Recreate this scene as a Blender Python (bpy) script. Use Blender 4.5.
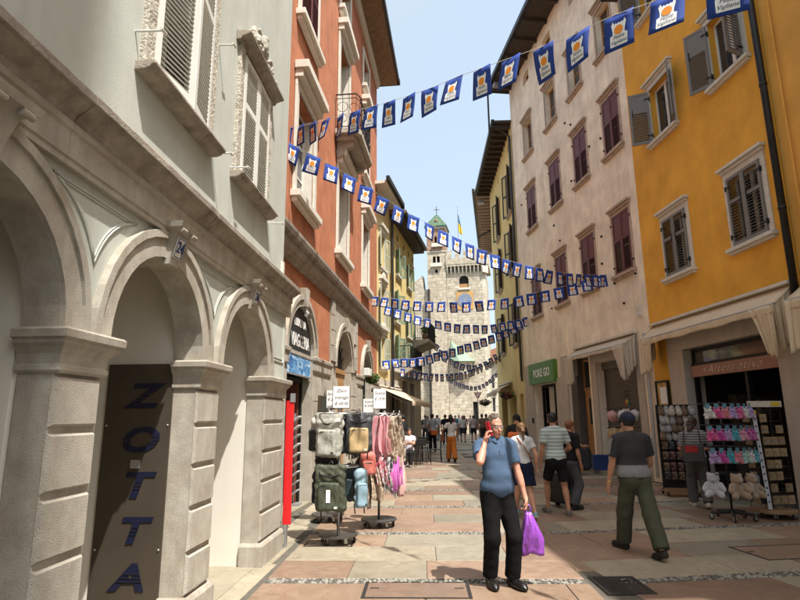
import bpy, bmesh, math, random
import numpy as np
from mathutils import Vector, Matrix, noise as mnoise
random.seed(7)
for o in list(bpy.data.objects): bpy.data.objects.remove(o)
SC = bpy.context.scene
COL = SC.collection
R = math.radians

# ---------------------------------------------------------------- camera
cam = bpy.data.cameras.new('camera'); camo = bpy.data.objects.new('camera', cam); COL.objects.link(camo)
cam.sensor_width = 36.0; cam.lens = 25.2; cam.clip_start = 0.05; cam.clip_end = 2000
camo.matrix_world = Matrix.Translation((0, 0, 1.68)) @ Matrix.Rotation(R(90) + math.atan(116/560), 4, 'X') @ Matrix.Rotation(R(-0.5), 4, 'Z')
SC.camera = camo
# ---------------------------------------------------------------- sky, sun, exposure
SUN_EL = 62.0; SUN_AZ = (0.60, -0.80)            # horizontal direction towards the sun
wd = bpy.data.worlds.new('World'); SC.world = wd; wd.use_nodes = True
wn = wd.node_tree.nodes; wl = wd.node_tree.links
bg = wn['Background']; sky = wn.new('ShaderNodeTexSky'); sky.sky_type = 'NISHITA'; sky.sun_disc = False
sky.sun_elevation = R(SUN_EL); sky.sun_rotation = math.atan2(SUN_AZ[0], SUN_AZ[1])
sky.air_density = 1.0; sky.dust_density = 6.0; sky.ozone_density = 1.0; sky.altitude = 200
bg.inputs['Strength'].default_value = 0.15
# thin high haze over the blue, the same all round
tc = wn.new('ShaderNodeTexCoord'); hn = wn.new('ShaderNodeTexNoise'); hn.inputs['Scale'].default_value = 2.2; hn.inputs['Detail'].default_value = 6; wl.new(tc.outputs['Generated'], hn.inputs['Vector'])
hr = wn.new('ShaderNodeMapRange'); hr.inputs['From Min'].default_value = 0.3; hr.inputs['From Max'].default_value = 0.7; hr.inputs['To Min'].default_value = 0.42; hr.inputs['To Max'].default_value = 0.80
wl.new(hn.outputs['Fac'], hr.inputs['Value'])
hm = wn.new('ShaderNodeMix'); hm.data_type = 'RGBA'; wl.new(hr.outputs[0], hm.inputs['Factor']); wl.new(sky.outputs[0], hm.inputs['A']); hm.inputs['B'].default_value = (1.68, 1.98, 2.06, 1)
wl.new(hm.outputs['Result'], bg.inputs['Color'])
sl = bpy.data.lights.new('sun', 'SUN'); sl.energy = 2.9; sl.angle = R(0.5); sl.color = (1.0, 0.965, 0.905)
so = bpy.data.objects.new('sun', sl); COL.objects.link(so)
ce = math.cos(R(SUN_EL))
so.rotation_euler = Vector((SUN_AZ[0]*ce, SUN_AZ[1]*ce, math.sin(R(SUN_EL)))).to_track_quat('Z', 'Y').to_euler()
so.location = (6, -8, 30)
vs = SC.view_settings; vs.view_transform = 'Standard'; vs.look = 'None'; vs.gamma = 1.0; vs.use_curve_mapping = False
vs.exposure = 1.5
SC.render.engine = 'CYCLES'
SC.cycles.max_bounces = 8; SC.cycles.diffuse_bounces = 5

# ---------------------------------------------------------------- materials
MATS = {}
def nd(t, ty, **k):
    n = t.nodes.new(ty)
    for a, b in k.items(): setattr(n, a, b)
    return n
def mat(name, col, rough=0.7, var=0.12, scale=3.0, bump=0.0, bscale=40.0, metal=0.0, spec=0.4, streak=0.0, streakcol=None,
        rnd=0.0, sheen=0.0, wrinkle=0.0, alpha=None, trans=0.0, coords='obj', col2=None, c2amt=0.5, emit=None, sub=0.0):
    """procedural surface: large and small noise variation, optional rain streaks, per-object variation and bump"""
    if name in MATS: return MATS[name]
    m = bpy.data.materials.new(name); m.use_nodes = True; t = m.node_tree
    b = t.nodes['Principled BSDF']; L = t.links.new
    if coords == 'obj': co = nd(t, 'ShaderNodeTexCoord').outputs['Object']
    else: co = nd(t, 'ShaderNodeNewGeometry').outputs['Position']
    n1 = nd(t, 'ShaderNodeTexNoise'); n1.inputs['Scale'].default_value = scale; n1.inputs['Detail'].default_value = 6; n1.inputs['Roughness'].default_value = 0.62
    L(co, n1.inputs['Vector'])
    r1 = nd(t, 'ShaderNodeMapRange'); r1.inputs['From Min'].default_value = 0.3; r1.inputs['From Max'].default_value = 0.7
    r1.inputs['To Min'].default_value = 1 - var; r1.inputs['To Max'].default_value = 1 + var
    L(n1.outputs['Fac'], r1.inputs['Value'])
    base = nd(t, 'ShaderNodeRGB'); base.outputs[0].default_value = (*col, 1)
    cur = base.outputs[0]
    if col2 is not None:
        n2 = nd(t, 'ShaderNodeTexNoise'); n2.inputs['Scale'].default_value = scale*0.45; n2.inputs['Detail'].default_value = 8; n2.inputs['Roughness'].default_value = 0.7
        L(co, n2.inputs['Vector'])
        r2 = nd(t, 'ShaderNodeMapRange'); r2.inputs['From Min'].default_value = 0.42; r2.inputs['From Max'].default_value = 0.66
        r2.inputs['To Max'].default_value = c2amt; L(n2.outputs['Fac'], r2.inputs['Value'])
        mx = nd(t, 'ShaderNodeMix', data_type='RGBA'); L(r2.outputs[0], mx.inputs['Factor']); L(cur, mx.inputs['A']); mx.inputs['B'].default_value = (*col2, 1)
        cur = mx.outputs['Result']
    if streak > 0:
        mp = nd(t, 'ShaderNodeMapping'); mp.inputs['Scale'].default_value = (3.2, 3.2, 0.22); L(co, mp.inputs['Vector'])
        n3 = nd(t, 'ShaderNodeTexNoise'); n3.inputs['Scale'].default_value = 1.6; n3.inputs['Detail'].default_value = 7; n3.inputs['Roughness'].default_value = 0.7
        L(mp.outputs[0], n3.inputs['Vector'])
        r3 = nd(t, 'ShaderNodeMapRange'); r3.inputs['From Min'].default_value = 0.48; r3.inputs['From Max'].default_value = 0.75; r3.inputs['To Max'].default_value = streak
        L(n3.outputs['Fac'], r3.inputs['Value'])
        mx = nd(t, 'ShaderNodeMix', data_type='RGBA'); L(r3.outputs[0], mx.inputs['Factor']); L(cur, mx.inputs['A'])
        mx.inputs['B'].default_value = (*(streakcol or [c*0.55 for c in col]), 1); cur = mx.outputs['Result']
    fac = r1.outputs[0]
    if rnd > 0:
        oi = nd(t, 'ShaderNodeObjectInfo'); rr = nd(t, 'ShaderNodeMapRange'); rr.inputs['To Min'].default_value = 1-rnd; rr.inputs['To Max'].default_value = 1+rnd
        L(oi.outputs['Random'], rr.inputs['Value']); mm = nd(t, 'ShaderNodeMath', operation='MULTIPLY'); L(fac, mm.inputs[0]); L(rr.outputs[0], mm.inputs[1]); fac = mm.outputs[0]
    vm = nd(t, 'ShaderNodeVectorMath', operation='SCALE'); L(cur, vm.inputs[0]); L(fac, vm.inputs['Scale'])
    L(vm.outputs[0], b.inputs['Base Color'])
    b.inputs['Roughness'].default_value = rough; b.inputs['Metallic'].default_value = metal
    b.inputs['Specular IOR Level'].default_value = spec
    if sheen: b.inputs['Sheen Weight'].default_value = sheen
    if trans: b.inputs['Transmission Weight'].default_value = trans
    if sub:
        b.inputs['Subsurface Weight'].default_value = sub; b.inputs['Subsurface Radius'].default_value = (0.02, 0.008, 0.004); b.inputs['Subsurface Scale'].default_value = 0.5
    if emit: b.inputs['Emission Color'].default_value = (*emit[0], 1); b.inputs['Emission Strength'].default_value = emit[1]
    if bump > 0:
        n4 = nd(t, 'ShaderNodeTexNoise'); n4.inputs['Scale'].default_value = bscale; n4.inputs['Detail'].default_value = 5; L(co, n4.inputs['Vector'])
        bp = nd(t, 'ShaderNodeBump'); bp.inputs['Strength'].default_value = bump; bp.inputs['Distance'].default_value = 0.02
        L(n4.outputs['Fac'], bp.inputs['Height']); L(bp.outputs[0], b.inputs['Normal'])
    if wrinkle > 0:
        mp = nd(t, 'ShaderNodeMapping'); mp.inputs['Scale'].default_value = (1, 1, 0.55); mp.inputs['Rotation'].default_value = (0.5, 0.3, 0); L(co, mp.inputs['Vector'])
        n5 = nd(t, 'ShaderNodeTexNoise'); n5.inputs['Scale'].default_value = 8; n5.inputs['Detail'].default_value = 2; n5.inputs['Distortion'].default_value = 0.9; L(mp.outputs[0], n5.inputs['Vector'])
        b5 = nd(t, 'ShaderNodeBump'); b5.inputs['Strength'].default_value = wrinkle; b5.inputs['Distance'].default_value = 0.03; L(n5.outputs['Fac'], b5.inputs['Height'])
        if bump > 0: L(bp.outputs[0], b5.inputs['Normal'])
        L(b5.outputs[0], b.inputs['Normal'])
    MATS[name] = m
    return m
def ramp_pattern(name, kind, cols, scale=(1, 1, 1), rough=0.8, thr=0.5, soft=0.06, nscale=8.0, sheen=0.0):
    """two or three tone fabric/print: stripes (wave over z), blotches (noise), checks"""
    if name in MATS: return MATS[name]
    m = bpy.data.materials.new(name); m.use_nodes = True; t = m.node_tree; L = t.links.new; b = t.nodes['Principled BSDF']
    co = nd(t, 'ShaderNodeTexCoord').outputs['Object']
    mp = nd(t, 'ShaderNodeMapping'); mp.inputs['Scale'].default_value = scale; L(co, mp.inputs['Vector'])
    if kind == 'stripe':
        tx = nd(t, 'ShaderNodeTexWave', bands_direction='Z'); tx.inputs['Scale'].default_value = nscale; tx.inputs['Distortion'].default_value = 0.6; tx.inputs['Detail'].default_value = 2; tx.inputs['Detail Scale'].default_value = 0.6
    elif kind == 'blotch':
        tx = nd(t, 'ShaderNodeTexNoise'); tx.inputs['Scale'].default_value = nscale; tx.inputs['Detail'].default_value = 3; tx.inputs['Distortion'].default_value = 1.2
    else:
        tx = nd(t, 'ShaderNodeTexVoronoi'); tx.inputs['Scale'].default_value = nscale
    L(mp.outputs[0], tx.inputs['Vector'])
    rp = nd(t, 'ShaderNodeValToRGB'); e = rp.color_ramp.elements
    n = len(cols); lo, hi = thr - soft*(n-1), thr + soft*(n-1)
    e[0].position = max(0, lo); e[0].color = (*cols[0], 1); e[1].position = min(1, hi); e[1].color = (*cols[-1], 1)
    for i in range(1, n-1):
        x = e.new(lo + (hi-lo)*i/(n-1)); x.color = (*cols[i], 1)
    out = 'Fac' if kind in ('stripe', 'blotch') else 'Distance'
    L(tx.outputs[out], rp.inputs[0]); L(rp.outputs[0], b.inputs['Base Color']); b.inputs['Roughness'].default_value = rough
    if sheen: b.inputs['Sheen Weight'].default_value = sheen
    MATS[name] = m
    return m
def glass(name='window_glass', tint=(0.03, 0.035, 0.04), rough=0.06):
    if name in MATS: return MATS[name]
    m = bpy.data.materials.new(name); m.use_nodes = True; b = m.node_tree.nodes['Principled BSDF']
    b.inputs['Base Color'].default_value = (*tint, 1); b.inputs['Roughness'].default_value = rough; b.inputs['Specular IOR Level'].default_value = 0.7
    t = m.node_tree; n = nd(t, 'ShaderNodeTexNoise'); n.inputs['Scale'].default_value = 1.3
    bp = nd(t, 'ShaderNodeBump'); bp.inputs['Strength'].default_value = 0.05; t.links.new(n.outputs['Fac'], bp.inputs['Height']); t.links.new(bp.outputs[0], b.inputs['Normal'])
    MATS[name] = m; return m

# ---------------------------------------------------------------- object helpers
def link(o, parent=None):
    COL.objects.link(o)
    if parent is not None: o.parent = parent
    return o
def tag(o, label=None, cat=None, group=None, kind=None):
    if label: o['label'] = label
    if cat: o['category'] = cat
    if group: o['group'] = group
    if kind: o['kind'] = kind
    return o
def empty(name, loc=(0, 0, 0), rz=0.0, label=None, cat=None, group=None):
    o = bpy.data.objects.new(name, None); link(o); o.location = loc; o.rotation_euler = (0, 0, rz); o.empty_display_size = 0.2
    return tag(o, label, cat, group)
def inst(name, me, parent=None, loc=(0, 0, 0), rot=(0, 0, 0), sc=(1, 1, 1)):
    o = bpy.data.objects.new(name, me); link(o, parent); o.location = loc; o.rotation_euler = rot; o.scale = sc
    return o
def copy_tree(o, parent=None, loc=None, rot=None):
    c = o.copy(); COL.objects.link(c); c.parent = parent
    if parent is not None: c.matrix_parent_inverse = o.matrix_parent_inverse.copy()
    if loc is not None: c.location = loc
    if rot is not None: c.rotation_euler = rot
    for ch in list(o.children): copy_tree(ch, c)
    return c
SPLIT = {'stone_jamb': 'jamb_stone', 'volute': 'scroll', 'feet': 'foot', 'hinge_pin': 'hinge_block', 'wall_anchor': 'anchor', 'eyes': 'eye', 'eyebrows': 'eyebrow', 'wheels': 'wheel', 'buttons': 'button', 'folding_arm': 'arm', 'hinge': 'hinge', 'post': 'post'}
class MB:
    def __init__(s): s.v = []; s.f = []; s.m = []; s.mi = 0; s.M = None
    def add(s, vs, fs):
        k = len(s.v)
        if s.M is not None: vs = [tuple(s.M @ Vector(p)) for p in vs]
        s.v += [tuple(p) for p in vs]; s.f += [tuple(i+k for i in f) for f in fs]; s.m += [s.mi]*len(fs); return s
    def box(s, x0, x1, y0, y1, z0, z1):
        return s.add([(x0,y0,z0),(x1,y0,z0),(x1,y1,z0),(x0,y1,z0),(x0,y0,z1),(x1,y0,z1),(x1,y1,z1),(x0,y1,z1)],
                     [(0,3,2,1),(4,5,6,7),(0,1,5,4),(1,2,6,5),(2,3,7,6),(3,0,4,7)])
    def ext(s, poly, ax, a0, a1):
        """extrude a 2D polygon along axis ax; for 'x' poly=(y,z), 'y' poly=(x,z), 'z' poly=(x,y)"""
        n = len(poly)
        g = {'x': lambda p, a: (a, p[0], p[1]), 'y': lambda p, a: (p[0], a, p[1]), 'z': lambda p, a: (p[0], p[1], a)}[ax]
        return s.add([g(p, a0) for p in poly]+[g(p, a1) for p in poly],
                     [tuple(range(n))[::-1], tuple(range(n, 2*n))]+[(i, (i+1) % n, n+(i+1) % n, n+i) for i in range(n)])
    def tube(s, pts, r, n=8, caps=True, closed=False):
        pts = [Vector(p) for p in pts]; N = len(pts); vs = []; fs = []
        rr = r if isinstance(r, (list, tuple)) else [r]*N
        for i, p in enumerate(pts):
            if closed: d = pts[(i+1) % N]-pts[i-1]
            else: d = pts[min(i+1, N-1)]-pts[max(i-1, 0)]
            d.normalize(); a = Vector((0, 0, 1)) if abs(d.z) < 0.9 else Vector((1, 0, 0))
            e1 = d.cross(a).normalized(); e2 = d.cross(e1)
            for k in range(n):
                t = 2*math.pi*k/n; vs.append(p+(e1*math.cos(t)+e2*math.sin(t))*rr[i])
        for i in range(N if closed else N-1):
            j = (i+1) % N
            for k in range(n): fs.append((i*n+k, i*n+(k+1) % n, j*n+(k+1) % n, j*n+k))
        if caps and not closed: fs += [tuple(range(n))[::-1], tuple(range((N-1)*n, N*n))]
        return s.add(vs, fs)
    def lathe(s, prof, n=16, c=(0, 0, 0)):
        vs = []; fs = []; N = len(prof)
        for r, z in prof:
            for k in range(n):
                t = 2*math.pi*k/n; vs.append((c[0]+r*math.cos(t), c[1]+r*math.sin(t), c[2]+z))
        for i in range(N-1):
            for k in range(n): fs.append((i*n+k, i*n+(k+1) % n, (i+1)*n+(k+1) % n, (i+1)*n+k))
        fs += [tuple(range(n))[::-1], tuple(range((N-1)*n, N*n))]
        return s.add(vs, fs)
    def sphere(s, c, r, n=10, m=7):
        rr = r if isinstance(r, (list, tuple)) else (r, r, r)
        vs = []; fs = []
        for i in range(1, m):
            a = math.pi*i/m
            for k in range(n):
                t = 2*math.pi*k/n; vs.append((c[0]+rr[0]*math.sin(a)*math.cos(t), c[1]+rr[1]*math.sin(a)*math.sin(t), c[2]+rr[2]*math.cos(a)))
        T = len(vs); vs += [(c[0], c[1], c[2]+rr[2]), (c[0], c[1], c[2]-rr[2])]
        for i in range(m-2):
            for k in range(n): fs.append((i*n+k, (i+1)*n+k, (i+1)*n+(k+1) % n, i*n+(k+1) % n))
        for k in range(n): fs += [(T, k, (k+1) % n), (T+1, (m-2)*n+(k+1) % n, (m-2)*n+k)]
        return s.add(vs, fs)
    def grid(s, fn, nu, nv, thick=0.0):
        vs = [fn(i/nu, j/nv) for j in range(nv+1) for i in range(nu+1)]
        fs = [(j*(nu+1)+i, j*(nu+1)+i+1, (j+1)*(nu+1)+i+1, (j+1)*(nu+1)+i) for j in range(nv) for i in range(nu)]
        return s.add(vs, fs)
    def mesh(s, name, mats, smooth=False, recalc=True):
        me = bpy.data.meshes.new(name); me.from_pydata(s.v, [], s.f)
        for m in (mats if isinstance(mats, (list, tuple)) else [mats]): me.materials.append(m)
        if len(set(s.m)) > 1: me.polygons.foreach_set('material_index', s.m)
        if recalc:
            bm = bmesh.new(); bm.from_mesh(me); bmesh.ops.recalc_face_normals(bm, faces=bm.faces); bm.to_mesh(me); bm.free()
        if smooth: me.shade_smooth()
        me.update(); return me
    def loose(s):
        """split into connected pieces"""
        g = list(range(len(s.v)))
        def fd(i):
            while g[i] != i: g[i] = g[g[i]]; i = g[i]
            return i
        for f in s.f:
            a = fd(f[0])
            for i in f[1:]: g[fd(i)] = a
        out = {}
        for f, m in zip(s.f, s.m):
            r = fd(f[0]); mb, ix = out.setdefault(r, (MB(), {}))
            for i in f:
                if i not in ix: ix[i] = len(mb.v); mb.v.append(s.v[i])
            mb.f.append(tuple(ix[i] for i in f)); mb.m.append(m)
        return [mb for mb, _ in out.values()]
    def build(s, name, mats, parent=None, smooth=False, bevel=0.0, solid=0.0, sub=0, loc=None, rz=None, autosm=None):
        if name in SPLIT:
            ps = s.loose()
            if len(ps) > 1:
                nm = SPLIT[name]; rs = [q_.build(nm, mats, parent, smooth, bevel, solid, sub, loc, rz, autosm) for q_ in ps]; return rs[0]
        me = s.mesh(name, mats, smooth)
        o = bpy.data.objects.new(name, me); link(o, parent)
        if loc is not None: o.location = loc
        if rz is not None: o.rotation_euler = (0, 0, rz)
        if solid:
            md = o.modifiers.new('solid', 'SOLIDIFY'); md.thickness = solid; md.offset = 0
        if sub:
            md = o.modifiers.new('sub', 'SUBSURF'); md.levels = sub; md.render_levels = sub
        if bevel:
            md = o.modifiers.new('bevel', 'BEVEL'); md.width = bevel; md.segments = 2; md.limit_method = 'ANGLE'; md.angle_limit = R(50)
        if autosm:
            bm = bmesh.new(); bm.from_mesh(me)
            for e in bm.edges:
                if len(e.link_faces) == 2 and e.calc_face_angle(0) > R(autosm): e.smooth = False
            for f in bm.faces: f.smooth = True
            bm.to_mesh(me); bm.free()
        return o
def text_mb(txt, size=1.0, depth=0.004, shear=0.0, spacing=1.0, xs=1.0, bold=0.0):
    """text as a mesh in its own xz plane (reading along +x, facing -y), centred; returns (verts, faces)"""
    cu = bpy.data.curves.new('txt', 'FONT'); cu.body = txt; cu.size = size; cu.extrude = depth/2; cu.shear = shear; cu.space_character = spacing
    cu.offset = bold; cu.align_x = 'CENTER'; cu.align_y = 'CENTER'; cu.resolution_u = 3
    ob = bpy.data.objects.new('txt', cu); COL.objects.link(ob)
    dg = bpy.context.evaluated_depsgraph_get(); me = bpy.data.meshes.new_from_object(ob.evaluated_get(dg))
    vs = [(v.co.x*xs, -v.co.z, v.co.y) for v in me.vertices]; fs = [tuple(p.vertices) for p in me.polygons]
    bpy.data.objects.remove(ob); bpy.data.meshes.remove(me); bpy.data.curves.remove(cu)
    return vs, fs
UNIT = {}
def unit_box(mt):
    k = mt.name
    if k not in UNIT: UNIT[k] = MB().box(-.5, .5, -.5, .5, -.5, .5).mesh('piece_'+k, mt)
    return UNIT[k]
class Fa:
    """a building front: local y runs along the street away from the camera, local x*side points into the street"""
    def __init__(s, name, label, x0, y0, ang, side, cat='building', group=None):
        s.root = empty(name, (x0, y0, 0), -R(ang), label, cat, group); s.s = side
        a = R(ang); s.o = Vector((x0, y0)); s.d = Vector((math.sin(a), math.cos(a))); s.n = Vector((math.cos(a), -math.sin(a)))*side
    def W(s, w, u, z): p = s.o+s.d*u+s.n*w; return Vector((p.x, p.y, z))
    def box(s, mb, w0, w1, u0, u1, z0, z1):
        a, b = sorted((s.s*w0, s.s*w1)); mb.box(a, b, u0, u1, z0, z1); return mb
    def ext(s, mb, poly, w0, w1): mb.ext(poly, 'x', s.s*w0, s.s*w1); return mb
    def P(s, w, u, z): return (s.s*w, u, z)
    def part(s, name, m, boxes, parent=None, bevel=0.0):
        # boxes that touch form one piece; separate pieces become parts of their own
        n = len(boxes); g = list(range(n)); e = 0.004
        def rng(b, i): return sorted((b[2*i], b[2*i+1]))
        for i in range(n):
            for j in range(i):
                if all(rng(boxes[i], k)[0] <= rng(boxes[j], k)[1]+e and rng(boxes[j], k)[0] <= rng(boxes[i], k)[1]+e for k in range(3)):
                    a, c = g[i], g[j]; g = [c if x == a else x for x in g]
        first = None
        for c in dict.fromkeys(g):
            mb = MB()
            for i in range(n):
                if g[i] == c: s.box(mb, *boxes[i])
            o = mb.build(name, m, parent or s.root, bevel=bevel); first = first or o
        return first
    def piece(s, name, m, w0, w1, u0, u1, z0, z1, parent=None):
        return inst(name, unit_box(m), parent or s.root, (s.s*(w0+w1)/2, (u0+u1)/2, (z0+z1)/2), (0, 0, 0), (abs(w1-w0), u1-u0, z1-z0))
    def wall(s, name, m, u0, u1, z0, z1, ops, w0=-0.4, w1=0.0, parent=None):
        """wall slab with rectangular or arched openings: (ua,ub,za,zb[,rise]); rise = height of the arch above the springing, zb = crown"""
        us = sorted({u0, u1, *[o[0] for o in ops], *[o[1] for o in ops]}); zs = sorted({z0, z1, *[o[2] for o in ops], *[o[3] for o in ops]})
        us = [u for u in us if u0 <= u <= u1]; zs = [z for z in zs if z0 <= z <= z1]
        nu, nz = len(us)-1, len(zs)-1
        solid = [[True]*nz for _ in range(nu)]
        for i in range(nu):
            for j in range(nz):
                cu, cz = (us[i]+us[i+1])/2, (zs[j]+zs[j+1])/2
                for o in ops:
                    if o[0] < cu < o[1] and o[2] < cz < o[3]: solid[i][j] = False
        mb = MB(); idx = {}
        def V(w, i, j):
            k = (w, i, j)
            if k not in idx: idx[k] = len(mb.v); mb.v.append(s.P(w, us[i], zs[j]))
            return idx[k]
        def F(*q): mb.f.append(q); mb.m.append(0)
        S = lambda i, j: 0 <= i < nu and 0 <= j < nz and solid[i][j]
        for i in range(nu):
            for j in range(nz):
                if not solid[i][j]: continue
                F(V(w1,i,j), V(w1,i+1,j), V(w1,i+1,j+1), V(w1,i,j+1)); F(V(w0,i,j), V(w0,i,j+1), V(w0,i+1,j+1), V(w0,i+1,j))
                if not S(i-1,j): F(V(w0,i,j), V(w1,i,j), V(w1,i,j+1), V(w0,i,j+1))
                if not S(i+1,j): F(V(w0,i+1,j), V(w0,i+1,j+1), V(w1,i+1,j+1), V(w1,i+1,j))
                if not S(i,j-1): F(V(w0,i,j), V(w0,i+1,j), V(w1,i+1,j), V(w1,i,j))
                if not S(i,j+1): F(V(w0,i,j+1), V(w1,i,j+1), V(w1,i+1,j+1), V(w0,i+1,j+1))
        for o in ops:
            if len(o) > 4:
                ua, ub, za, zb, rise = o; c = (ua+ub)/2; r = (ub-ua)/2; sp = zb-rise; N = 10
                for sg, e in ((-1, ua), (1, ub)):
                    arc = [(c+sg*r*math.cos(t), sp+rise*math.sin(t)) for t in [math.pi/2*k/N for k in range(N+1)]]
                    s.ext(mb, arc+[(e, zb)], w0, w1)
        return mb.build(name, m, parent or s.root)
    def ring(s, mb, c, sp, r0, r1, w0, w1, a0=0.0, a1=math.pi, N=18, rise=1.0):
        """arch band between radii r0 and r1 (rise scales the height)"""
        for k in range(N):
            ta, tb = a0+(a1-a0)*k/N, a0+(a1-a0)*(k+1)/N
            q = [(c+r*math.cos(t), sp+rise*r*math.sin(t)) for r, t in ((r0, ta), (r1, ta), (r1, tb), (r0, tb))]
            s.ext(mb, q, w0, w1)
        return mb
    def text(s, txt, m, u, z, w, size, parent=None, name='lettering', depth=0.006, shear=0.0, xs=1.0, bold=0.0, spacing=1.0, fit=None):
        vs, fs = text_mb(txt, size, depth, shear, spacing, xs, bold)
        if fit:
            k = fit/(max(v[0] for v in vs)-min(v[0] for v in vs)); vs = [(x*k, y, zz) for x, y, zz in vs]
        mb = MB()
        # reading direction: left fronts read towards +u, right fronts towards -u
        mb.add([(s.s*(w)+ s.s*(-y), u + s.s*x, z+zz) for x, y, zz in vs], fs)
        return mb.build(name, m, parent or s.root)
# ================================================================= materials of the place
M = {}
M['mortar'] = mat('mortar', (0.10, 0.09, 0.072), 0.9, 0.2, 6, 0.3, 60, coords='pos')
def slab_mat(name, c, c2, vein, rough=0.42):
    m = bpy.data.materials.new(name); m.use_nodes = True; t = m.node_tree; L = t.links.new; b = t.nodes['Principled BSDF']
    oi = nd(t, 'ShaderNodeObjectInfo'); geo = nd(t, 'ShaderNodeNewGeometry')
    ad = nd(t, 'ShaderNodeVectorMath', operation='ADD'); L(geo.outputs['Position'], ad.inputs[0])
    sc = nd(t, 'ShaderNodeVectorMath', operation='SCALE'); sc.inputs[0].default_value = (37, 91, 13); L(oi.outputs['Random'], sc.inputs['Scale']); L(sc.outputs[0], ad.inputs[1])
    n1 = nd(t, 'ShaderNodeTexNoise'); n1.inputs['Scale'].default_value = 5.0; n1.inputs['Detail'].default_value = 9; n1.inputs['Roughness'].default_value = 0.68; n1.inputs['Distortion'].default_value = 0.8; L(ad.outputs[0], n1.inputs['Vector'])
    r1 = nd(t, 'ShaderNodeValToRGB'); e = r1.color_ramp.elements; e[0].position = 0.32; e[0].color = (*c2, 1); e[1].position = 0.68; e[1].color = (*c, 1); L(n1.outputs['Fac'], r1.inputs[0])
    vo = nd(t, 'ShaderNodeTexVoronoi', feature='DISTANCE_TO_EDGE'); vo.inputs['Scale'].default_value = 7.0
    nz = nd(t, 'ShaderNodeTexNoise'); nz.inputs['Scale'].default_value = 9.0; nz.inputs['Detail'].default_value = 4; L(ad.outputs[0], nz.inputs['Vector'])
    mv = nd(t, 'ShaderNodeMix', data_type='RGBA'); mv.inputs['Factor'].default_value = 0.22; L(ad.outputs[0], mv.inputs['A']); L(nz.outputs['Color'], mv.inputs['B'])
    L(mv.outputs['Result'], vo.inputs['Vector'])
    rv = nd(t, 'ShaderNodeMapRange'); rv.inputs['From Max'].default_value = 0.035; rv.inputs['To Min'].default_value = 0.8; rv.inputs['To Max'].default_value = 0.0; L(vo.outputs['Distance'], rv.inputs['Value'])
    nm = nd(t, 'ShaderNodeTexNoise'); nm.inputs['Scale'].default_value = 2.2; nm.inputs['Detail'].default_value = 3; L(ad.outputs[0], nm.inputs['Vector'])
    rm = nd(t, 'ShaderNodeMapRange'); rm.inputs['From Min'].default_value = 0.38; rm.inputs['From Max'].default_value = 0.58; L(nm.outputs['Fac'], rm.inputs['Value'])
    mu = nd(t, 'ShaderNodeMath', operation='MULTIPLY'); L(rv.outputs[0], mu.inputs[0]); L(rm.outputs[0], mu.inputs[1])
    mx = nd(t, 'ShaderNodeMix', data_type='RGBA'); L(mu.outputs[0], mx.inputs['Factor']); L(r1.outputs[0], mx.inputs['A']); mx.inputs['B'].default_value = (*vein, 1)
    # chewing gum and small stains
    vg = nd(t, 'ShaderNodeTexVoronoi'); vg.inputs['Scale'].default_value = 3.1; vg.inputs['Randomness'].default_value = 1.0; L(geo.outputs['Position'], vg.inputs['Vector'])
    rgm = nd(t, 'ShaderNodeMapRange'); rgm.inputs['From Min'].default_value = 0.045; rgm.inputs['From Max'].default_value = 0.065; rgm.inputs['To Min'].default_value = 0.55; rgm.inputs['To Max'].default_value = 0.0; L(vg.outputs['Distance'], rgm.inputs['Value'])
    mg = nd(t, 'ShaderNodeMix', data_type='RGBA'); L(rgm.outputs[0], mg.inputs['Factor']); L(mx.outputs['Result'], mg.inputs['A']); mg.inputs['B'].default_value = (0.07, 0.06, 0.05, 1); mx = mg
    # footfall grime, the same over the whole street
    ng = nd(t, 'ShaderNodeTexNoise'); ng.inputs['Scale'].default_value = 0.9; ng.inputs['Detail'].default_value = 8; ng.inputs['Roughness'].default_value = 0.7; L(geo.outputs['Position'], ng.inputs['Vector'])
    rg = nd(t, 'ShaderNodeMapRange'); rg.inputs['From Min'].default_value = 0.3; rg.inputs['From Max'].default_value = 0.7; rg.inputs['To Min'].default_value = 0.80; rg.inputs['To Max'].default_value = 1.12; L(ng.outputs['Fac'], rg.inputs['Value'])
    rr = nd(t, 'ShaderNodeMapRange'); rr.inputs['To Min'].default_value = 0.80; rr.inputs['To Max'].default_value = 1.18; L(oi.outputs['Random'], rr.inputs['Value'])
    mm = nd(t, 'ShaderNodeMath', operation='MULTIPLY'); L(rg.outputs[0], mm.inputs[0]); L(rr.outputs[0], mm.inputs[1])
    vm = nd(t, 'ShaderNodeVectorMath', operation='SCALE'); L(mx.outputs['Result'], vm.inputs[0]); L(mm.outputs[0], vm.inputs['Scale']); L(vm.outputs[0], b.inputs['Base Color'])
    rq = nd(t, 'ShaderNodeMapRange'); rq.inputs['To Min'].default_value = rough-0.12; rq.inputs['To Max'].default_value = rough+0.2; L(ng.outputs['Fac'], rq.inputs['Value']); L(rq.outputs[0], b.inputs['Roughness'])
    b.inputs['Specular IOR Level'].default_value = 0.45
    bp = nd(t, 'ShaderNodeBump'); bp.inputs['Strength'].default_value = 0.18; bp.inputs['Distance'].default_value = 0.01; L(n1.outputs['Fac'], bp.inputs['Height']); L(bp.outputs[0], b.inputs['Normal'])
    return m
M['slab_cream'] = slab_mat('slab_cream', (0.345, 0.305, 0.225), (0.27, 0.232, 0.165), (0.13, 0.09, 0.06))
M['slab_pink'] = slab_mat('slab_pink', (0.272, 0.185, 0.13), (0.20, 0.13, 0.09), (0.33, 0.26, 0.19))
M['slab_rose'] = slab_mat('slab_rose', (0.29, 0.205, 0.14), (0.225, 0.15, 0.10), (0.14, 0.08, 0.055))
M['slab_grey'] = slab_mat('slab_grey', (0.29, 0.262, 0.195), (0.215, 0.19, 0.14), (0.13, 0.11, 0.085))
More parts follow.
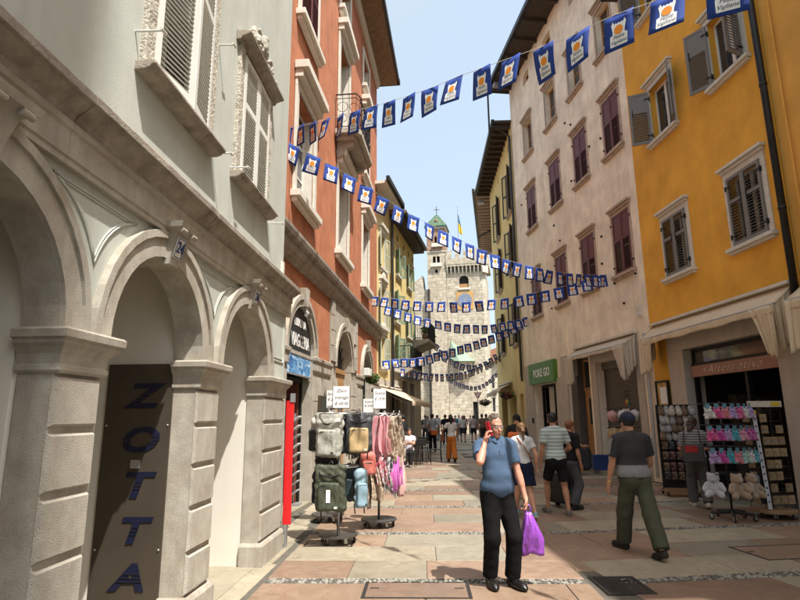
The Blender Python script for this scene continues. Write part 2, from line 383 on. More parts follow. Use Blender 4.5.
M['pebble_white'] = mat('pebble_white', (0.31, 0.295, 0.255), 0.6, 0.2, 20, coords='pos')
M['pebble_grey'] = mat('pebble_grey', (0.13, 0.125, 0.11), 0.6, 0.2, 20, coords='pos')
M['iron'] = mat('cast_iron', (0.045, 0.04, 0.036), 0.55, 0.3, 14, metal=0.5)

# ================================================================= ground and paving
g = MB().box(-250, 250, -120, 400, -0.6, -0.030).build('ground', M['mortar']); tag(g, kind='structure')
pv = MB().box(-9, 16, -6, 95, -0.029, -0.010).build('pavement', M['mortar']); tag(pv, kind='structure')
rs = random.Random(21)
SLABS = []
def slab(cx, cy, lx, ly, ang, mt, z=0.0):
    SLABS.append((math.hypot(cx, cy), cx, cy, lx, ly, ang, mt, z))
def field(ox, oy, ang, x0, x1, n0, n1, pitch, keep, seed, w_hi=2.2):
    """cross strips every pitch, three courses of slabs between; local x across the street"""
    q = random.Random(seed); c, s_ = math.cos(ang), math.sin(ang)
    T = lambda x, y: (ox+c*x-s_*y, oy+s_*x+c*y)
    peb = []
    for k in range(n0, n1):
        y0 = k*pitch
        peb.append(y0)
        rows = 3; h = (pitch-0.17)/rows
        for r in range(rows):
            ya = y0+0.085+h*r; x = x0 + 0.0
            tone = q.random() < 0.5
            x -= q.uniform(0, 0.9)
            while x < x1:
                ln = q.uniform(0.85, w_hi); xa, xb = max(x, x0), min(x+ln, x1)
                if xb-xa > 0.12:
                    cx, cy = T((xa+xb)/2, ya+h/2)
                    if keep(cx, cy):
                        t = q.random()
                        mt = ('slab_pink' if t < 0.6 else 'slab_rose') if tone else ('slab_cream' if t < 0.72 else 'slab_grey')
                        slab(cx, cy, xb-xa-0.010, h-0.010, ang, M[mt], q.uniform(-0.0015, 0.0015))
                x += ln
                tone = (not tone) if q.random() < 0.75 else tone
    return peb, T
KL = lambda x, y: y > 3.2
pebL, TL = field(0.0, 6.30, R(-2.2), -1.45, 1.90, -1, 10, 2.43, KL, 5, 1.9)
pebR, TR = field(2.16, 6.20, R(7.2), 0.0, 5.2, -1, 9, 2.44, lambda x, y: y > 3.4 and x > 2.1, 9)
# border course against the left fronts and the channel course in the middle
y = 3.3
while y < 27:
    ln = rs.uniform(0.9, 1.6); slab(-1.64+0.04*(y-7)/4, y+ln/2, 0.30, ln-0.007, R(-3.2), M['slab_cream']); y += ln
y = 3.4
while y < 27:
    ln = rs.uniform(0.7, 1.3)
    if not (5.2 < y+ln/2 < 6.4): slab(2.03+0.018*(y-6), y+ln/2, 0.235, ln-0.007, R(-1.0), M[rs.choice(['slab_pink', 'slab_pink', 'slab_rose'])])
    y += ln
# far street, beyond the bend: courses follow the turned fronts
pebF, TF = field(1.4, 29.2, R(-7.0), -6.0, 7.5, 0, 17, 2.43, lambda x, y: True, 15, 2.4)
SLABU = {}
def slab_unit(mt):
    """unit slab with worn, slightly sunk edges"""
    if mt.name not in SLABU:
        a, b = .5, .488
        vs = [(-a, -a, -.5), (a, -a, -.5), (a, a, -.5), (-a, a, -.5), (-a, -a, .40), (a, -a, .40), (a, a, .40), (-a, a, .40), (-b, -b, .5), (b, -b, .5), (b, b, .5), (-b, b, .5)]
        SLABU[mt.name] = MB().add(vs, [(0,3,2,1),(0,1,5,4),(1,2,6,5),(2,3,7,6),(3,0,4,7),(4,5,9,8),(5,6,10,9),(6,7,11,10),(7,4,8,11),(8,9,10,11)]).mesh('slab_'+mt.name, mt)
    return SLABU[mt.name]
SLABS.sort(key=lambda a: a[0])
rest = {}
for i, (d, cx, cy, lx, ly, ang, mt, z) in enumerate(SLABS):
    if i < 300:
        inst('slab', slab_unit(mt), pv, (cx, cy, z-0.02), (0, 0, ang), (lx, ly, 0.04))
    else:
        mb = rest.setdefault(mt.name, (MB(), mt))[0]; mb.M = Matrix.Translation((cx, cy, z-0.02)) @ Matrix.Rotation(ang, 4, 'Z'); mb.box(-lx/2, lx/2, -ly/2, ly/2, -0.02, 0.02); mb.M = None
for k, (mb, mt) in rest.items():
    tag(mb.build('far_slabs', mt, pv), kind='stuff')
# pebble strips
mb = MB()
def pebbles(T, x0, x1, yc, keep, q, st=0.046):
    nx = int((x1-x0)/st)
    for r in range(4):
        for i in range(nx):
            x = x0+(i+q.uniform(0.2, 0.8))*st; y = yc-0.063+0.042*r+q.uniform(-0.007, 0.007)
            X, Y = T(x, y)
            if not keep(X, Y): continue
            a = q.uniform(0, 3.1); ra, rb = q.uniform(0.017, 0.026), q.uniform(0.014, 0.021); h = q.uniform(0.001, 0.006)
            pts = []
            for k in range(6):
                t = a+k*math.pi/3; pts.append((X+ra*math.cos(t), Y+rb*math.sin(t)))
            mb.mi = 0 if q.random() < 0.58 else 1
            mb.add([(p[0], p[1], -0.012) for p in pts]+[(X+(p[0]-X)*.8, Y+(p[1]-Y)*.8, h) for p in pts],
                   [(6, 7, 8, 9, 10, 11)]+[(k, (k+1) % 6, 6+(k+1) % 6, 6+k) for k in range(6)])
q = random.Random(3)
for yk in pebL[:8]: pebbles(TL, -1.42, 1.88, yk, lambda x, y: y > 3, q)
for yk in pebR[:7]: pebbles(TR, 0.04, 4.9, yk, lambda x, y: y > 3, q)
for yk in pebF[:4]: pebbles(TF, -3, 5, yk, lambda x, y: True, q, 0.08)
tag(mb.build('pebble_strip', [M['pebble_white'], M['pebble_grey']], pv), kind='stuff')
# drain grate and manhole covers
gr = empty('drain_grate', (2.19, 6.08, 0.0), R(0), 'dark iron slotted drain grate at the edge of the sunlit paving', 'drain')
mb = MB().box(-.235, .235, -.30, -.27, -.01, .006).box(-.235, .235, .27, .30, -.01, .006).box(-.235, -.205, -.27, .27, -.01, .006).box(.205, .235, -.27, .27, -.01, .006).box(-.2, .2, -.27, .27, -.009, -.006)
mb.build('frame', M['iron'], gr)
for k in range(11): inst('bar', unit_box(M['iron']), gr, (0, -0.245+k*0.049, 0.0), (0, 0, 0), (0.41, 0.028, 0.010))
def manhole(x, y, lx, ly, ang, mt, label):
    e = empty('manhole_cover', (x, y, 0), ang, label, 'manhole cover')
    mb = MB()
    for a in (-1, 1): mb.box(a*lx/2-.018, a*lx/2+.018, -ly/2-.018, ly/2+.018, -.01, .0045); mb.box(-lx/2+.018, lx/2-.018, a*ly/2-.014, a*ly/2+.014, -.01, .0045)
    mb.build('frame', M['iron'], e)
    inst('stone_infill', unit_box(mt), e, (0, 0, -0.008), (0, 0, 0), (lx-.036, ly-.028, 0.022))
    for a in (-1, 1): inst('lifting_slot', unit_box(M['iron']), e, (a*(lx/2-.09), 0.1*ly, 0.0035), (0, 0, 0), (.09, .03, .004))
manhole(0.14, 5.98, 1.02, 0.5, R(-2.2), M['slab_pink'], 'pink stone manhole cover in a dark frame on the sunny paving')
manhole(4.75, 7.40, 1.05, 0.66, R(7.2), M['slab_pink'], 'pink stone manhole cover in a dark frame in the shade')
manhole(-0.98, 8.05, 0.62, 0.30, R(-2.2), M['slab_rose'], 'small pink stone cover beside the front bag rack')

# ================================================================= building materials
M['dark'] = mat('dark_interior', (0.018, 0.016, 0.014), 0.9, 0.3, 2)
M['grey_plaster'] = mat('grey_plaster', (0.465, 0.485, 0.43), 0.9, 0.07, 1.6, 0.12, 90, streak=0.38, streakcol=(0.29, 0.28, 0.235), col2=(0.38, 0.375, 0.32), c2amt=0.5)
M['infill'] = mat('smooth_render', (0.68, 0.64, 0.56), 0.85, 0.06, 1.0, 0.04, 60, streak=0.15, streakcol=(0.45, 0.42, 0.36))
M['lime'] = mat('limestone', (0.40, 0.37, 0.31), 0.85, 0.16, 6, 0.22, 110, col2=(0.28, 0.225, 0.165), c2amt=0.65, streak=0.5, streakcol=(0.20, 0.17, 0.135))
M['lime_block'] = mat('limestone_block', (0.42, 0.39, 0.33), 0.9, 0.14, 7, 0.45, 150, col2=(0.30, 0.25, 0.19), c2amt=0.65, streak=0.35, streakcol=(0.22, 0.19, 0.15), rnd=0.08)
M['cornice_stone'] = mat('cornice_stone', (0.30, 0.26, 0.21), 0.85, 0.22, 8, 0.4, 70, col2=(0.15, 0.12, 0.09), c2amt=0.8)
M['white_paint'] = mat('white_shutter_paint', (0.68, 0.67, 0.61), 0.55, 0.06, 5)
M['rough_stone'] = mat('rough_tufa', (0.50, 0.46, 0.38), 0.95, 0.3, 22, 1.0, 45, col2=(0.22, 0.19, 0.15), c2amt=0.7)
M['glass'] = glass()
M['orange_plaster'] = mat('orange_plaster', (0.43, 0.162, 0.077), 0.9, 0.2, 2.4, 0.2, 60, streak=0.35, streakcol=(0.47, 0.22, 0.125), col2=(0.33, 0.11, 0.05), c2amt=0.6)
M['yellow_plaster'] = mat('ochre_yellow_plaster', (0.79, 0.395, 0.045), 0.9, 0.15, 0.9, 0.15, 70, streak=0.25, streakcol=(0.56, 0.28, 0.06), col2=(0.60, 0.275, 0.03), c2amt=0.7)
M['yellow_plaster2'] = mat('yellow_plaster_neighbour', (0.70, 0.36, 0.07), 0.9, 0.12, 0.9, 0.15, 70, streak=0.25)
M['pink_plaster'] = mat('pale_pink_plaster', (0.90, 0.79, 0.62), 0.9, 0.15, 1.6, 0.4, 40, streak=0.6, streakcol=(0.60, 0.48, 0.37), col2=(0.68, 0.565, 0.45), c2amt=0.7)
M['ochre_plaster'] = mat('dull_ochre_plaster', (0.76, 0.575, 0.235), 0.9, 0.10, 1.2, 0.2, 60, streak=0.35, streakcol=(0.26, 0.21, 0.11))
M['cream_plaster'] = mat('cream_yellow_plaster', (0.66, 0.53, 0.27), 0.9, 0.07, 0.8, streak=0.25)
M['yellow2'] = mat('pale_yellow_plaster', (0.68, 0.54, 0.24), 0.9, 0.07, 0.8, streak=0.2)
M['wood_soffit'] = mat('brown_soffit', (0.20, 0.13, 0.07), 0.8, 0.3, 6)
M['dark_wood'] = mat('dark_eave_wood', (0.055, 0.042, 0.032), 0.8, 0.3, 8)
M['gutter'] = mat('dark_metal_gutter', (0.035, 0.033, 0.032), 0.45, 0.2, 4, metal=0.6)
M['tile'] = mat('roof_tile', (0.27, 0.13, 0.075), 0.85, 0.3, 6)
M['white_stone'] = mat('pale_window_stone', (0.62, 0.58, 0.50), 0.8, 0.10, 8, 0.2, 60)
M['pink_stone'] = mat('weathered_pink_stone', (0.48, 0.37, 0.28), 0.85, 0.18, 9, 0.4, 50, col2=(0.3, 0.22, 0.16), c2amt=0.6)
M['maroon'] = mat('maroon_shutter_paint', (0.12, 0.025, 0.022), 0.55, 0.12, 6)
M['grey_shutter'] = mat('grey_brown_shutter_paint', (0.19, 0.175, 0.155), 0.6, 0.08, 6)
M['black_iron'] = mat('black_wrought_iron', (0.012, 0.012, 0.012), 0.5, 0.2, 10, metal=0.3)
M['green_shutter'] = mat('pale_green_shutter_paint', (0.17, 0.24, 0.17), 0.6, 0.1, 6)
M['dark_shutter'] = mat('dark_shutter_paint', (0.035, 0.033, 0.03), 0.6, 0.1, 6)
M['oak'] = mat('varnished_oak', (0.36, 0.19, 0.075), 0.5, 0.25, 7)
M['canvas'] = mat('cream_awning_canvas', (0.62, 0.50, 0.34), 0.85, 0.06, 3, 0.05, 120, streak=0.2)
M['concrete'] = mat('pale_concrete', (0.46, 0.40, 0.33), 0.9, 0.1, 3, 0.2, 60, streak=0.3)
M['alu'] = mat('grey_aluminium', (0.40, 0.40, 0.40), 0.4, 0.05, 4, metal=0.6)

def slats(f, leaf, w, z0, z1, n, m, individual, tilt=0.55, dep=0.052, th=0.008, side=1):
    """louvre slats in a leaf (leaf extends along local y)"""
    st = 0.055
    if individual:
        for k in range(n):
            inst('slat', unit_box(m), leaf, (0, w/2, z0+(k+0.5)*(z1-z0)/n), (0, tilt*side, 0), (dep, w-2*st+0.01, th))
    else:
        mb = MB()
        for k in range(n):
            zc = z0+(k+0.5)*(z1-z0)/n; dx, dz = math.cos(tilt*side)*dep/2, -math.sin(tilt*side)*dep/2
            a, b = st-0.005, w-st+0.005
            mb.add([(-dx, a, zc-dz-th/2), (dx, a, zc+dz-th/2), (dx, b, zc+dz-th/2), (-dx, b, zc-dz-th/2), (-dx, a, zc-dz+th/2), (dx, a, zc+dz+th/2), (dx, b, zc+dz+th/2), (-dx, b, zc-dz+th/2)],
                   [(0,3,2,1),(4,5,6,7),(0,1,5,4),(1,2,6,5),(2,3,7,6),(3,0,4,7)])
        tag(mb.build('slats', m, leaf), kind='stuff')
def shutter(f, hu, dirn, width, z0, z1, ang, m, panels, w=0.03, individual=False, iron=None, th=0.04, sdep=0.055):
    """one shutter leaf. panels: list of (za, zb, n) fractions of the height that carry slats (n slats) or a solid panel (n=0)"""
    mb = MB(); st = 0.06; H_ = z1-z0
    mb.box(-th/2, th/2, 0, st, 0, H_).box(-th/2, th/2, width-st, width, 0, H_)
    edges = [0.0]+[p[1] for p in panels[:-1]]+[1.0]
    rails = [(0, st*1.3)]+[(p[1]*H_-st*.55, p[1]*H_+st*.55) for p in panels[:-1]]+[(H_-st, H_)]
    for a, b in rails: mb.box(-th/2+.001, th/2-.001, st, width-st, a, b)
    spans = []
    for i, p in enumerate(panels):
        a, b = rails[i][1], rails[i+1][0]
        spans.append((a, b, p[2]))
        if p[2] == 0: mb.box(-th*.22, th*.22, st, width-st, a, b)
    leaf = mb.build('shutter', m, f.root)
    d = (f.s*math.sin(ang), dirn*math.cos(ang))
    leaf.location = f.P(w, hu, z0); leaf.rotation_euler = (0, 0, math.atan2(-d[0], d[1]))
    side = f.s*dirn
    for a, b, n in spans:
        if n: slats(f, leaf, width, a, b, n, m, individual, side=side, dep=sdep)
    if iron:
        mb = MB()
        for z in (0.14*H_, 0.86*H_): mb.box(-th/2-.012, th/2+.012, -0.03, 0.10, z-.014, z+.014); mb.box(-th/2-.012, th/2+.012, -.035, -.012, z-.05, z+.05)
        mb.build('hinge', iron, leaf)
        mb = MB(); mb.box(-th/2-.012, th/2+.012, width-.09, width-.07, 0.56*H_, 0.70*H_); mb.build('catch', iron, leaf)
    return leaf
def window(f, u0, u1, z0, z1, fm, sm=None, sur=0.14, sill=0.12, lintel=None, inset=0.2, mull=1, rails=1, pane=None, proud=0.03, gl=None, sillh=0.09, ear=0.06, ltop=0.12, lproj=0.12):
    """window part with pane, surround, sill and lintel sub-parts"""
    mb = MB(); t = 0.055
    f.box(mb, -inset, -inset+.05, u0, u0+t, z0, z1); f.box(mb, -inset, -inset+.05, u1-t, u1, z0, z1)
    f.box(mb, -inset+.001, -inset+.049, u0+t, u1-t, z0, z0+t); f.box(mb, -inset+.001, -inset+.049, u0+t, u1-t, z1-t, z1)
    for k in range(mull):
        c = u0+(u1-u0)*(k+1)/(mull+1); f.box(mb, -inset+.002, -inset+.052, c-.045, c+.045, z0+t, z1-t)
    for k in range(rails):
        c = z0+(z1-z0)*(k+1)/(rails+1); f.box(mb, -inset+.003, -inset+.046, u0+t, u1-t, c-.02, c+.02)
    wi = mb.build('window', fm, f.root)
    f.part('pane', gl or M['glass'], [(-inset+.015, -inset+.028, u0+.01, u1-.01, z0+.01, z1-.01)], wi)
    if sm:
        f.part('surround', sm, [(-.02, proud, u0-sur, u0, z0, z1), (-.02, proud, u1, u1+sur, z0, z1), (-.02, proud+.002, u0-sur, u1+sur, z1, z1+sur)], wi, bevel=0.006)
        if sill: f.part('sill', sm, [(-inset+.05, sill, u0-sur-ear, u1+sur+ear, z0-sillh, z0), (-.02, sill*.6, u0-sur-ear*.4, u1+sur+ear*.4, z0-sillh*1.7, z0-sillh)], wi, bevel=0.008)
        if lintel: f.part('lintel', sm, [(-.02, lproj*.55, u0-sur-.02, u1+sur+.02, z1+sur, z1+sur+ltop*.5), (-.02, lproj, u0-sur-ear, u1+sur+ear, z1+sur+ltop*.5, z1+sur+ltop)], wi, bevel=0.008)
    return wi
# ================================================================= grey arcaded house, near left
L = Fa('arcaded_house', 'pale grey plaster house with stone arches and white louvred shutters, nearest on the left', -1.60, 7.5, 3.2, 1)
PIERS = [(-4.47, -4.03), (-2.60, -2.10), (-0.62, 0.28)]
ARCH = [(-5.90, -4.47), (-4.03, -2.60), (-2.10, -0.62)]
L.wall('arcade_wall', M['grey_plaster'], -14, 0.26, 2.17, 3.06, [(a, b, 2.17, 2.17+(b-a)/2, (b-a)/2) for a, b in ARCH], -0.235, -0.02)
# the arches open on a shallow portico: back wall, cross walls behind each pier, ceiling and floor
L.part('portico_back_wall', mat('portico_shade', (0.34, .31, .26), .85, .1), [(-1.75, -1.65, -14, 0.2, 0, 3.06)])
L.part('portico_ceiling', M['infill'], [(-1.65, -0.236, -14, 0.2, 3.03, 3.10)])
L.part('portico_floor', M['slab_cream'], [(-1.65, -0.05, -14, 0.2, -.02, .006)])
for ua, ub in ((-6.3, -5.92), (-4.455, -4.05), (-2.585, -2.12), (-.605, .2)): L.part('cross_wall', M['infill'], [(-1.65, -.2385, ua, ub, 0, 3.03)])
L.part('wall_board', M['infill'], [(-1.3, -.26, -4.47, -4.456, 0, 2.12)])
L.part('side_pier', M['lime'], [(-0.236, -0.01, -14, -5.90, 0, 2.165)])
def mould(f, name, m, ua, ub, wb, secs, parent=None):
    """stack of rectangles growing by proj on three sides: [(proj, z)]"""
    vs = []; fs = []
    for p, z in secs: vs += [f.P(wb, ua-p, z), f.P(p, ua-p, z), f.P(p, ub+p, z), f.P(wb, ub+p, z)]
    n = len(secs)
    for i in range(n-1):
        for k in range(4): fs.append((4*i+k, 4*i+(k+1) % 4, 4*i+4+(k+1) % 4, 4*i+4+k))
    fs += [(0, 1, 2, 3), tuple(range(4*n-4, 4*n))]
    mb = MB(); mb.add(vs, fs); return mb.build(name, m, parent or f.root)
GZ = [0.26, 0.59, 0.94, 1.28, 1.62, 1.93]
for (ua, ub) in PIERS:
    sh_ = L.part('pier', M['lime'], [(-0.238, -0.028, ua+.005, ub-.005, 0.0, 2.0)], bevel=0.006)
    for a, b in zip(GZ[:-1], GZ[1:]):
        mb = MB(); ia, ib, za, zb = ua+.0, ub-.03, a+.014, b-.014; e = 0.018
        vs = [L.P(-.03, ia, za), L.P(-.03, ib, za), L.P(-.03, ib, zb), L.P(-.03, ia, zb), L.P(0, ia+.008, za+e), L.P(0, ib-e, za+e), L.P(0, ib-e, zb-e), L.P(0, ia+.008, zb-e)]
        mb.add(vs, [(0,1,2,3),(4,5,6,7),(0,1,5,4),(1,2,6,5),(2,3,7,6),(3,0,4,7)]); mb.build('stone_block', M['lime_block'], sh_)
    mould(L, 'plinth', M['lime'], ua, ub-.01, -.238, [(0.03, 0.0), (0.03, 0.22), (0.012, 0.255)], sh_)
    mould(L, 'capital', M['lime'], ua, ub-.01, -.238, [(0.004, 1.925), (0.016, 1.94), (0.016, 1.965), (0.006, 1.975), (0.012, 2.03), (0.035, 2.065), (0.058, 2.085), (0.058, 2.105), (0.078, 2.115), (0.082, 2.155), (0.07, 2.168)], sh_)
NUM = {1: '24', 2: '26'}
for i, (a, b) in enumerate(ARCH):
    c, r = (a+b)/2, (b-a)/2
    mb = MB(); L.ring(mb, c, 2.172, r-.006, r+.01, -.233, -.015); L.ring(mb, c, 2.172, r-.004, r+.155, -.02, .012); L.ring(mb, c, 2.172, r+.14, r+.195, -.02, .034)
    ar = mb.build('archivolt', M['lime'], L.root)
    # keystone console
    mb = MB()
    secs = [(0.03, 0.075, 2.172+r-.055), (0.055, 0.085, 2.172+r+.06), (0.085, 0.10, 2.172+r+.16), (0.10, 0.11, 2.172+r+.19), (0.15, 0.155, 2.172+r+.215), (0.165, 0.165, 2.172+r+.255)]
    vs = []; fs = []
    for w, h, z in secs: vs += [L.P(-.02, c-h, z), L.P(w, c-h, z), L.P(w, c+h, z), L.P(-.02, c+h, z)]
    for k in range(len(secs)-1):
        for q_ in range(4): fs.append((4*k+q_, 4*k+(q_+1) % 4, 4*k+4+(q_+1) % 4, 4*k+4+q_))
    fs += [(0, 1, 2, 3), tuple(range(4*len(secs)-4, 4*len(secs)))]
    mb.add(vs, fs); ks = mb.build('keystone', M['lime'], L.root)
    mb = MB()
    for sg in (-1, 1):   # volutes
        mb.tube([L.P(.135, c+sg*.05, 2.172+r+.20), L.P(.135, c+sg*.13, 2.172+r+.20)], 0.02, 10)
    mb.build('volute', M['lime'], ks)
    if i in NUM:
        pl = L.part('house_number', mat('number_enamel', (0.75, 0.73, 0.66), 0.35, 0.03), [(0.0, 0.009, -.062, .062, -.082, .082)], ks)
        pl.location = L.P(.066, c, 2.172+r+.085); pl.rotation_euler = (0, R(15), 0)
        pl['label'] = 'white number plate reading ' + NUM[i] if i == 1 else 'small white house number plate'
        vs, fs = text_mb(NUM[i], 0.125, 0.004, 0, 1.0, 0.85, 0.001); mb = MB()
        blue = mat('enamel_blue', (0.015, 0.03, 0.16), 0.35, 0.03)
        mb.add([(.0155-y_, x_, z_) for x_, y_, z_ in vs], fs)
        for sg in (-1, 1): mb.box(.0092, .0115, -.056, .056, sg*.073-.003, sg*.073+.003); mb.box(.0092, .0115, sg*.056-.003, sg*.056+.003, -.07, .07)
        o = mb.build('house_number', blue, ks); o.location = pl.location; o.rotation_euler = pl.rotation_euler
# moulded spandrel fields
def spandrel(pts, arcs):
    mb = MB()
    for sc_, r_ in ((1.0, 0.010), (0.86, 0.0065)):
        cx = sum(p[0] for p in pts)/len(pts); cz = sum(p[1] for p in pts)/len(pts)
        path = []
        for i, p in enumerate(pts):
            q_ = pts[(i+1) % len(pts)]; bow = arcs[i]; n = 8
            for k in range(n):
                t = k/n; u = p[0]+(q_[0]-p[0])*t; z = p[1]+(q_[1]-p[1])*t
                u += bow[0]*4*t*(1-t); z += bow[1]*4*t*(1-t)
                path.append(L.P(-.016, cx+(u-cx)*sc_, cz+(z-cz)*sc_))
        mb.tube(path, r_, 5, closed=True)
    mb.build('spandrel_moulding', M['grey_plaster'], L.root, smooth=True)
spandrel([(-4.68, 3.00), (-3.80, 3.00), (-4.24, 2.60)], [(0, 0), (-.05, .06), (.05, .06)])
spandrel([(-2.84, 3.00), (-1.86, 3.00), (-2.34, 2.60)], [(0, 0), (-.06, .06), (.06, .06)])
spandrel([(-0.90, 3.00), (0.16, 3.00), (0.16, 2.40), (-.36, 2.40)], [(0, 0), (0, 0), (0, 0), (.10, .08)])
# frieze and cornice, in stone lengths
u = -8.5; q = random.Random(4)
prof = [(-.02, 3.30), (.05, 3.30), (.06, 3.335), (.10, 3.36), (.13, 3.385), (.14, 3.40), (.165, 3.405), (.165, 3.455), (.15, 3.475), (-.02, 3.50)]
while u < 0.25:
    ln = min(q.uniform(1.1, 1.9), 0.33-u)
    MB().ext([(L.s*w, z) for w, z in [(-.02, 3.06), (.022, 3.06), (.022, 3.10), (.032, 3.105), (.034, 3.25), (.05, 3.26), (.05, 3.299), (-.02, 3.299)]], 'y', u+.002, u+ln-.002).build('frieze_stone', M['lime'], L.root)
    dz = q.uniform(-.006, .006)
    MB().ext([(L.s*w, z+dz*(w > .1)) for w, z in prof], 'y', u+.003, u+ln-.003).build('cornice_stone', M['cornice_stone'], L.root, bevel=0.006)
    u += ln
W1 = (-3.81, -2.80, 4.17, 6.10); W2 = (-1.93, -0.98, 4.20, 5.66)
L.wall('upper_wall', M['grey_plaster'], -14, 0.06, 3.49, 11.0, [W1, W2], -0.40, -0.03)
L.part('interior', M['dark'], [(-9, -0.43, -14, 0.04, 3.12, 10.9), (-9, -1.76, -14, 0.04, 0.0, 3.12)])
L.part('roof', M['tile'], [(-9.2, 0.6, -14.2, 0.3, 11.0, 11.25)])
for wi_, (u0, u1, z0, z1) in enumerate((W1, W2)):
    wo = window(L, u0, u1, z0, z1, M['white_paint'], None, inset=0.25)
    j = 0.13
    mb = MB()
    L.box(mb, -.05, .012, u0-j, u0, z0, z1+.05); L.box(mb, -.05, .012, u1, u1+j, z0, z1+.05)
    mb.build('stone_jamb', M['rough_stone'], wo, bevel=0.01)
    # bracketed sill cut from one weathered stone
    MB().ext([(L.s*w, z) for w, z in [(-.25, z0-.005), (.115, z0-.012), (.12, z0-.045), (.09, z0-.055), (.075, z0-.075), (.03, z0-.09), (-.05, z0-.09)]], 'y', u0-j-.05, u1+j+.06).build('sill', M['cornice_stone'], wo, bevel=0.008)
    for hu, dr in ((u0, 1), (u1, -1)):
        shutter(L, hu, dr, (u1-u0)/2-.004, z0+.012, z1-.01, R(9 if wi_ == 0 else 1.0), M['white_paint'], [(0, 0.60, 24 if wi_ == 0 else 19), (0.60, 1, 16 if wi_ == 0 else 12)], w=.0, individual=True, sdep=0.038)
# carved pediment over the far window
wz = 5.70
pm = MB().ext([(L.s*w, z) for w, z in [(-.03, wz), (.02, wz), (.04, wz+.035), (.11, wz+.06), (.135, wz+.065), (.135, wz+.10), (-.03, wz+.12)]], 'y', -2.14, -0.78).build('pediment', M['cornice_stone'], L.root, bevel=0.008)
q = random.Random(12); NP = []
# built from many small scrolls and leaves merged into one carving (modelled after the surface-net helper is available)
ORN = (wz, pm)
# shutter stays and a bracket
for (u, z, ln) in ((-4.02, 4.36, .17), (-2.58, 4.14, .15), (-2.10, 4.22, .16), (-0.72, 4.10, .15), (-2.58, 5.3, .12)):
    mb = MB(); mb.tube([L.P(-.03, u, z), L.P(ln, u, z-.005)], .008, 6); mb.tube([L.P(ln, u-.03, z-.01), L.P(ln, u+.05, z)], .012, 6); mb.build('shutter_stay', M['white_paint'], L.root)
L.part('meter_cover', M['white_stone'], [(-.03, .0, -.06, .02, 3.62, 3.78)])

# brushed metal shop sign under the middle arch
brushed = mat('brushed_bronze_plate', (0.085, 0.069, 0.051), 0.48, 0.15, 2.0, metal=0.4)
zs = empty('shop_sign_panel', tuple(L.W(-.515, -2.587, 0)), -R(3.2), 'tall brushed metal panel with ZOTTA in dark blue letters under the arch', 'shop sign')
MB().box(-.305, .285, -.020, 0, .02, 2.145).build('plate', brushed, zs, bevel=0.003)
lb = mat('sign_navy', (0.008, 0.010, 0.030), 0.45, 0.05)
def sliced_text(ch, size, shear, cuts):
    vs, fs = text_mb(ch, size, 0.006, shear, 1.0, 1.42, size*0.03)
    bm = bmesh.new(); bv = [bm.verts.new((x_, y_, z_)) for x_, y_, z_ in vs]
    for f_ in fs:
        try: bm.faces.new([bv[i] for i in f_])
        except ValueError: pass
    out = MB()
    zs_ = [-9]+[c for ab in cuts for c in ab]+[9]
    for k in range(0, len(zs_), 2):
        b2 = bm.copy()
        for z_, cl in ((zs_[k], False), (zs_[k+1], True)):
            if abs(z_) < 8: bmesh.ops.bisect_plane(b2, geom=b2.verts[:]+b2.edges[:]+b2.faces[:], plane_co=(0, 0, z_), plane_no=(0, 0, 1), clear_outer=cl, clear_inner=not cl)
        b2.verts.index_update(); out.add([tuple(v.co) for v in b2.verts], [tuple(v.index for v in f_.verts) for f_ in b2.faces]); b2.free()
    bm.free(); return out
for ch, z in zip('ZOTTA', (1.86, 1.49, 1.12, 0.76, 0.40)):
    s_ = 0.285; mb = sliced_text(ch, s_, 0.22, [(-.036, -.026), (-.008, .002), (.020, .030)])
    o = mb.build('letter', lb, zs); o.location = (.01, -.0245, z)
MB().box(-.035, .045, -.028, -.0202, 1.265, 1.335).build('logo_plate', M['alu'], zs)
for z_ in (1.62, .62):
    for x_ in (-.28, .26): MB().lathe([(.009, 0), (.009, .005), (.005, .008)], 8).build('rivet', M['alu'], zs).matrix_local = Matrix.Translation((x_, -.02, z_)) @ Matrix.Rotation(R(90), 4, 'X')
# red board at the corner
rb = empty('display_board', tuple(L.W(0.02, .40, 0)), -R(3.2), 'narrow bright red board standing at the bookshop corner', 'board')
red = mat('red_gloss', (0.60, 0.018, 0.02), 0.35, 0.05)
MB().box(-.03, .08, -.02, .015, .28, 1.90).build('panel', red, rb, bevel=0.004)
MB().box(.0, .03, -.035, .03, .0, .28).box(.03, .09, -.03, .025, 1.88, 2.0).build('post', M['alu'], rb)

# ================================================================= orange house
O = Fa('orange_house', 'tall orange plaster house with stone ground floor, balcony and deep eave', -1.79, 11.86, 5.8, 1)
OPS = [(-2.05, -0.27, 2.88), (1.95, 3.95, 2.95), (5.80, 7.60, 2.92)]
for ua, ub in ((-3.6, -2.05), (-.27, 1.95), (3.95, 5.8), (7.6, 9.25)): O.part('stone_base', M['lime'], [(-.35, 0.0, ua, ub, 0, 2.88)])
O.wall('ground_floor_wall', M['orange_plaster'], -3.6, 9.2, 2.88, 4.45, [(a, b, 2.88, 2.88+(b-a)/2, (b-a)/2) for a, b, s_ in OPS], -0.35, -0.03)
for ua, ub in ((-3.6, -2.06), (-.25, 1.30), (4.67, 5.78), (7.62, 9.27)):
    mould(O, 'string_course', M['lime'], ua+.05, ub-.05, -.02, [(0.0, 2.58), (.05, 2.62), (.05, 2.80), (.08, 2.82), (.085, 2.88), (0.03, 2.91)])
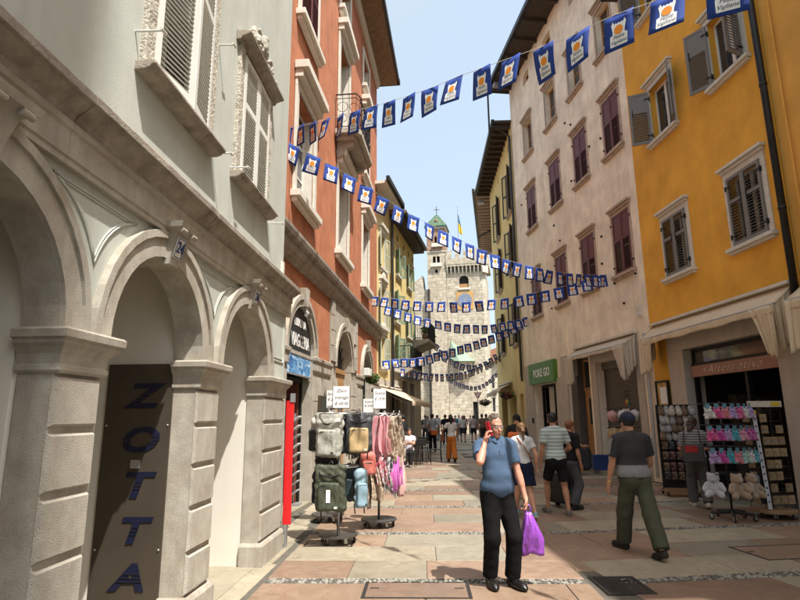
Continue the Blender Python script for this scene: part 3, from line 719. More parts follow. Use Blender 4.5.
for i, (a, b, s_) in enumerate(OPS):
    c, r = (a+b)/2, (b-a)/2
    mb = MB(); O.ring(mb, c, 2.884, r-.008, r+.01, -.348, -.02); O.ring(mb, c, 2.884, r-.004, r+.15, -.03, .035); O.ring(mb, c, 2.884, r+.13, r+.22, -.03, .07); mb.build('archivolt', M['lime'], O.root)
    mb = MB(); O.ext(mb, [(c-.08, 2.87+r), (c+.08, 2.87+r), (c+.13, 2.9+r+.34), (c-.13, 2.9+r+.34)], -.02, .12); mb.build('keystone', M['lime'], O.root, bevel=.01)
# rusticated portal round the middle arch
O.wall('portal_surround', M['lime'], 1.31, 4.66, 2.90, 4.44, [(1.96, 3.94, 2.90, 3.87, .99)], -.02, .02)
for sd, (ua, ub) in (('a', (1.31, 1.93)), ('b', (3.97, 4.66))):
    z = 0.0; k = 0
    while z < 4.4:
        h = min(.37, 4.43-z); ins = .16*(k % 2)
        a, b = (ua, ub-ins*.0) if z < 2.5 else ((ua, ua+.42-ins) if sd == 'a' else (ub-.42+ins, ub))
        if not (2.5 < z < 2.6): O.piece('stone_block', M['lime_block'], .0, .06, a, b, z+.012, z+h-.012)
        z += h; k += 1
u = -3.6; q = random.Random(8)
for (a, b) in ((-3.5, -2.1), (-.22, 1.28), (4.7, 5.75), (7.65, 9.2)):   # ashlar courses of the ground floor
    z = 0.0
    while z < 2.5:
        h = .50; uu = a
        while uu < b-.05:
            ln = min(q.uniform(.55, .95), b-uu); 
            if b-uu-ln < .2: ln = b-uu
            O.piece('stone_block', M['lime_block'], -.01, .022+q.uniform(0, .006), uu+.004, uu+ln-.004, z+.004, z+h-.004); uu += ln
        z += h
MB().ext([(O.s*w, z) for w, z in [(-.03, 4.45), (.04, 4.45), (.06, 4.52), (.13, 4.58), (.15, 4.66), (.15, 4.74), (.21, 4.78), (.235, 4.86), (.235, 4.92), (-.03, 4.98)]], 'y', -3.6, 9.35).build('band_cornice', M['cornice_stone'], O.root)
R2, R3, R4 = (5.85, 8.05), (9.72, 12.0), (12.95, 14.25)
COLS = [(-1.85, -0.55), (1.95, 3.25), (5.75, 6.95)]
ops = [(a, b, *R2) for a, b in COLS]+[(COLS[0][0], COLS[0][1], *R3), (COLS[1][0], COLS[1][1], 9.02, 12.0), (COLS[2][0], COLS[2][1], *R3)]+[(a, b, *R4) for a, b in COLS]
O.wall('upper_wall', M['orange_plaster'], -3.6, 9.2, 4.95, 15.3, ops, -0.40, -0.03)
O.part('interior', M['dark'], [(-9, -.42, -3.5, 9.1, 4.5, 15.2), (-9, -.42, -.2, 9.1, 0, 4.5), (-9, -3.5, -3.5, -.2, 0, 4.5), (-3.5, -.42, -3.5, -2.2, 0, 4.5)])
MB().ext([(O.s*w, z) for w, z in [(-.03, 15.0), (.05, 15.0), (.08, 15.12), (.12, 15.2), (.12, 15.3), (-.03, 15.3)]], 'y', -3.6, 9.2).build('crown_moulding', M['white_stone'], O.root)
rf = O.part('roof', M['wood_soffit'], [(-.45, .80, -3.6, 9.45, 15.3, 15.42)])
O.part('gutter', M['gutter'], [(.78, .90, -3.6, 9.5, 15.36, 15.56), (-.3, .92, 9.45, 9.53, 15.30, 15.56)], rf)
MB().ext([(O.s*w, z) for w, z in [(.85, 15.44), (-4.5, 17.3), (-9, 15.44)]], 'y', -3.6, 9.5).build('roof_slope', M['tile'], rf)
for (ua, ub), (z0, z1), kind in [(c, R2, 'cornice') for c in COLS]+[(COLS[0], R3, 'cornice'), (COLS[1], (9.02, 12.0), 'cornice'), (COLS[2], R3, 'cornice')]+[(c, R4, None) for c in COLS]:
    w_ = window(O, ua, ub, z0, z1, M['white_paint'], M['white_stone'], sur=.16, sill=.16, lintel=kind, inset=.28, rails=2, ltop=.34, lproj=.26, sillh=.13)
    O.part('reveal', M['white_stone'], [(-.26, -.032, ub-.03, ub+.001, z0+.002, z1-.002)], w_)
for hu, dr in ((COLS[0][0], 1), (COLS[0][1], -1)):
    shutter(O, hu, dr, .645, 9.74, 11.98, R(3), M['maroon'], [(0, .5, 22), (.5, 1, 22)], w=.0)
for hu, dr in ((COLS[2][0], 1), (COLS[2][1], -1)):
    shutter(O, hu, dr, .595, 9.74, 11.98, R(3), M['maroon'], [(0, .5, 22), (.5, 1, 22)], w=.0)
# balcony
bal = MB()
bal.ext([(.0, 1.45), (.56, 1.45), (.66, 1.65), (.66, 3.45), (.56, 3.65), (0, 3.65)], 'z', 8.86, 9.0).ext([(.0, 1.6), (.46, 1.6), (.54, 1.75), (.54, 3.35), (.46, 3.5), (0, 3.5)], 'z', 8.74, 8.86)
bo = bal.build('balcony', M['lime'], O.root, bevel=.01)
for u_ in (1.8, 3.3):
    MB().ext([(0, 8.74), (.46, 8.74), (.44, 8.62), (.25, 8.55), (.15, 8.35), (0, 8.3)], 'y', u_-.09, u_+.09).build('bracket', M['lime'], bo)
mb = MB()
path = [(0, 1.5), (.54, 1.5), (.61, 1.68), (.61, 3.42), (.54, 3.6), (0, 3.6)]
for z, r_ in ((9.98, .018), (9.06, .012), (9.86, .010)): mb.tube([(x, y_, z) for x, y_ in path], r_, 6)
mb.build('railing', M['black_iron'], bo)
mb = MB()
pts = []
for (a, b) in zip(path[:-1], path[1:]):
    n = max(1, int(math.hypot(b[0]-a[0], b[1]-a[1])/.16))
    for k in range(n): pts.append((a[0]+(b[0]-a[0])*k/n, a[1]+(b[1]-a[1])*k/n))
for k, (x, y_) in enumerate(pts): mb.tube([(x, y_, 9.0), (x, y_, 9.98)], .008, 5)
for (a, b) in zip(pts[:-2:2], pts[2::2]):    # scrolls
    cx, cy = (a[0]+b[0])/2, (a[1]+b[1])/2; dx, dy = b[0]-a[0], b[1]-a[1]; d_ = math.hypot(dx, dy) or 1
    for zc, rr in ((9.3, .12), (9.62, .14)):
        mb.tube([(cx+dx/d_*rr*math.cos(t), cy+dy/d_*rr*math.cos(t), zc+rr*math.sin(t)) for t in [k*math.pi/6 for k in range(12)]], .008, 4, closed=True)
mb.build('baluster_scrolls', M['black_iron'], bo)
# bookshop: sign in the arch, banner, doorway
sb = mat('sign_charcoal', (0.022, 0.024, 0.023), 0.5, 0.08)
mb = MB(); c = -1.16; r = .885
mb.ext([(c+r*math.cos(t), 2.90+r*math.sin(t)) for t in [math.pi*k/24 for k in range(25)]], 'x', -.07, -.04)
sg = mb.build('shop_sign_board', sb, O.root)
wl_ = mat('sign_white', (0.75, 0.74, 0.70), 0.5, 0.03)
O.text('LIBRERIA', wl_, c+.05, 3.45, -.035, .21, sg, 'lettering', bold=.004, fit=.80)
O.text('VIAGGERIA', wl_, c+.09, 3.10, -.035, .34, sg, 'lettering', bold=.006, fit=1.26)
mb = MB(); mb.tube([(-.04, c, 3.74), (.08, c, 3.70), (.13, c, 3.62)], .012, 6); mb.build('lamp_arm', M['alu'], sg)
mb = MB(); mb.M = Matrix.Translation((.13, c, 3.60)) @ Matrix.Rotation(R(35), 4, 'Y'); mb.box(-.035, .035, -.13, .13, -.05, .05); mb.build('lamp_head', M['alu'], sg, bevel=.01)
O.part('transom', M['lime'], [(-.20, -.02, -2.04, -.28, 2.835, 2.895)])
ban = ramp_pattern('mountain_print', 'blotch', [(0.03, 0.11, 0.30), (0.12, 0.33, 0.60), (0.62, 0.68, 0.72)], (1, 1, 2.0), 0.5, .5, .08, 4.0)
bn = O.part('shop_banner', ban, [(-.06, -.03, -2.0, -.32, 2.47, 2.82)])
O.part('shop_banner_frame', M['alu'], [(-.058, -.02, -2.02, -.30, 2.44, 2.47), (-.058, -.02, -2.02, -.30, 2.82, 2.832)])
O.part('door_frame', M['black_iron'], [(-.30, -.20, -.36, -.29, 0, 2.44), (-.30, -.20, -2.05, -1.98, 0, 2.44), (-.30, -.20, -1.98, -.36, 2.36, 2.44)])
O.part('shop_door', mat('red_brown_door', (0.16, 0.055, 0.035), 0.5, 0.15, 5), [(-1.15, -.24, -.45, -.40, .02, 2.36)])
O.part('door_step', M['slab_grey'], [(-1.6, .02, -2.05, -.27, -.02, .05)])
rk = O.root
mag = empty('magazine_stand', tuple(O.W(-.22, -.78, 0.05)), -R(5.8), 'grey tiered magazine stand inside the bookshop doorway', 'display rack')
mb = MB().box(-.02, .02, -.10, -.07, 0, 1.7).box(-.02, .02, .07, .10, 0, 1.7).box(-.18, .18, -.12, .12, 0, .04); mb.build('frame', M['alu'], mag)
paper = mat('magazine_covers', (0.40, 0.41, 0.42), 0.4, 0.35, 16, rnd=.4)
for k in range(9):
    inst('magazine', unit_box(paper), mag, (.05, 0, .22+k*.17), (0, R(-38), 0), (.20, .24, .02))
# wooden portal door and fanlight
dr_ = O.part('portal_door', M['oak'], [(-.26, -.20, 1.97, 2.94, 0.02, 2.80), (-.26, -.20, 2.96, 3.93, 0.02, 2.80), (-.24, -.16, 1.97, 3.93, 2.80, 2.92)])
for u_ in (2.05, 3.04):
    for z_ in (.15, 1.0, 1.9): O.part('door_panel', M['oak'], [(-.20, -.185, u_+.05, u_+.76, z_, z_+.72)], dr_, bevel=.012)
mb = MB(); c = 2.95
for k in range(1, 9):
    t = math.pi*k/9; mb.tube([(-.2, c, 2.95), (-.2, c+.97*math.cos(t), 2.93+.93*math.sin(t))], .014, 5)
for rr in (.35, .65): mb.tube([(-.2, c+rr*math.cos(t), 2.93+rr*math.sin(t)) for t in [math.pi*k/14 for k in range(15)]], .014, 5)
for k in range(6):
    t = math.pi*(k+.5)/6; mb.tube([(-.2, c+.5*math.cos(t)+.11*math.cos(a_), 2.93+.5*math.sin(t)+.11*math.sin(a_)) for a_ in [j*math.pi/4 for j in range(8)]], .011, 4, closed=True)
mb.build('fanlight_grille', M['black_iron'], O.root)
O.part('fanlight_glass', M['glass'], [(-.30, -.28, 1.96, 3.94, 2.92, 3.9)])
# third arch: dark shopfront
O.part('shop_front', M['black_iron'], [(-.26, -.20, 5.82, 5.9, 0, 2.9), (-.26, -.20, 7.5, 7.58, 0, 2.9), (-.26, -.2, 5.9, 7.5, 2.3, 2.42), (-.26, -.20, 6.66, 6.74, 0, 2.3)])
O.part('shop_front_glass', M['glass'], [(-.30, -.27, 5.81, 7.59, 0, 3.78)])
mb = MB(); O.box(mb, -.1, .16, 6.2, 6.75, 2.95, 3.2); mb.build('air_conditioner', M['white_paint'], O.root, bevel=.02)
pf = O.part('menu_case', mat('bronze_frame', (0.11, 0.085, 0.055), 0.4, .1, metal=.6), [(.03, .09, .12, .82, 1.50, 2.12)], bevel=.005)
O.part('menu_glass', M['glass'], [(.088, .094, .17, .77, 1.55, 2.07)], pf)

# ================================================================= cream and yellow houses beyond, left
C1 = Fa('cream_house', 'narrow cream house with pale shutters just past the orange house', -0.90, 21.15, 11.5, 1)
c1 = [(0.55, 1.35, 7.55, 8.95), (0.55, 1.35, 5.05, 6.75), (.55, 1.35, 3.55, 4.75)]
C1.wall('front_wall', M['cream_plaster'], -.5, 2.32, 3.1, 10.6, c1, -.4, 0)
C1.part('shop_level', M['concrete'], [(-.4, 0, -.5, .4, 0, 3.1), (-.4, 0, 2.0, 2.32, 0, 3.1), (-.4, .02, .4, 2.0, 2.6, 3.1)])
C1.part('shop_glass', M['glass'], [(-.3, -.26, .4, 2.0, 0, 2.6)])
C1.part('interior', M['dark'], [(-8, -.42, -.4, 2.3, 0, 10.5)])
for (a, b, z0, z1) in c1:
    window(C1, a, b, z0, z1, M['white_paint'], M['white_stone'], sur=.12, lintel='c', ltop=.3, lproj=.16)
    for hu, dr in ((a, -1), (b, 1)): shutter(C1, hu, dr, .40, z0, z1, R(14), mat('sage_shutter', (0.42, 0.45, 0.34), .6, .08), [(0, .5, 14), (.5, 1, 14)], w=.04)
C1.part('carved_head', M['white_stone'], [(.0, .12, .75, 1.15, 6.99, 7.35), (0, .12, .75, 1.15, 4.99, 5.3), (.0, .09, .85, 1.05, 7.3, 7.5)], bevel=.04)
rf = C1.part('roof', mat('white_soffit', (0.62, 0.60, 0.54), .8, .05), [(-.4, .55, -.6, 2.30, 10.6, 10.72)])
C1.part('gutter', M['gutter'], [(.55, .68, -.7, 2.36, 10.66, 10.85), (-.4, .68, 2.30, 2.38, 10.60, 10.85)], rf)
mb = MB(); mb.tube([(.12, 2.36, 10.3), (.12, 2.36, .3)], .055, 8); mb.tube([(.62, 2.33, 10.62), (.3, 2.35, 10.2), (.12, 2.36, 9.9)], .05, 8); mb.build('drainpipe', M['gutter'], C1.root)
C1.part('chimney', M['tile'], [(-2.0, -1.2, 1.0, 1.8, 10.7, 12.0)])
C2 = Fa('yellow_house', 'pale yellow house with green shutters and two balconies near the tower', -0.84, 21.2, 11.5, 1)
c2 = [(3.35, 4.10, 7.95, 9.05), (6.05, 6.80, 7.95, 9.05), (2.95, 3.75, 5.75, 7.05), (5.75, 6.65, 5.45, 7.05), (3.0, 3.8, 3.95, 5.1), (5.0, 5.8, 3.85, 5.15), (6.7, 7.4, 3.95, 5.1)]
C2.wall('front_wall', M['yellow2'], 2.40, 7.95, 3.55, 10.25, c2, -.4, .0)
C2.part('frieze', M['white_stone'], [(-.02, .03, 2.4, 7.97, 9.35, 9.43)])
C2.part('interior', M['dark'], [(-8, -.42, 2.5, 7.93, 0, 10.2), (-8, -.1, 7.6, 7.9, 0, 10)])
C2.part('side_wall', M['yellow2'], [(-8, -.4, 7.935, 7.955, 0, 10.2)])
for i, (a, b, z0, z1) in enumerate(c2):
    window(C2, a, b, z0, z1, M['white_paint'], M['white_stone'], sur=.07, proud=.02)
    for hu, dr in ((a, -1), (b, 1)): shutter(C2, hu, dr, (b-a)/2, z0, z1, R(20 if i % 2 else 35), M['green_shutter'], [(0, .5, 10), (.5, 1, 10)], w=.03)
for u_ in (3.7, 5.2, 6.4, 7.5): C2.part('attic_vent', M['dark'], [(-.01, .004, u_-.12, u_+.12, 9.6, 9.85)])
rf = C2.part('roof', M['dark_wood'], [(-.4, .55, 2.3, 8.15, 10.25, 10.42)])
MB().ext([(.68, 10.42), (.68, 10.56), (-5, 12.6), (-8, 10.42)], 'y', 2.3, 8.2).build('roof_slope', M['tile'], rf)
C2.part('gutter', M['gutter'], [(.55, .70, 2.3, 8.2, 10.40, 10.56)], rf)
def balcony2(u0, u1, z, wd_, pots):
    b_ = MB(); b_.ext([(0, z), (wd_, z), (wd_, z-.12), (wd_*.75, z-.22), (wd_*.35, z-.34), (.0, z-.5)], 'y', u0, u1); bo_ = b_.build('balcony', M['lime'], C2.root, bevel=.01)
    mb = MB()
    for zz in (z+.95, z+.08): mb.tube([(0, u0+.04, zz), (wd_-.05, u0+.04, zz), (wd_-.05, u1-.04, zz), (0, u1-.04, zz)], .02, 5)
    n = int((u1-u0)/.11)
    for k in range(n+1): y_ = u0+.04+(u1-u0-.08)*k/n; mb.tube([(wd_-.05, y_, z), (wd_-.05, y_, z+.95)], .009, 4)
    for k in range(8): x_ = (wd_-.05)*k/8; mb.tube([(x_, u0+.04, z), (x_, u0+.04, z+.95)], .009, 4)
    mb.build('railing', M['black_iron'], bo_)
balcony2(7.0, 9.6, 5.45, .9, 1)
balcony2(3.6, 6.9, 3.78, .6, 0)
C3 = Fa('stone_shopfront', 'grey stone ground floor with tall dark windows under the yellow house', -0.80, 21.19, 11.5, 1)
C3.wall('stone_wall', M['concrete'], 2.42, 9.4, 0, 3.52, [(2.7, 3.7, 0.2, 2.9), (4.3, 5.6, .2, 3.25), (6.1, 7.4, .2, 3.25)], -.4, 0)
C3.part('cornice', M['white_stone'], [(-.08, .14, 2.4, 9.45, 3.52, 3.66)])
for a, b, z1 in ((2.7, 3.7, 2.9), (4.3, 5.6, 3.25), (6.1, 7.4, 3.25)): window(C3, a, b, .2, z1, M['dark_shutter'], M['white_stone'], sur=.06, sill=0, inset=.25, rails=2)
C2.part('lower_wing', M['yellow2'], [(-7, -.06, 7.96, 9.35, 3.54, 5.0), (-7, -.10, 7.96, 9.3, 0, 3.54)])
# ================================================================= ochre yellow house with the souvenir shop, right
Yh = Fa('ochre_yellow_house', 'ochre yellow house with grey shutters over a souvenir shop, right', 6.55, 13.4, -3.6, -1)
cu = [(-1.13, -0.15), (-3.65, -2.68)]
ops = [(a, b, z, z+1.46) for a, b in cu for z in (4.90, 8.47, 12.0)]
SH = (-3.42, -0.42, 0.0, 3.14)
Yh.wall('front_wall', M['yellow_plaster'], -4.10, 1.04, 0, 13.6, ops+[SH], -.4, 0)
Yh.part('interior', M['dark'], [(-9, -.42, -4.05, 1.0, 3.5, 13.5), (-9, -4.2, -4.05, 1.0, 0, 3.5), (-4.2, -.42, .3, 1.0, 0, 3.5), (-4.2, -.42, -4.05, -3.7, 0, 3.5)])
rf = Yh.part('roof', M['dark_wood'], [(-9, .38, -4.15, 1.04, 13.6, 13.72)])
Yh.part('gutter', M['gutter'], [(.38, .50, -4.15, 1.04, 13.6, 13.74)], rf)
for j, (a, b) in enumerate(cu):
    for i, z in enumerate((4.90, 8.47, 12.0)):
        window(Yh, a, b, z, z+1.46, M['white_paint'], M['white_stone'], sur=.12, sill=.13, lintel='c', inset=.2, rails=0, ltop=.12, lproj=.13, sillh=.075)
        op = [R(1.0), R(1.0)] if i == 0 else [R(148), R(118)] if j == 0 else [R(112), R(150)]
        for k, (hu, dr) in enumerate(((a, 1), (b, -1))):
            shutter(Yh, hu, dr, .485, z+.015, z+1.445, op[k], M['grey_shutter'], [(0, .64, 13), (.64, 1, 7 if i == 0 else 0)], w=.045, individual=(i < 2), iron=M['black_iron'], th=.035)
# concrete shop surround, transom, sign, door recess
Yh.part('shop_surround', M['concrete'], [(-.41, .05, -3.98, -3.41, 0, 3.13), (-.41, .05, -.43, .22, 0, 3.13), (-.41, .052, -3.98, .22, 3.13, 3.56)], bevel=.006)
Yh.part('shop_frame', M['black_iron'], [(-.26, -.16, -3.42, -3.34, 0, 3.14), (-.26, -.16, -.50, -.42, 0, 3.14), (-.26, -.14, -3.34, -.50, 3.06, 3.14), (-.26, -.10, -3.34, -.50, 2.74, 2.80), (-.26, -.17, -2.25, -2.17, 0, 2.48)])
Yh.part('transom_glass', glass('transom_pane', (0.10, 0.085, 0.07)), [(-.22, -.20, -3.34, -.50, 2.80, 3.06)])
mb = MB()
for k in range(13): t = math.pi*(k+1)/14; mb.tube([(.205*1, -2.6, 2.80), (.205, -2.6+.62*math.cos(t), 2.80+.25*math.sin(t))], .008, 4)
sgp = Yh.part('shop_sign', mat('dusty_pink_sign', (0.33, 0.175, 0.125), .6, .06), [(-.18, -.08, -3.34, -.50, 2.49, 2.735)])
cream = mat('sign_cream', (0.72, 0.68, 0.58), .5, .03)
Yh.text('Alternativa', cream, -1.95, 2.615, -.076, .24, sgp, 'lettering', shear=.5, spacing=1.15, fit=1.75, bold=-.006)
mb = MB(); mb.tube([Yh.P(-.075, -1.02+.05*math.cos(t)*(1-t/14), 2.61+.05*math.sin(t)*(1-t/14)) for t in [k*.5 for k in range(22)]], .005, 4); mb.build('logo', cream, sgp)
Yh.part('shop_back_wall', mat('shop_dark_wall', (0.05, 0.042, 0.036), .8, .2), [(-4.1, -4.0, -3.7, .3, 0, 3.4), (-4.1, -.3, -3.72, -3.66, 0, 3.4), (-4.1, -.3, .25, .31, 0, 3.4), (-4.1, -.3, -3.7, .3, 3.35, 3.4)])
Yh.part('shop_shelving', mat('shop_shelves', (0.09, 0.07, 0.055), .7, .4, 8), [(-3.6, -3.2, -3.4, -1.8, .1, 2.0), (-2.6, -1.0, -.6, -.3, .1, 2.1), (-1.2, -.9, -1.5, -1.2, 1.6, 1.95)])
# drainpipes at the house joint
mb = MB(); mb.tube([Yh.P(.09, -4.10, 13.4), Yh.P(.09, -4.10, 3.2)], .062, 10)
for z in (5.2, 7.6, 10.2): mb.tube([Yh.P(.09, -4.10, z-.03), Yh.P(.09, -4.10, z+.03)], .072, 10)
mb.build('drainpipe', M['gutter'], Yh.root, smooth=True)
mb = MB(); mb.tube([Yh.P(.03, -4.42, 12), Yh.P(.03, -4.42, 3.2)], .018, 6)
for z in (4.5, 6, 7.5, 9): mb.tube([Yh.P(.03, -4.42, z-.015), Yh.P(.03, -4.42, z+.015)], .026, 6)
mb.build('gas_pipe', M['yellow_plaster2'], Yh.root)
# gold framed price boards beside the door
def frame_board(f, u0, u1, z0, z1, label, sheet):
    e = empty('notice_frame', tuple(f.W(.05, (u0+u1)/2, (z0+z1)/2)), f.root.rotation_euler.z, label, 'notice board')
    hw, hh, s_ = (u1-u0)/2, (z1-z0)/2, f.s
    def bx(mb, w0, w1, a, b, c, d): x0, x1 = sorted((s_*w0, s_*w1)); mb.box(x0, x1, a, b, c, d); return mb
    mb = MB(); bx(mb, 0, .05, -hw, hw, hh-.05, hh); bx(mb, 0, .05, -hw, hw, -hh, -hh+.05); bx(mb, 0, .05, -hw, -hw+.05, -hh+.05, hh-.05); bx(mb, 0, .05, hw-.05, hw, -hh+.05, hh-.05)
    mb.build('frame', M['black_iron'], e)
    bx(MB(), .01, .02, -hw+.05, hw-.05, -hh+.05, hh-.05).build('backing', ramp_pattern('gold_print', 'blotch', [(0.30, 0.15, 0.02), (0.50, 0.30, 0.05), (0.62, 0.52, 0.25)], (1, 1, 1), .5, .5, .1, 6.0), e)
    if sheet:
        a, b, c, d = sheet; bx(MB(), .022, .026, a, b, c, d).build('paper', M['paper'], e)
    return e
M['paper'] = mat('white_paper', (0.78, 0.77, 0.76), .7, .02)
M['ink'] = mat('black_ink', (0.02, 0.02, 0.025), .6, .05)
frame_board(Yh, .28, .86, 1.72, 2.48, 'gold notice board with a white price sheet hung left of the souvenir shop', (-.20, .12, -.18, .22))

# neighbour at the right edge
Nb = Fa('edge_house', 'yellow house at the right edge of the view behind the drainpipe', 6.55, 13.4, -3.6, -1)
Nb.part('front_wall', M['yellow_plaster2'], [(-.4, -.02, -14, -4.11, 2.9, 14.6), (-.4, -.02, -4.5, -4.11, 0, 2.9), (-.4, -.02, -14, -9, 0, 2.9)])
Nb.part('pier', M['concrete'], [(-.35, .03, -4.62, -4.14, 0, 3.2)])
Nb.part('interior', M['dark'], [(-9, -.42, -14, -4.15, 0, 14.5)])
Nb.part('roof', M['dark_wood'], [(-9, .75, -14, -4.16, 14.6, 14.75)])
frame_board(Nb, -5.4, -4.66, 1.35, 2.48, 'poster frame with yellow and red print at the right edge', None)
# taller house on the same side behind the viewer: it shades the near end of the arcade
Bk = Fa('tall_house', 'tall plastered house behind the viewer on the right', 6.9, -8.6, -3.6, -1)
MB().ext([(0, 0), (7.5, -11), (7.5, -24), (1.0, -24)], 'z', 0, 36).build('front_wall', M['pink_plaster'], Bk.root)
Bk2 = Fa('facing_house', 'plastered house behind the viewer on the left', -2.6, -7, 3.2, 1)
Bk2.part('front_wall', M['grey_plaster'], [(-10, 0, -20, -.4, 0, 12)])

# ================================================================= awnings
def awning(f, name, label, u0, u1, zt, proj, zf, val, drops, m, seed=1):
    """folded canvas awning: sloping cloth with a valance along the front and gathered end curtains (drops=(depth at u0, depth at u1))"""
    e = empty(name, tuple(f.W(0.03, (u0+u1)/2, zt)), f.root.rotation_euler.z, label, 'awning'); s_ = f.s; hw = (u1-u0)/2; q = random.Random(seed)
    mb = MB(); dz = zf-zt
    def top(a, b):
        sag = -.035*math.sin(math.pi*b)*(0.6+.4*math.sin(a*17)); return (s_*proj*b, -hw+2*hw*a, dz*b+sag*.7)
    mb.grid(top, 40, 8); mb.build('canopy', m, e, smooth=True, solid=.006)
    mb = MB()
    def vf(a, b): return (s_*(proj+.012*math.sin(a*61)*b+.004), -hw+2*hw*a, dz-val*b*(1+.10*math.sin(a*23)))
    mb.grid(vf, 90, 4); mb.build('valance', m, e, smooth=True, solid=.005)
    MB().tube([(s_*proj*.99, -hw, dz+.01), (s_*proj*.99, hw, dz+.01)], .018, 8).build('front_bar', M['alu'], e)
    x0, x1 = sorted((0, s_*.13)); MB().box(x0, x1, -hw-.03, hw+.03, .0, .055).build('wall_rail', M['white_stone'], e)
    for sg, dr in ((-1, drops[0]), (1, drops[1])):
        if not dr: continue
        mb = MB()
        def cf(a, b):
            # curtain from the wall to the front bar, gathered and hanging
            x = proj*(1-.25*b*a)*a; fold = .020*math.sin(a*22+seed)*(.3+b)
            zt_ = dz*a; bot = dr*(0.9+.1*a)
            return (s_*(x+.02), sg*(hw-.02)+fold - sg*.05*b, zt_-bot*b)
        mb.grid(cf, 36, 12); mb.build('end_curtain', m, e, smooth=True, solid=.005)
        mb = MB()
        def cf2(a, b):   # front return of the curtain: a gathered panel narrowing downwards
            wd = .62*(1-.42*b**.8); fold = (.012+.035*b)*math.sin(a*26+seed)*(.5+.5*math.sin(a*7+1))
            return (s_*(proj+.015+fold-.10*b*a), sg*(hw-.01-a*wd+.012*math.sin(a*19+b*3)), dz-dr*b*(1-.10*a)-.02*b*math.sin(a*11))
        mb.grid(cf2, 60, 14); mb.build('front_curtain', m, e, smooth=True, solid=.005)
    for u_ in (-.5*hw, .45*hw):
        mb = MB(); a = s_*.03; mb.tube([(a, u_, -.18), (s_*proj*.7, u_+.1, dz-.05), (s_*proj, u_, dz)], .02, 6); mb.build('folding_arm', M['alu'], e)
    return e
awning(Yh, 'awning', 'cream canvas awning over the souvenir shop door', -4.0, .78, 3.86, .40, 3.50, .14, (.92, .86), M['canvas'], 2)
awning(Nb, 'awning', 'cream awning cut off by the right edge', -9.2, -4.36, 3.84, .50, 3.46, .15, (0, .85), M['canvas'], 5)

# ================================================================= pale pink house
Pk = Fa('pale_pink_house', 'pale pink plaster house with maroon shutters above a closed roller shutter', 6.488, 14.388, -6.5, -1)
pc = [(.50, 1.45), (2.68, 3.63), (4.92, 5.87), (7.50, 8.45)]
r1, r2, r3 = (5.60, 7.38), (9.32, 11.08), (12.66, 14.25)
at = [(2.35, 3.15), (4.95, 5.75), (7.45, 8.15)]
ops = [(a, b, *r) for a, b in pc for r in (r1, r2, r3)]+[(a, b, 15.95, 16.45) for a, b in at]
G = [(.82, 3.20, 0, 3.25), (3.75, 5.42, 0, 3.55), (6.55, 8.85, 0, 2.86)]
Pk.wall('front_wall', M['pink_plaster'], 0.02, 10.08, 0, 17.0, ops+G, -.45, 0)
Pk.part('interior', M['dark'], [(-9, -.47, 0.05, 10.05, 3.6, 16.9), (-9, -1.6, 0.05, 10.05, 0, 3.6), (-1.6, -.47, 3.22, 3.74, 0, 3.6), (-1.6, -.47, 5.44, 6.5, 0, 3.6), (-1.6, -.47, 0.05, .8, 0, 3.6)])
Pk.part('stone_surround', M['concrete'], [(0, .04, .50, .82, 0, 3.25), (0, .04, 3.20, 3.56, 0, 3.25), (0, .042, .50, 3.56, 3.25, 3.6), (0, .05, 5.44, 5.95, 0, 3.72), (0, .05, 5.96, 6.5, 0, 3.0), (0, .05, 8.88, 9.9, 0, 3.7)], bevel=.006)
for (a, b) in pc:
    for i, (z0, z1) in enumerate((r1, r2, r3)):
        fm = M['white_paint'] if i < 2 else M['oak']
        window(Pk, a, b, z0, z1, fm, M['pink_stone'], sur=.10, sill=.12, lintel='c', inset=.26, rails=1, proud=.02, ltop=.14, lproj=.12)
        if i < 2:
            for hu, dr in ((a, 1), (b, -1)): shutter(Pk, hu, dr, (b-a)/2-.004, z0+.01, z1-.01, R(1.5), M['maroon'], [(0, .56, 20), (.56, 1, 0)], w=.0, th=.04)
            mb = MB()
            for z in (z0+.25, z1-.25):
                for u_ in (a-.06, b+.06): Pk.box(mb, -.01, .05, u_-.03, u_+.03, z-.02, z+.02)
            mb.build('hinge_pin', M['black_iron'], Pk.root)
for (a, b) in at: window(Pk, a, b, 15.95, 16.45, M['oak'], None, inset=.2, mull=0, rails=0)
mb = MB(); q = random.Random(31)
for k in range(16): u_, z_ = q.uniform(.3, 9.6), q.uniform(4.6, 12); Pk.box(mb, -.01, .05, u_-.025, u_+.025, z_-.03, z_+.03)
mb.build('wall_anchor', M['black_iron'], Pk.root)
rf = Pk.part('roof', M['dark_wood'], [(-9, .95, -.02, 10.25, 17.0, 17.14)])
Pk.part('gutter', M['gutter'], [(.95, 1.10, -.05, 10.35, 17.0, 17.2), (-.3, 1.1, 10.25, 10.35, 16.98, 17.2)], rf)
MB().ext([(-1.1, 17.16), (3, 19.5), (9, 17.2)], 'y', 0, 10.3).build('roof_slope', M['tile'], rf)
for k in range(9): Pk.part('rafter', M['dark_wood'], [(-.0, .95, .5+k*1.15, .62+k*1.15, 16.86, 17.0)], rf)
mb = MB(); mb.tube([Pk.P(1.0, 10.30, 17.0), Pk.P(1.0, 10.30, 14.9)], .045, 8); mb.tube([Pk.P(.10, 10.12, 14.6), Pk.P(.10, 10.12, 3.1)], .05, 8); mb.build('drainpipe', M['gutter'], Pk.root)
fl = MB(); Pk.box(fl, .72, .98, 9.2, 9.5, 16.70, 16.84); fl.build('floodlight', M['alu'], Pk.root)
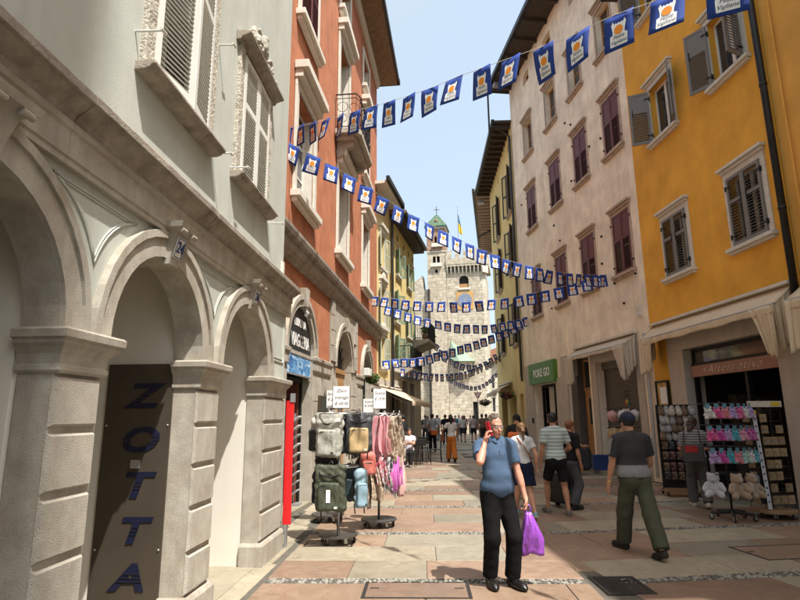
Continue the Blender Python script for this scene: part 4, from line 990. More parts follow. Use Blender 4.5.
# ground floor: roller shutter with slats, oak door, shop
rol = mat('roller_shutter_brown', (0.105, 0.09, 0.075), .5, .06, 3)
rs_ = Pk.part('roller_shutter', rol, [(-.30, -.22, .82, .88, 0, 3.25), (-.30, -.22, 3.14, 3.20, 0, 3.25), (-.34, -.16, .82, 3.20, 3.02, 3.25)])
for k in range(42):
    Pk.piece('slat', rol, -.27, -.245+.0, .88, 3.14, .02+k*.0715, .02+k*.0715+.062, rs_)
Pk.part('slat_backing', M['dark'], [(-.29, -.272, .88, 3.14, 0, 3.03)], rs_)
st = empty('shutter_stickers', tuple(Pk.W(-.24, 1.95, 2.1)), Pk.root.rotation_euler.z, 'small dark, red, yellow and green stickers on the roller shutter', 'stickers')
for (a, z, w_, h_, c_) in ((0, .22, .3, .025, 'ink'), (0, .15, .3, .025, 'ink'), (-.02, .08, .34, .03, 'ink'), (-.05, .0, .34, .03, 'ink')):
    x0, x1 = sorted((0, Pk.s*.004)); MB().box(x0, x1, a-w_/2, a+w_/2, z-h_/2, z+h_/2).build('sticker', M['ink'], st)
for (a, z, r_, c_) in ((.03, -.06, .055, (.55, .45, .05)), (.09, -.12, .05, (.5, .03, .03)), (-.05, -.12, .05, (.04, .25, .05)), (-.12, -.14, .04, (.02, .02, .02))):
    x0, x1 = sorted((0, Pk.s*.005)); MB().box(x0, x1, a-r_, a+r_, z-r_, z+r_).build('sticker', mat('sticker%d' % int(r_*1000+a*100), c_, .5, .05), st)
nt = empty('paper_notice', tuple(Pk.W(-.235, 2.05, 1.72)), Pk.root.rotation_euler.z, 'white paper notice taped to the roller shutter above the hats', 'notice')
x0, x1 = sorted((0, Pk.s*.003)); MB().box(x0, x1, -.19, .19, -.10, .12).build('sheet', M['paper'], nt); MB().box(x0, x1, -.16, .20, -.25, -.11).build('sheet', M['paper'], nt)
mb = MB()
for k in range(5): x0, x1 = sorted((Pk.s*.0032, Pk.s*.0045)); mb.box(x0, x1, -.14, .14-.05*(k % 2), .07-k*.035, .078-k*.035)
mb.build('print', M['ink'], nt)
dr_ = Pk.part('oak_door', M['oak'], [(-.40, -.32, 3.78, 4.86, .02, 2.45), (-.40, -.30, 3.75, 4.9, 2.45, 2.56), (-.40, -.31, 3.75, 3.80, 2.56, 3.5), (-.40, -.31, 4.84, 4.90, 2.56, 3.5), (-.4, -.31, 3.8, 4.84, 3.42, 3.5)])
Pk.part('door_light', M['glass'], [(-.33, -.314, 4.05, 4.6, 1.35, 2.2)], dr_); Pk.part('fanlight', M['glass'], [(-.37, -.35, 3.8, 4.84, 2.56, 3.42)], dr_)
for (a, b, z0, z1) in ((4.0, 4.65, .15, .95), (4.02, 4.06, 1.3, 2.25), (4.59, 4.63, 1.3, 2.25), (4.02, 4.63, 1.27, 1.31), (4.02, 4.63, 2.22, 2.26)): Pk.part('door_panel', M['oak'], [(-.32, -.295, a, b, z0, z1)], dr_, bevel=.008)
mb = MB(); mb.tube([Pk.P(-.29, 4.33+.05*math.cos(t), 1.12+.05*math.sin(t)) for t in [k*math.pi/5 for k in range(10)]], .01, 5, closed=True); mb.build('door_knocker', M['black_iron'], dr_)
Pk.part('door_side_wall', mat('dark_render', (0.10, .085, .07), .9, .15), [(-.45, -.08, 4.92, 5.40, 0, 3.52)])
sg = Pk.part('shop_sign', mat('leaf_green_sign', (0.085, 0.20, 0.028), .45, .04), [(.0, .16, 6.36, 9.08, 2.88, 3.70)], bevel=.008)
Pk.text('POKE GO', M['paper'], 7.62, 3.27, .164, .43, sg, 'lettering', bold=.008, xs=.95)
mb = MB()
for k in range(5): t = k*1.257; mb.tube([Pk.P(.164, 8.72, 3.27), Pk.P(.164, 8.72+.12*math.cos(t), 3.27+.14*math.sin(t))], [.008, .03], 5)
mb.build('logo', mat('sign_logo_green', (.13, .27, .06), .5, .03), sg)
Pk.part('shop_door_leaf', mat('door_white', (0.60, .57, .52), .5, .04), [(-.50, -.44, 7.6, 8.45, 0, 2.8)])
Pk.part('shop_door_frame', M['black_iron'], [(-.40, -.30, 6.55, 6.63, 0, 2.86), (-.40, -.30, 8.77, 8.85, 0, 2.86), (-.40, -.30, 7.5, 7.58, 0, 2.86), (-.40, -.3, 6.63, 8.77, 2.76, 2.86)])
Pk.part('door_glass', M['glass'], [(-.37, -.355, 6.63, 7.5, .1, 2.76)])
Pk.part('kerb_step', M['slab_grey'], [(-.2, .62, 2.0, 10.0, -.02, .12)])
Pk.part('letter_box', M['black_iron'], [(.05, .10, 9.0, 9.12, 1.35, 1.55)])
Pk.part('junction_box', M['white_stone'], [(0, .06, .32, .48, 4.25, 4.5)])
awning(Pk, 'awning', 'faded cream awning folded above the roller shutter', .66, 4.55, 3.82, .40, 3.52, .10, (.95, .92), mat('faded_canvas', (0.55, .48, .38), .85, .08, 3, streak=.3), 9)
# grey post between the awnings
mb = MB(); mb.tube([Pk.P(.10, .16, 0.12), Pk.P(.10, .16, 3.75)], .045, 8); mb.build('service_pipe', M['alu'], Pk.root)

# ================================================================= dull ochre house and the house behind it
Ro = Fa('dull_ochre_house', 'dull ochre house with dark open shutters and a rafter eave', 5.34, 24.45, 2.2, -1)
oc = [(1.0, 1.9), (4.95, 5.85)]; rr_ = [(11.3, 13.5), (8.35, 10.5), (4.9, 6.9)]
gops = [(.35, 1.3, 0, 2.6), (2.3, 4.2, 0, 2.6), (5.2, 7.2, 0, 2.6)]
Ro.wall('front_wall', M['ochre_plaster'], 0.02, 8.6, 0, 15.3, [(a, b, *r) for a, b in oc for r in rr_]+gops+[(.9, 1.2, 14.3, 14.75), (4.7, 5.0, 14.3, 14.75)], -.4, 0)
Ro.part('interior', M['dark'], [(-9, -.42, .05, 8.5, 0, 15.2)])
for a, b in oc:
    for z0, z1 in rr_:
        window(Ro, a, b, z0, z1, M['dark_shutter'], M['pink_stone'], sur=.08, sill=.1, inset=.2)
        for hu, dr in ((a, -1), (b, 1)): shutter(Ro, hu, dr, .44, z0, z1, R(22), M['dark_shutter'], [(0, .5, 16), (.5, 1, 16)], w=.03)
rf = Ro.part('roof', M['dark_wood'], [(-9, .78, -.1, 8.8, 15.3, 15.42)])
for k in range(15): Ro.part('rafter', M['dark_wood'], [(0, .76, .1+k*.60, .22+k*.60, 15.12, 15.3)], rf)
Ro.part('gutter', M['gutter'], [(.78, .92, -.1, 8.85, 15.28, 15.48)], rf)
mb = MB(); mb.tube([Ro.P(.85, .05, 15.3), Ro.P(.5, .08, 15.0), Ro.P(.09, .1, 14.7), Ro.P(.09, .1, 3.3)], .05, 8); mb.build('drainpipe', M['gutter'], Ro.root)
for a, b, z0, z1 in gops: Ro.part('shop_glass', M['glass'], [(-.3, -.27, a, b, z0, z1)])
Ro.part('stone_dado', M['concrete'], [(0, .03, 0.03, .33, 0, 1.5), (0, .03, 1.32, 2.28, 0, 1.5)])
Ro.part('shop_window_poster', M['paper'], [(-.26, -.255, 2.7, 3.9, .9, 2.3)])
awning(Ro, 'awning', 'small cream awning on the dull ochre house', 3.2, 7.6, 3.25, .75, 2.85, .2, (0, 0), M['canvas'], 4)
Rp = Fa('corbelled_house', 'tan house with a corbelled eave past the dull ochre house', 5.74, 33.1, 9.5, -1)
Rp.part('front_wall', mat('tan_plaster', (0.38, .30, .19), .9, .1), [(-9, 0, .05, 14, 0, 15.5)])
rf = Rp.part('roof', mat('pale_soffit', (0.34, .27, .18), .85, .15), [(-9, 1.0, -.1, 14, 15.5, 15.62)])
for k in range(22): Rp.part('corbel', M['pink_stone'], [(0, .85, .1+k*.62, .35+k*.62, 15.2, 15.5)], rf)
Rp.part('gutter', M['gutter'], [(1.0, 1.15, -.15, 14, 15.46, 15.66)], rf)
mb = MB(); mb.tube([Rp.P(.9, .3, 12.6), Rp.P(.1, .3, 13.0)], .05, 6); mb.build('lamp_arm', M['gutter'], Rp.root)
fl = MB(); Rp.box(fl, .45, .85, .4, .75, 14.9, 15.1); fl.build('floodlight', M['alu'], Rp.root)
Rf = empty('far_house', (9.6, 74, 0), R(6), 'pale far house with brown roof and balconies, right of the castle', 'building')
fw = mat('far_cream', (0.50, .46, .38), .9, .08)
MB().box(-.6, 7, 0, 8, 0, 8.6).build('wall', fw, Rf); MB().ext([(-1.2, 8.6), (7.5, 8.6), (7, 9.2), (3, 10.4), (0, 9.2)], 'y', -.8, 8.5).build('roof', M['tile'], Rf)
for z in (2.2, 5.2):
    for x in (.2, 1.7):
        w_ = MB().box(x, x+.9, -.04, .02, z, z+1.7).build('window', M['glass'], Rf); MB().box(x-.12, x, -.07, -.041, z, z+1.7).box(x+.9, x+1.02, -.07, -.041, z, z+1.7).build('shutter', M['dark_shutter'], w_)
    b_ = MB().box(-.3, 3.1, -1.0, 0, z-.35, z-.2).build('balcony', M['lime'], Rf)
    mb = MB(); mb.tube([(-.25, -.95, z+.6), (3.05, -.95, z+.6)], .03, 5)
    for k in range(18): mb.tube([(-.25+k*.194, -.95, z-.2), (-.25+k*.194, -.95, z+.6)], .015, 4)
    mb.build('railing', M['black_iron'], b_)
# ================================================================= castle tower at the end of the street
def ashlar(name, c1, c2, cm, bw, bh, bumpd=0.03):
    m = bpy.data.materials.new(name); m.use_nodes = True; t = m.node_tree; Lk = t.links.new; b = t.nodes['Principled BSDF']
    co = nd(t, 'ShaderNodeTexCoord').outputs['Object']; sp = nd(t, 'ShaderNodeSeparateXYZ'); Lk(co, sp.inputs[0])
    ad = nd(t, 'ShaderNodeMath', operation='ADD'); Lk(sp.outputs['X'], ad.inputs[0]); Lk(sp.outputs['Y'], ad.inputs[1])
    cb = nd(t, 'ShaderNodeCombineXYZ'); Lk(ad.outputs[0], cb.inputs['X']); Lk(sp.outputs['Z'], cb.inputs['Y'])
    nz = nd(t, 'ShaderNodeTexNoise'); nz.inputs['Scale'].default_value = 1.7; Lk(co, nz.inputs['Vector'])
    mv = nd(t, 'ShaderNodeMix', data_type='RGBA'); mv.inputs['Factor'].default_value = 0.11; Lk(cb.outputs[0], mv.inputs['A']); Lk(nz.outputs['Color'], mv.inputs['B'])
    br = nd(t, 'ShaderNodeTexBrick'); br.inputs['Scale'].default_value = 1.0; br.inputs['Brick Width'].default_value = bw; br.inputs['Row Height'].default_value = bh; br.inputs['Mortar Size'].default_value = 0.02; br.inputs['Bias'].default_value = 0.0
    br.offset_frequency = 2; br.squash = 0.7; br.squash_frequency = 3
    br.inputs['Color1'].default_value = (*c1, 1); br.inputs['Color2'].default_value = (*c2, 1); br.inputs['Mortar'].default_value = (*cm, 1)
    Lk(mv.outputs['Result'], br.inputs['Vector'])
    n2 = nd(t, 'ShaderNodeTexNoise'); n2.inputs['Scale'].default_value = 2.2; n2.inputs['Detail'].default_value = 8; Lk(co, n2.inputs['Vector'])
    r2 = nd(t, 'ShaderNodeMapRange'); r2.inputs['From Min'].default_value = .3; r2.inputs['From Max'].default_value = .7; r2.inputs['To Min'].default_value = .72; r2.inputs['To Max'].default_value = 1.2; Lk(n2.outputs['Fac'], r2.inputs['Value'])
    vm = nd(t, 'ShaderNodeVectorMath', operation='SCALE'); Lk(br.outputs['Color'], vm.inputs[0]); Lk(r2.outputs[0], vm.inputs['Scale']); Lk(vm.outputs[0], b.inputs['Base Color'])
    b.inputs['Roughness'].default_value = .95; b.inputs['Specular IOR Level'].default_value = .2
    bp = nd(t, 'ShaderNodeBump'); bp.inputs['Strength'].default_value = .6; bp.inputs['Distance'].default_value = bumpd
    mm = nd(t, 'ShaderNodeMath', operation='SUBTRACT'); Lk(n2.outputs['Fac'], mm.inputs[0]); Lk(br.outputs['Fac'], mm.inputs[1]); Lk(mm.outputs[0], bp.inputs['Height']); Lk(bp.outputs[0], b.inputs['Normal'])
    MATS[name] = m; return m
castle = ashlar('castle_ashlar', (0.54, .49, .39), (0.42, .37, .285), (0.36, .31, .24), .62, .34)
castle_p = ashlar('castle_pale_ashlar', (0.52, .47, .37), (0.44, .38, .29), (0.38, .33, .25), .7, .36)
brick = ashlar('tower_brick', (0.34, .19, .125), (0.27, .145, .095), (0.36, .29, .22), .34, .11)
gtile = ramp_pattern('green_roof_tile', 'voronoi', [(0.015, .055, .035), (.03, .10, .06), (.10, .12, .05)], (1, 1, 1), .45, .4, .2, 3.0)
copper = mat('green_copper', (0.24, .34, .24), .7, .2, 3)
T = Fa('bell_tower', 'slim stone bell tower with green tiled pyramid roof and a cross', 3.57, 70.0, 102, 1, 'tower')
bel = [(1.0, 1.32, 23.35, 24.55, .16), (1.42, 1.74, 23.35, 24.55, .16)]
low = [(.72, 1.12, 20.7, 21.9, .2), (1.24, 1.64, 20.7, 21.9, .2)]
T.wall('shaft', castle_p, 0, 2.38, 0, 22.5, low+[(.98, 1.34, 19.65, 20.1)], -.5, 0)
T.wall('belfry', brick, -.03, 2.41, 22.5, 25.75, bel, -.5, .03)
T.part('side_wall', castle_p, [(-2.4, -.5, .03, 2.35, 0, 22.5)]); T.part('belfry_side', brick, [(-2.4, -.5, 0, 2.38, 22.5, 25.75)])
T.part('interior', M['dark'], [(-.52, -.49, .2, 2.2, 19, 25)])
for a, z in ((1.37, 23.3), (1.18, 20.65)):
    T.part('sill_balcony', M['white_stone'], [(0, .35, a-.72, a+.72, z-.22, z), (.30, .35, a-.72, a+.72, z, z+.25)])
    T.part('column', M['white_stone'], [(-.2, .02, a-.05, a+.05, z, z+1.0)])
T.part('string_course', M['white_stone'], [(-2.5, .14, -.12, 2.5, 25.6, 25.78), (-2.45, .08, -.06, 2.44, 22.42, 22.54)])
mb = MB(); c = (-1.2, 1.19); e = 1.48
mb.add([(c[0]+sx*e, c[1]+sy*e, 25.95) for sx, sy in ((-1, -1), (1, -1), (1, 1), (-1, 1))]+[(c[0]+sx*.25, c[1]+sy*.25, 27.75) for sx, sy in ((-1, -1), (1, -1), (1, 1), (-1, 1))]+[(c[0], c[1], 28.0)],
       [(0,1,5,4),(1,2,6,5),(2,3,7,6),(3,0,4,7),(4,5,8),(5,6,8),(6,7,8),(7,4,8),(0,3,2,1)])
mb.box(c[0]-e, c[0]+e, c[1]-e, c[1]+e, 25.78, 25.94)
rf = mb.build('roof', gtile, T.root)
mb = MB(); mb.tube([(c[0], c[1], 27.9), (c[0], c[1], 29.1)], .04, 6); mb.tube([(c[0], c[1]-.38, 28.65), (c[0], c[1]+.38, 28.65)], .04, 6); mb.build('cross', M['iron'], rf)
MB().sphere((c[0]+.95, c[1], 26.75), .2).build('roof_boss', M['tile'], rf)
mb = MB(); mb.tube([(.16, .16, 17.5), (.16, .16, 0)], .15, 8); mb.build('drainpipe', M['iron'], T.root)
K = Fa('castle_keep', 'pale stone crenellated castle block with clock and arched window', 3.57, 70.0, 102, 1, 'castle')
K.wall('front_wall', castle, 2.42, 6.92, 0, 19.6, [(4.02, 5.22, 17.55, 19.15, .6), (5.25, 5.85, 0, 3.3)], -.6, -.25)
K.part('body', castle, [(-7, -.61, 2.45, 6.9, 0, 21.3)])
mb = MB(); mb.ext([(-.35, 6.9), (-.95, 7.35), (-7, 7.35), (-7, 6.9)], 'z', 0, 19.6); mb.build('corner_wall', castle, K.root)
K.part('interior', M['dark'], [(-.605, -.55, 3.9, 5.3, 17.4, 19.3), (-.605, -.55, 5.2, 5.9, 0, 3.4)])
gal = K.part('gallery', castle_p, [(-.6, .22, 2.42, 7.0, 20.55, 21.4)])
mb = MB(); mb.ext([(.22, 7.0), (-.6, 7.75), (-7, 7.75), (-7, 7.0)], 'z', 20.55, 21.4); mb.build('gallery_corner', castle_p, K.root)
for k in range(10):
    u_ = 2.48+k*.49; mb = MB(); mb.ext([(-.25, 19.3), (-.02, 19.55), (.12, 19.95), (.2, 20.55), (-.25, 20.55)], 'y', u_, u_+.17); mb.build('corbel', M['white_stone'], gal)
    if k < 9:
        mb = MB(); K.ring(mb, u_+.33, 20.2, .16, .33, -.05, .2, N=8); mb.build('machicolation_arch', castle_p, gal)
for k in range(5):
    a = R(-20-20*k); u_ = 7.05+.13*k; w_ = .12-.19*k
    mb = MB(); K.box(mb, w_-.3, w_, u_, u_+.14, 19.4, 20.55); mb.build('corbel', M['white_stone'], gal)
for u_, b_ in ((2.55, 0), (3.6, 0), (4.65, 0), (5.7, 0), (6.5, .0)):
    mb = MB(); mb.ext([(u_, 21.4), (u_+.62, 21.4), (u_+.62, 22.15), (u_+.66, 22.55), (u_+.48, 22.5), (u_+.31, 22.2), (u_+.14, 22.5), (u_-.04, 22.55), (u_, 22.15)], 'x', -.05, .2); mb.build('merlon', castle_p, gal)
for k in range(4):
    x_ = -.9-k*1.4; mb = MB(); mb.ext([(x_, 21.4), (x_-.7, 21.4), (x_-.7, 22.5), (x_-.35, 22.15), (x_, 22.5)], 'y', 7.5, 7.73); mb.build('merlon', castle_p, gal)
K.part('window_sill', M['white_stone'], [(-.4, -.08, 3.9, 5.35, 17.3, 17.55)])
K.part('window_balustrade', M['oak'], [(-.45, -.4, 4.03, 5.21, 17.55, 18.1)])
fr = K.part('clock_panel', mat('fresco_ochre', (0.52, .30, .10), .85, .15, 4), [(-.26, -.20, 3.62, 5.72, 14.75, 17.05)])
def disc(r, n=32): return [(4.67+r*math.cos(2*math.pi*k/n), 15.9+r*math.sin(2*math.pi*k/n)) for k in range(n)]
mb = MB(); mb.ext(disc(.92), 'x', -.2, -.17); mb.build('clock_dial', mat('dial_blue', (0.17, .22, .34), .7, .15, 5), fr)
mb = MB()
for k in range(12): t = k*math.pi/6; mb.tube([(-.165, 4.67+.62*math.cos(t), 15.9+.62*math.sin(t)), (-.165, 4.67+.86*math.cos(t), 15.9+.86*math.sin(t))], .03, 4)
mb.tube([(-.16, 4.67, 15.9), (-.16, 4.95, 16.4)], .035, 4); mb.tube([(-.16, 4.67, 15.9), (-.16, 4.60, 15.2)], .03, 4); mb.build('clock_hands', mat('dial_gold', (0.55, .42, .16), .5, .05), fr)
# green roofed oriel
orl = MB(); orl.lathe([(.25, 5.2), (.45, 5.9), (.9, 6.6), (.95, 7.9), (1.05, 8.0), (1.05, 8.15)], 12, (-.2, 4.35, 0)); oo = orl.build('oriel', castle_p, K.root)
mb = MB(); mb.add([(-.2, 2.75, 10.9), (-1.6, 2.7, 8.15), (-1.3, 5.7, 8.15), (.9, 5.7, 8.15), (1.1, 3.9, 8.15), (.6, 2.75, 8.3)], [(0,1,2),(0,2,3),(0,3,4),(0,4,5),(0,5,1),(1,5,4,3,2)]); mb.build('oriel_roof', copper, oo)
Wl = Fa('castle_wall', 'ragged stone wall left of the slim bell tower', 3.57, 70.2, 102, 1, 'wall')
mb = MB(); mb.ext([(-9, 0), (-.03, 0), (-.03, 17.6), (-.55, 17.7), (-.6, 18.3), (-.75, 19.6), (-1.15, 19.1), (-1.6, 18.9), (-9, 18.6)], 'x', -2, -.3); mb.build('masonry', castle, Wl.root)
# flag on a pole
fp = empty('flagpole', tuple(K.W(-1.2, 4.0, 21.3)), 0, 'flagpole with a hanging blue and yellow flag on the castle roof', 'flag')
MB().tube([(0, 0, 0), (0, 0, 7.6)], .05, 6).build('pole', M['alu'], fp)
for z0, z1, c_, nm in ((6.6, 5.3, (0.08, .28, .55), 'flag_blue'), (5.3, 4.0, (0.75, .52, .03), 'flag_yellow')):
    mb = MB()
    def ff(a, b, z0=z0, z1=z1): t = (6.6-(z0+(z1-z0)*b))/2.6; return (.06+(.10+.5*t)*a*.9, .10*math.sin(a*9+t*4), z0+(z1-z0)*b-.5*a)
    mb.grid(ff, 12, 8); mb.build('flag_cloth', mat(nm, c_, .8, .05), fp, smooth=True, solid=.01)

# ================================================================= bunting
fb = mat('flag_blue_cloth', (0.012, 0.045, 0.25), .8, .06, 6); fw_ = mat('flag_white_print', (0.80, .80, .79), .8, .03); fo = mat('flag_orange_print', (0.80, .27, .02), .8, .1, 30)
fi = mat('flag_ink_print', (0.03, .04, .12), .8, .02); cordm = mat('bunting_cord', (0.55, .53, .47), .8, .05)
FW, FH = .30, .36
TXT = [text_mb('Feste', .052, .0012, .3, 1.0, 1.2), text_mb('Vigiliane', .050, .0012, .3, 1.0, 1.12)]
def flag_meshes(amp, ph, tw):
    def bend(x, z): return amp*(z/FH)**2+tw*x*(-z/FH)
    mb = MB(); n, m_ = 4, 6
    vs = []
    for y_ in (-.0015, .0015):
        for j in range(m_+1):
            for i in range(n+1): x, z = -FW/2+FW*i/n, -FH*j/m_; vs.append((x, bend(x, z)+y_, z))
    K_ = (n+1)*(m_+1); fs = []
    for j in range(m_):
        for i in range(n): a = j*(n+1)+i; q_ = (a, a+1, a+n+2, a+n+1); fs += [q_, tuple(K_+k for k in q_[::-1])]
    rim = [i for i in range(n+1)]+[(j+1)*(n+1)-1 for j in range(1, m_+1)]+[m_*(n+1)+i for i in range(n-1, -1, -1)]+[j*(n+1) for j in range(m_-1, 0, -1)]
    for a, b in zip(rim, rim[1:]+rim[:1]): fs.append((a, b, b+K_, a+K_))
    mb.add(vs, fs); fm = mb.mesh('flag', fb, True)
    # emblem: white eagle-tower shape with an orange roundel and two lines of script, on both faces
    sil = [(-.100, -.325), (.100, -.325), (.102, -.215), (.070, -.205), (.072, -.165), (.088, -.10), (.070, -.065), (.052, -.10), (.035, -.088), (.02, -.10), (.0, -.09), (-.02, -.10), (-.035, -.088), (-.052, -.10), (-.070, -.065), (-.088, -.10), (-.072, -.165), (-.070, -.205), (-.102, -.215)]
    mb = MB()
    for sd in (-1, 1):
        mb.mi = 0; c_ = (0, -.2)
        sil2 = [(x*.86, z) for x, z in sil]; vs = [(x, bend(x, z)+sd*.0045, z) for x, z in sil2]; vs.append((0, bend(0, -.2)+sd*.0045, -.2)); n_ = len(sil)
        mb.add(vs, [(i, (i+1) % n_, n_) for i in range(n_)])
        mb.mi = 1; dp = [(.050*math.cos(2*math.pi*k/14), -.165+.046*math.sin(2*math.pi*k/14)) for k in range(14)]
        mb.add([(x*.9, bend(x*.9, z)+sd*.0085, z) for x, z in dp], [tuple(range(14))])
        mb.mi = 2
        for (vs, fs), zc in zip(TXT, (-.236, -.288)): mb.add([(-sd*x*.86, bend(-sd*x*.86, zc+z_)+sd*.0095, zc+z_) for x, y_, z_ in vs], fs)
    em = mb.mesh('emblem', [fw_, fo, fi], False, recalc=False)
    return fm, em
FL = [flag_meshes(*a) for a in ((.012, .3, .0), (.03, 1.4, .07), (-.02, 2.2, -.09), (.01, .9, .12), (-.035, 0, .03), (.05, 0, -.2), (.02, 0, .22))]
def bunting(label, pts, sp, seed, off=.2, scale=1.0, tail=None):
    q = random.Random(seed); P_ = [Vector(p) for p in pts]
    if tail: P_ = P_+[Vector(t) for t in tail]
    e = empty('bunting_string', tuple(P_[0]), 0, label, 'bunting', 'festival bunting strung across the street'); o = P_[0].copy()
    # smooth path
    path = []
    for i in range(len(P_)-1):
        p0, p1, p2, p3 = P_[max(i-1, 0)], P_[i], P_[i+1], P_[min(i+2, len(P_)-1)]
        for k in range(6):
            t = k/6; path.append(.5*((2*p1)+(p2-p0)*t+(2*p0-5*p1+4*p2-p3)*t*t+(3*p1-p0-3*p2+p3)*t**3))
    path.append(P_[-1])
    MB().tube([p-o for p in path], .004 if scale > .9 else .006, 4).build('cord', cordm, e)
    d = -off
    for a, b in zip(path[:-1], path[1:]):
        ln = (b-a).length
        while d+ln > 0 and d <= 0 or d < 0:
            if -d > ln: break
            t = -d/ln; p = a.lerp(b, t); dr = (b-a).normalized()
            yaw = math.atan2(dr.y, dr.x); pitch = math.asin(max(-1, min(1, dr.z)))
            fm, em = FL[q.randrange(7)]
            f_ = inst('flag', fm, e, p-o, (q.gauss(0, .10), -pitch*.55+q.gauss(0, .035), yaw+q.gauss(0, .10)), (scale,)*3)
            inst('emblem', em, f_)
            d -= sp*q.uniform(.94, 1.06)
        d += ln
    return e
BUN = {
'S1': [(-2.16, 9.85, 7.09), (-1.36, 8.9, 6.71), (-0.52, 7.88, 6.34), (-0.01, 7.28, 6.13), (0.43, 6.76, 5.97), (0.8, 6.31, 5.86), (1.39, 5.6, 5.65), (1.79, 5.13, 5.52), (2.07, 4.79, 5.47), (2.32, 4.49, 5.38), (2.55, 4.22, 5.32), (2.8, 3.92, 5.27)],
'S2': [(-2.05, 9.64, 6.69), (-1.59, 10.0, 6.58), (-0.94, 10.52, 6.39), (-0.27, 11.06, 6.13), (0.34, 11.55, 5.92), (0.98, 12.06, 5.76), (1.6, 12.55, 5.61), (2.21, 13.04, 5.51), (2.81, 13.52, 5.44), (3.71, 14.24, 5.44), (4.28, 14.69, 5.46), (5.08, 15.33, 5.55), (6.22, 16.24, 5.75)],
'S3': [(-1.09, 19.85, 5.95), (-0.28, 19.46, 5.77), (0.31, 19.17, 5.63), (0.89, 18.89, 5.53), (1.52, 18.58, 5.45), (2.13, 18.29, 5.38), (2.82, 17.96, 5.37), (3.48, 17.64, 5.37), (4.15, 17.31, 5.44), (4.82, 16.98, 5.52), (5.53, 16.64, 5.65), (6.22, 16.31, 5.8)],
'S4': [(-0.61, 20.92, 5.82), (0.03, 21.21, 5.66), (0.77, 21.54, 5.46), (1.5, 21.87, 5.35), (2.24, 22.2, 5.27), (2.96, 22.52, 5.28), (3.71, 22.86, 5.33), (4.39, 23.16, 5.5), (5.14, 23.5, 5.68), (5.48, 23.65, 5.83)],
'S5': [(-0.77, 22.08, 3.81), (0.1, 22.3, 3.92), (0.54, 22.41, 3.93), (1.03, 22.53, 4.04), (1.54, 22.66, 4.21), (1.94, 22.76, 4.3), (2.55, 22.91, 4.51), (3.0, 23.02, 4.65), (3.53, 23.15, 4.85), (4.01, 23.28, 5.05), (4.53, 23.41, 5.28), (5.1, 23.55, 5.6), (5.48, 23.64, 5.83)],
'S6': [(-0.81, 23.38, 3.81), (-0.28, 24.05, 3.74), (0.15, 24.58, 3.69), (0.83, 25.44, 3.62), (1.26, 25.97, 3.59), (1.66, 26.47, 3.6), (2.29, 27.26, 3.65), (3.02, 28.17, 3.78), (3.5, 28.76, 3.95), (3.93, 29.3, 4.1), (4.62, 30.16, 4.43), (5.0, 30.64, 4.63), (5.58, 31.36, 4.98)],
'S7': [(1.73, 30.28, 5.93), (2.05, 30.46, 5.46), (2.27, 30.57, 5.14), (2.58, 30.74, 4.83), (2.92, 30.93, 4.68), (3.27, 31.11, 4.53), (3.71, 31.35, 4.44), (4.25, 31.64, 4.46), (4.87, 31.98, 4.71), (5.46, 32.3, 5.14)],
'S8': [(3.63, 44.17, 4.79), (4.27, 44.41, 4.34), (4.83, 44.63, 4.11), (5.49, 44.88, 3.96), (6.16, 45.14, 3.97), (6.85, 45.4, 4.3), (7.47, 45.64, 4.79), (7.93, 45.82, 5.28)]}
bunting('nearest string of blue festival flags, climbing to the top right', BUN['S1'], .45, 1, .14, tail=[(3.6, 2.9, 5.4), (5.2, .9, 6.0)])
bunting('long string of blue flags sloping down from orange house to maroon shutters', BUN['S2'], .43, 2, .10)
bunting('string of blue flags almost level below the clock', BUN['S3'], .43, 3)
bunting('sagging string of blue flags just below the level one', BUN['S4'], .43, 4)
bunting('string of small flags rising from the cream house to the right', BUN['S5'], .36, 5)
bunting('low sagging string of small flags in front of the castle wall', BUN['S6'], .42, 6)
bunting('string of tiny flags drooping from the corner balcony', BUN['S7'], .40, 7)
bunting('farthest string of tiny pale flags before the castle', BUN['S8'], .36, 8, scale=.95)
# ================================================================= signed-distance modelling for people, plush toys and bags
def _rot(M3, x, y, z):
    return (M3[0][0]*x+M3[1][0]*y+M3[2][0]*z, M3[0][1]*x+M3[1][1]*y+M3[2][1]*z, M3[0][2]*x+M3[1][2]*y+M3[2][2]*z)   # transpose(M)*p
class Rc:
    """tapered capsule from a to b"""
    def __init__(s, a, b, ra, rb, k=.02, op='u', flat=False, sq=1.0):
        s.a, s.b, s.ra, s.rb, s.k, s.op, s.flat = Vector(a), Vector(b), ra, rb, k, op, flat
        r = max(ra, rb); s.lo = [min(s.a[i], s.b[i])-r for i in range(3)]; s.hi = [max(s.a[i], s.b[i])+r for i in range(3)]
    def ev(s, x, y, z):
        d = s.b-s.a; bb = d.length_squared or 1e-9
        dx, dy, dz = x-s.a.x, y-s.a.y, z-s.a.z
        h0 = (dx*d.x+dy*d.y+dz*d.z)/bb; h = np.clip(h0, 0, 1)
        r = np.sqrt((dx-h*d.x)**2+(dy-h*d.y)**2+(dz-h*d.z)**2)-(s.ra+(s.rb-s.ra)*h)
        if s.flat: r = np.maximum(r, (h0-1)*math.sqrt(bb))
        return r
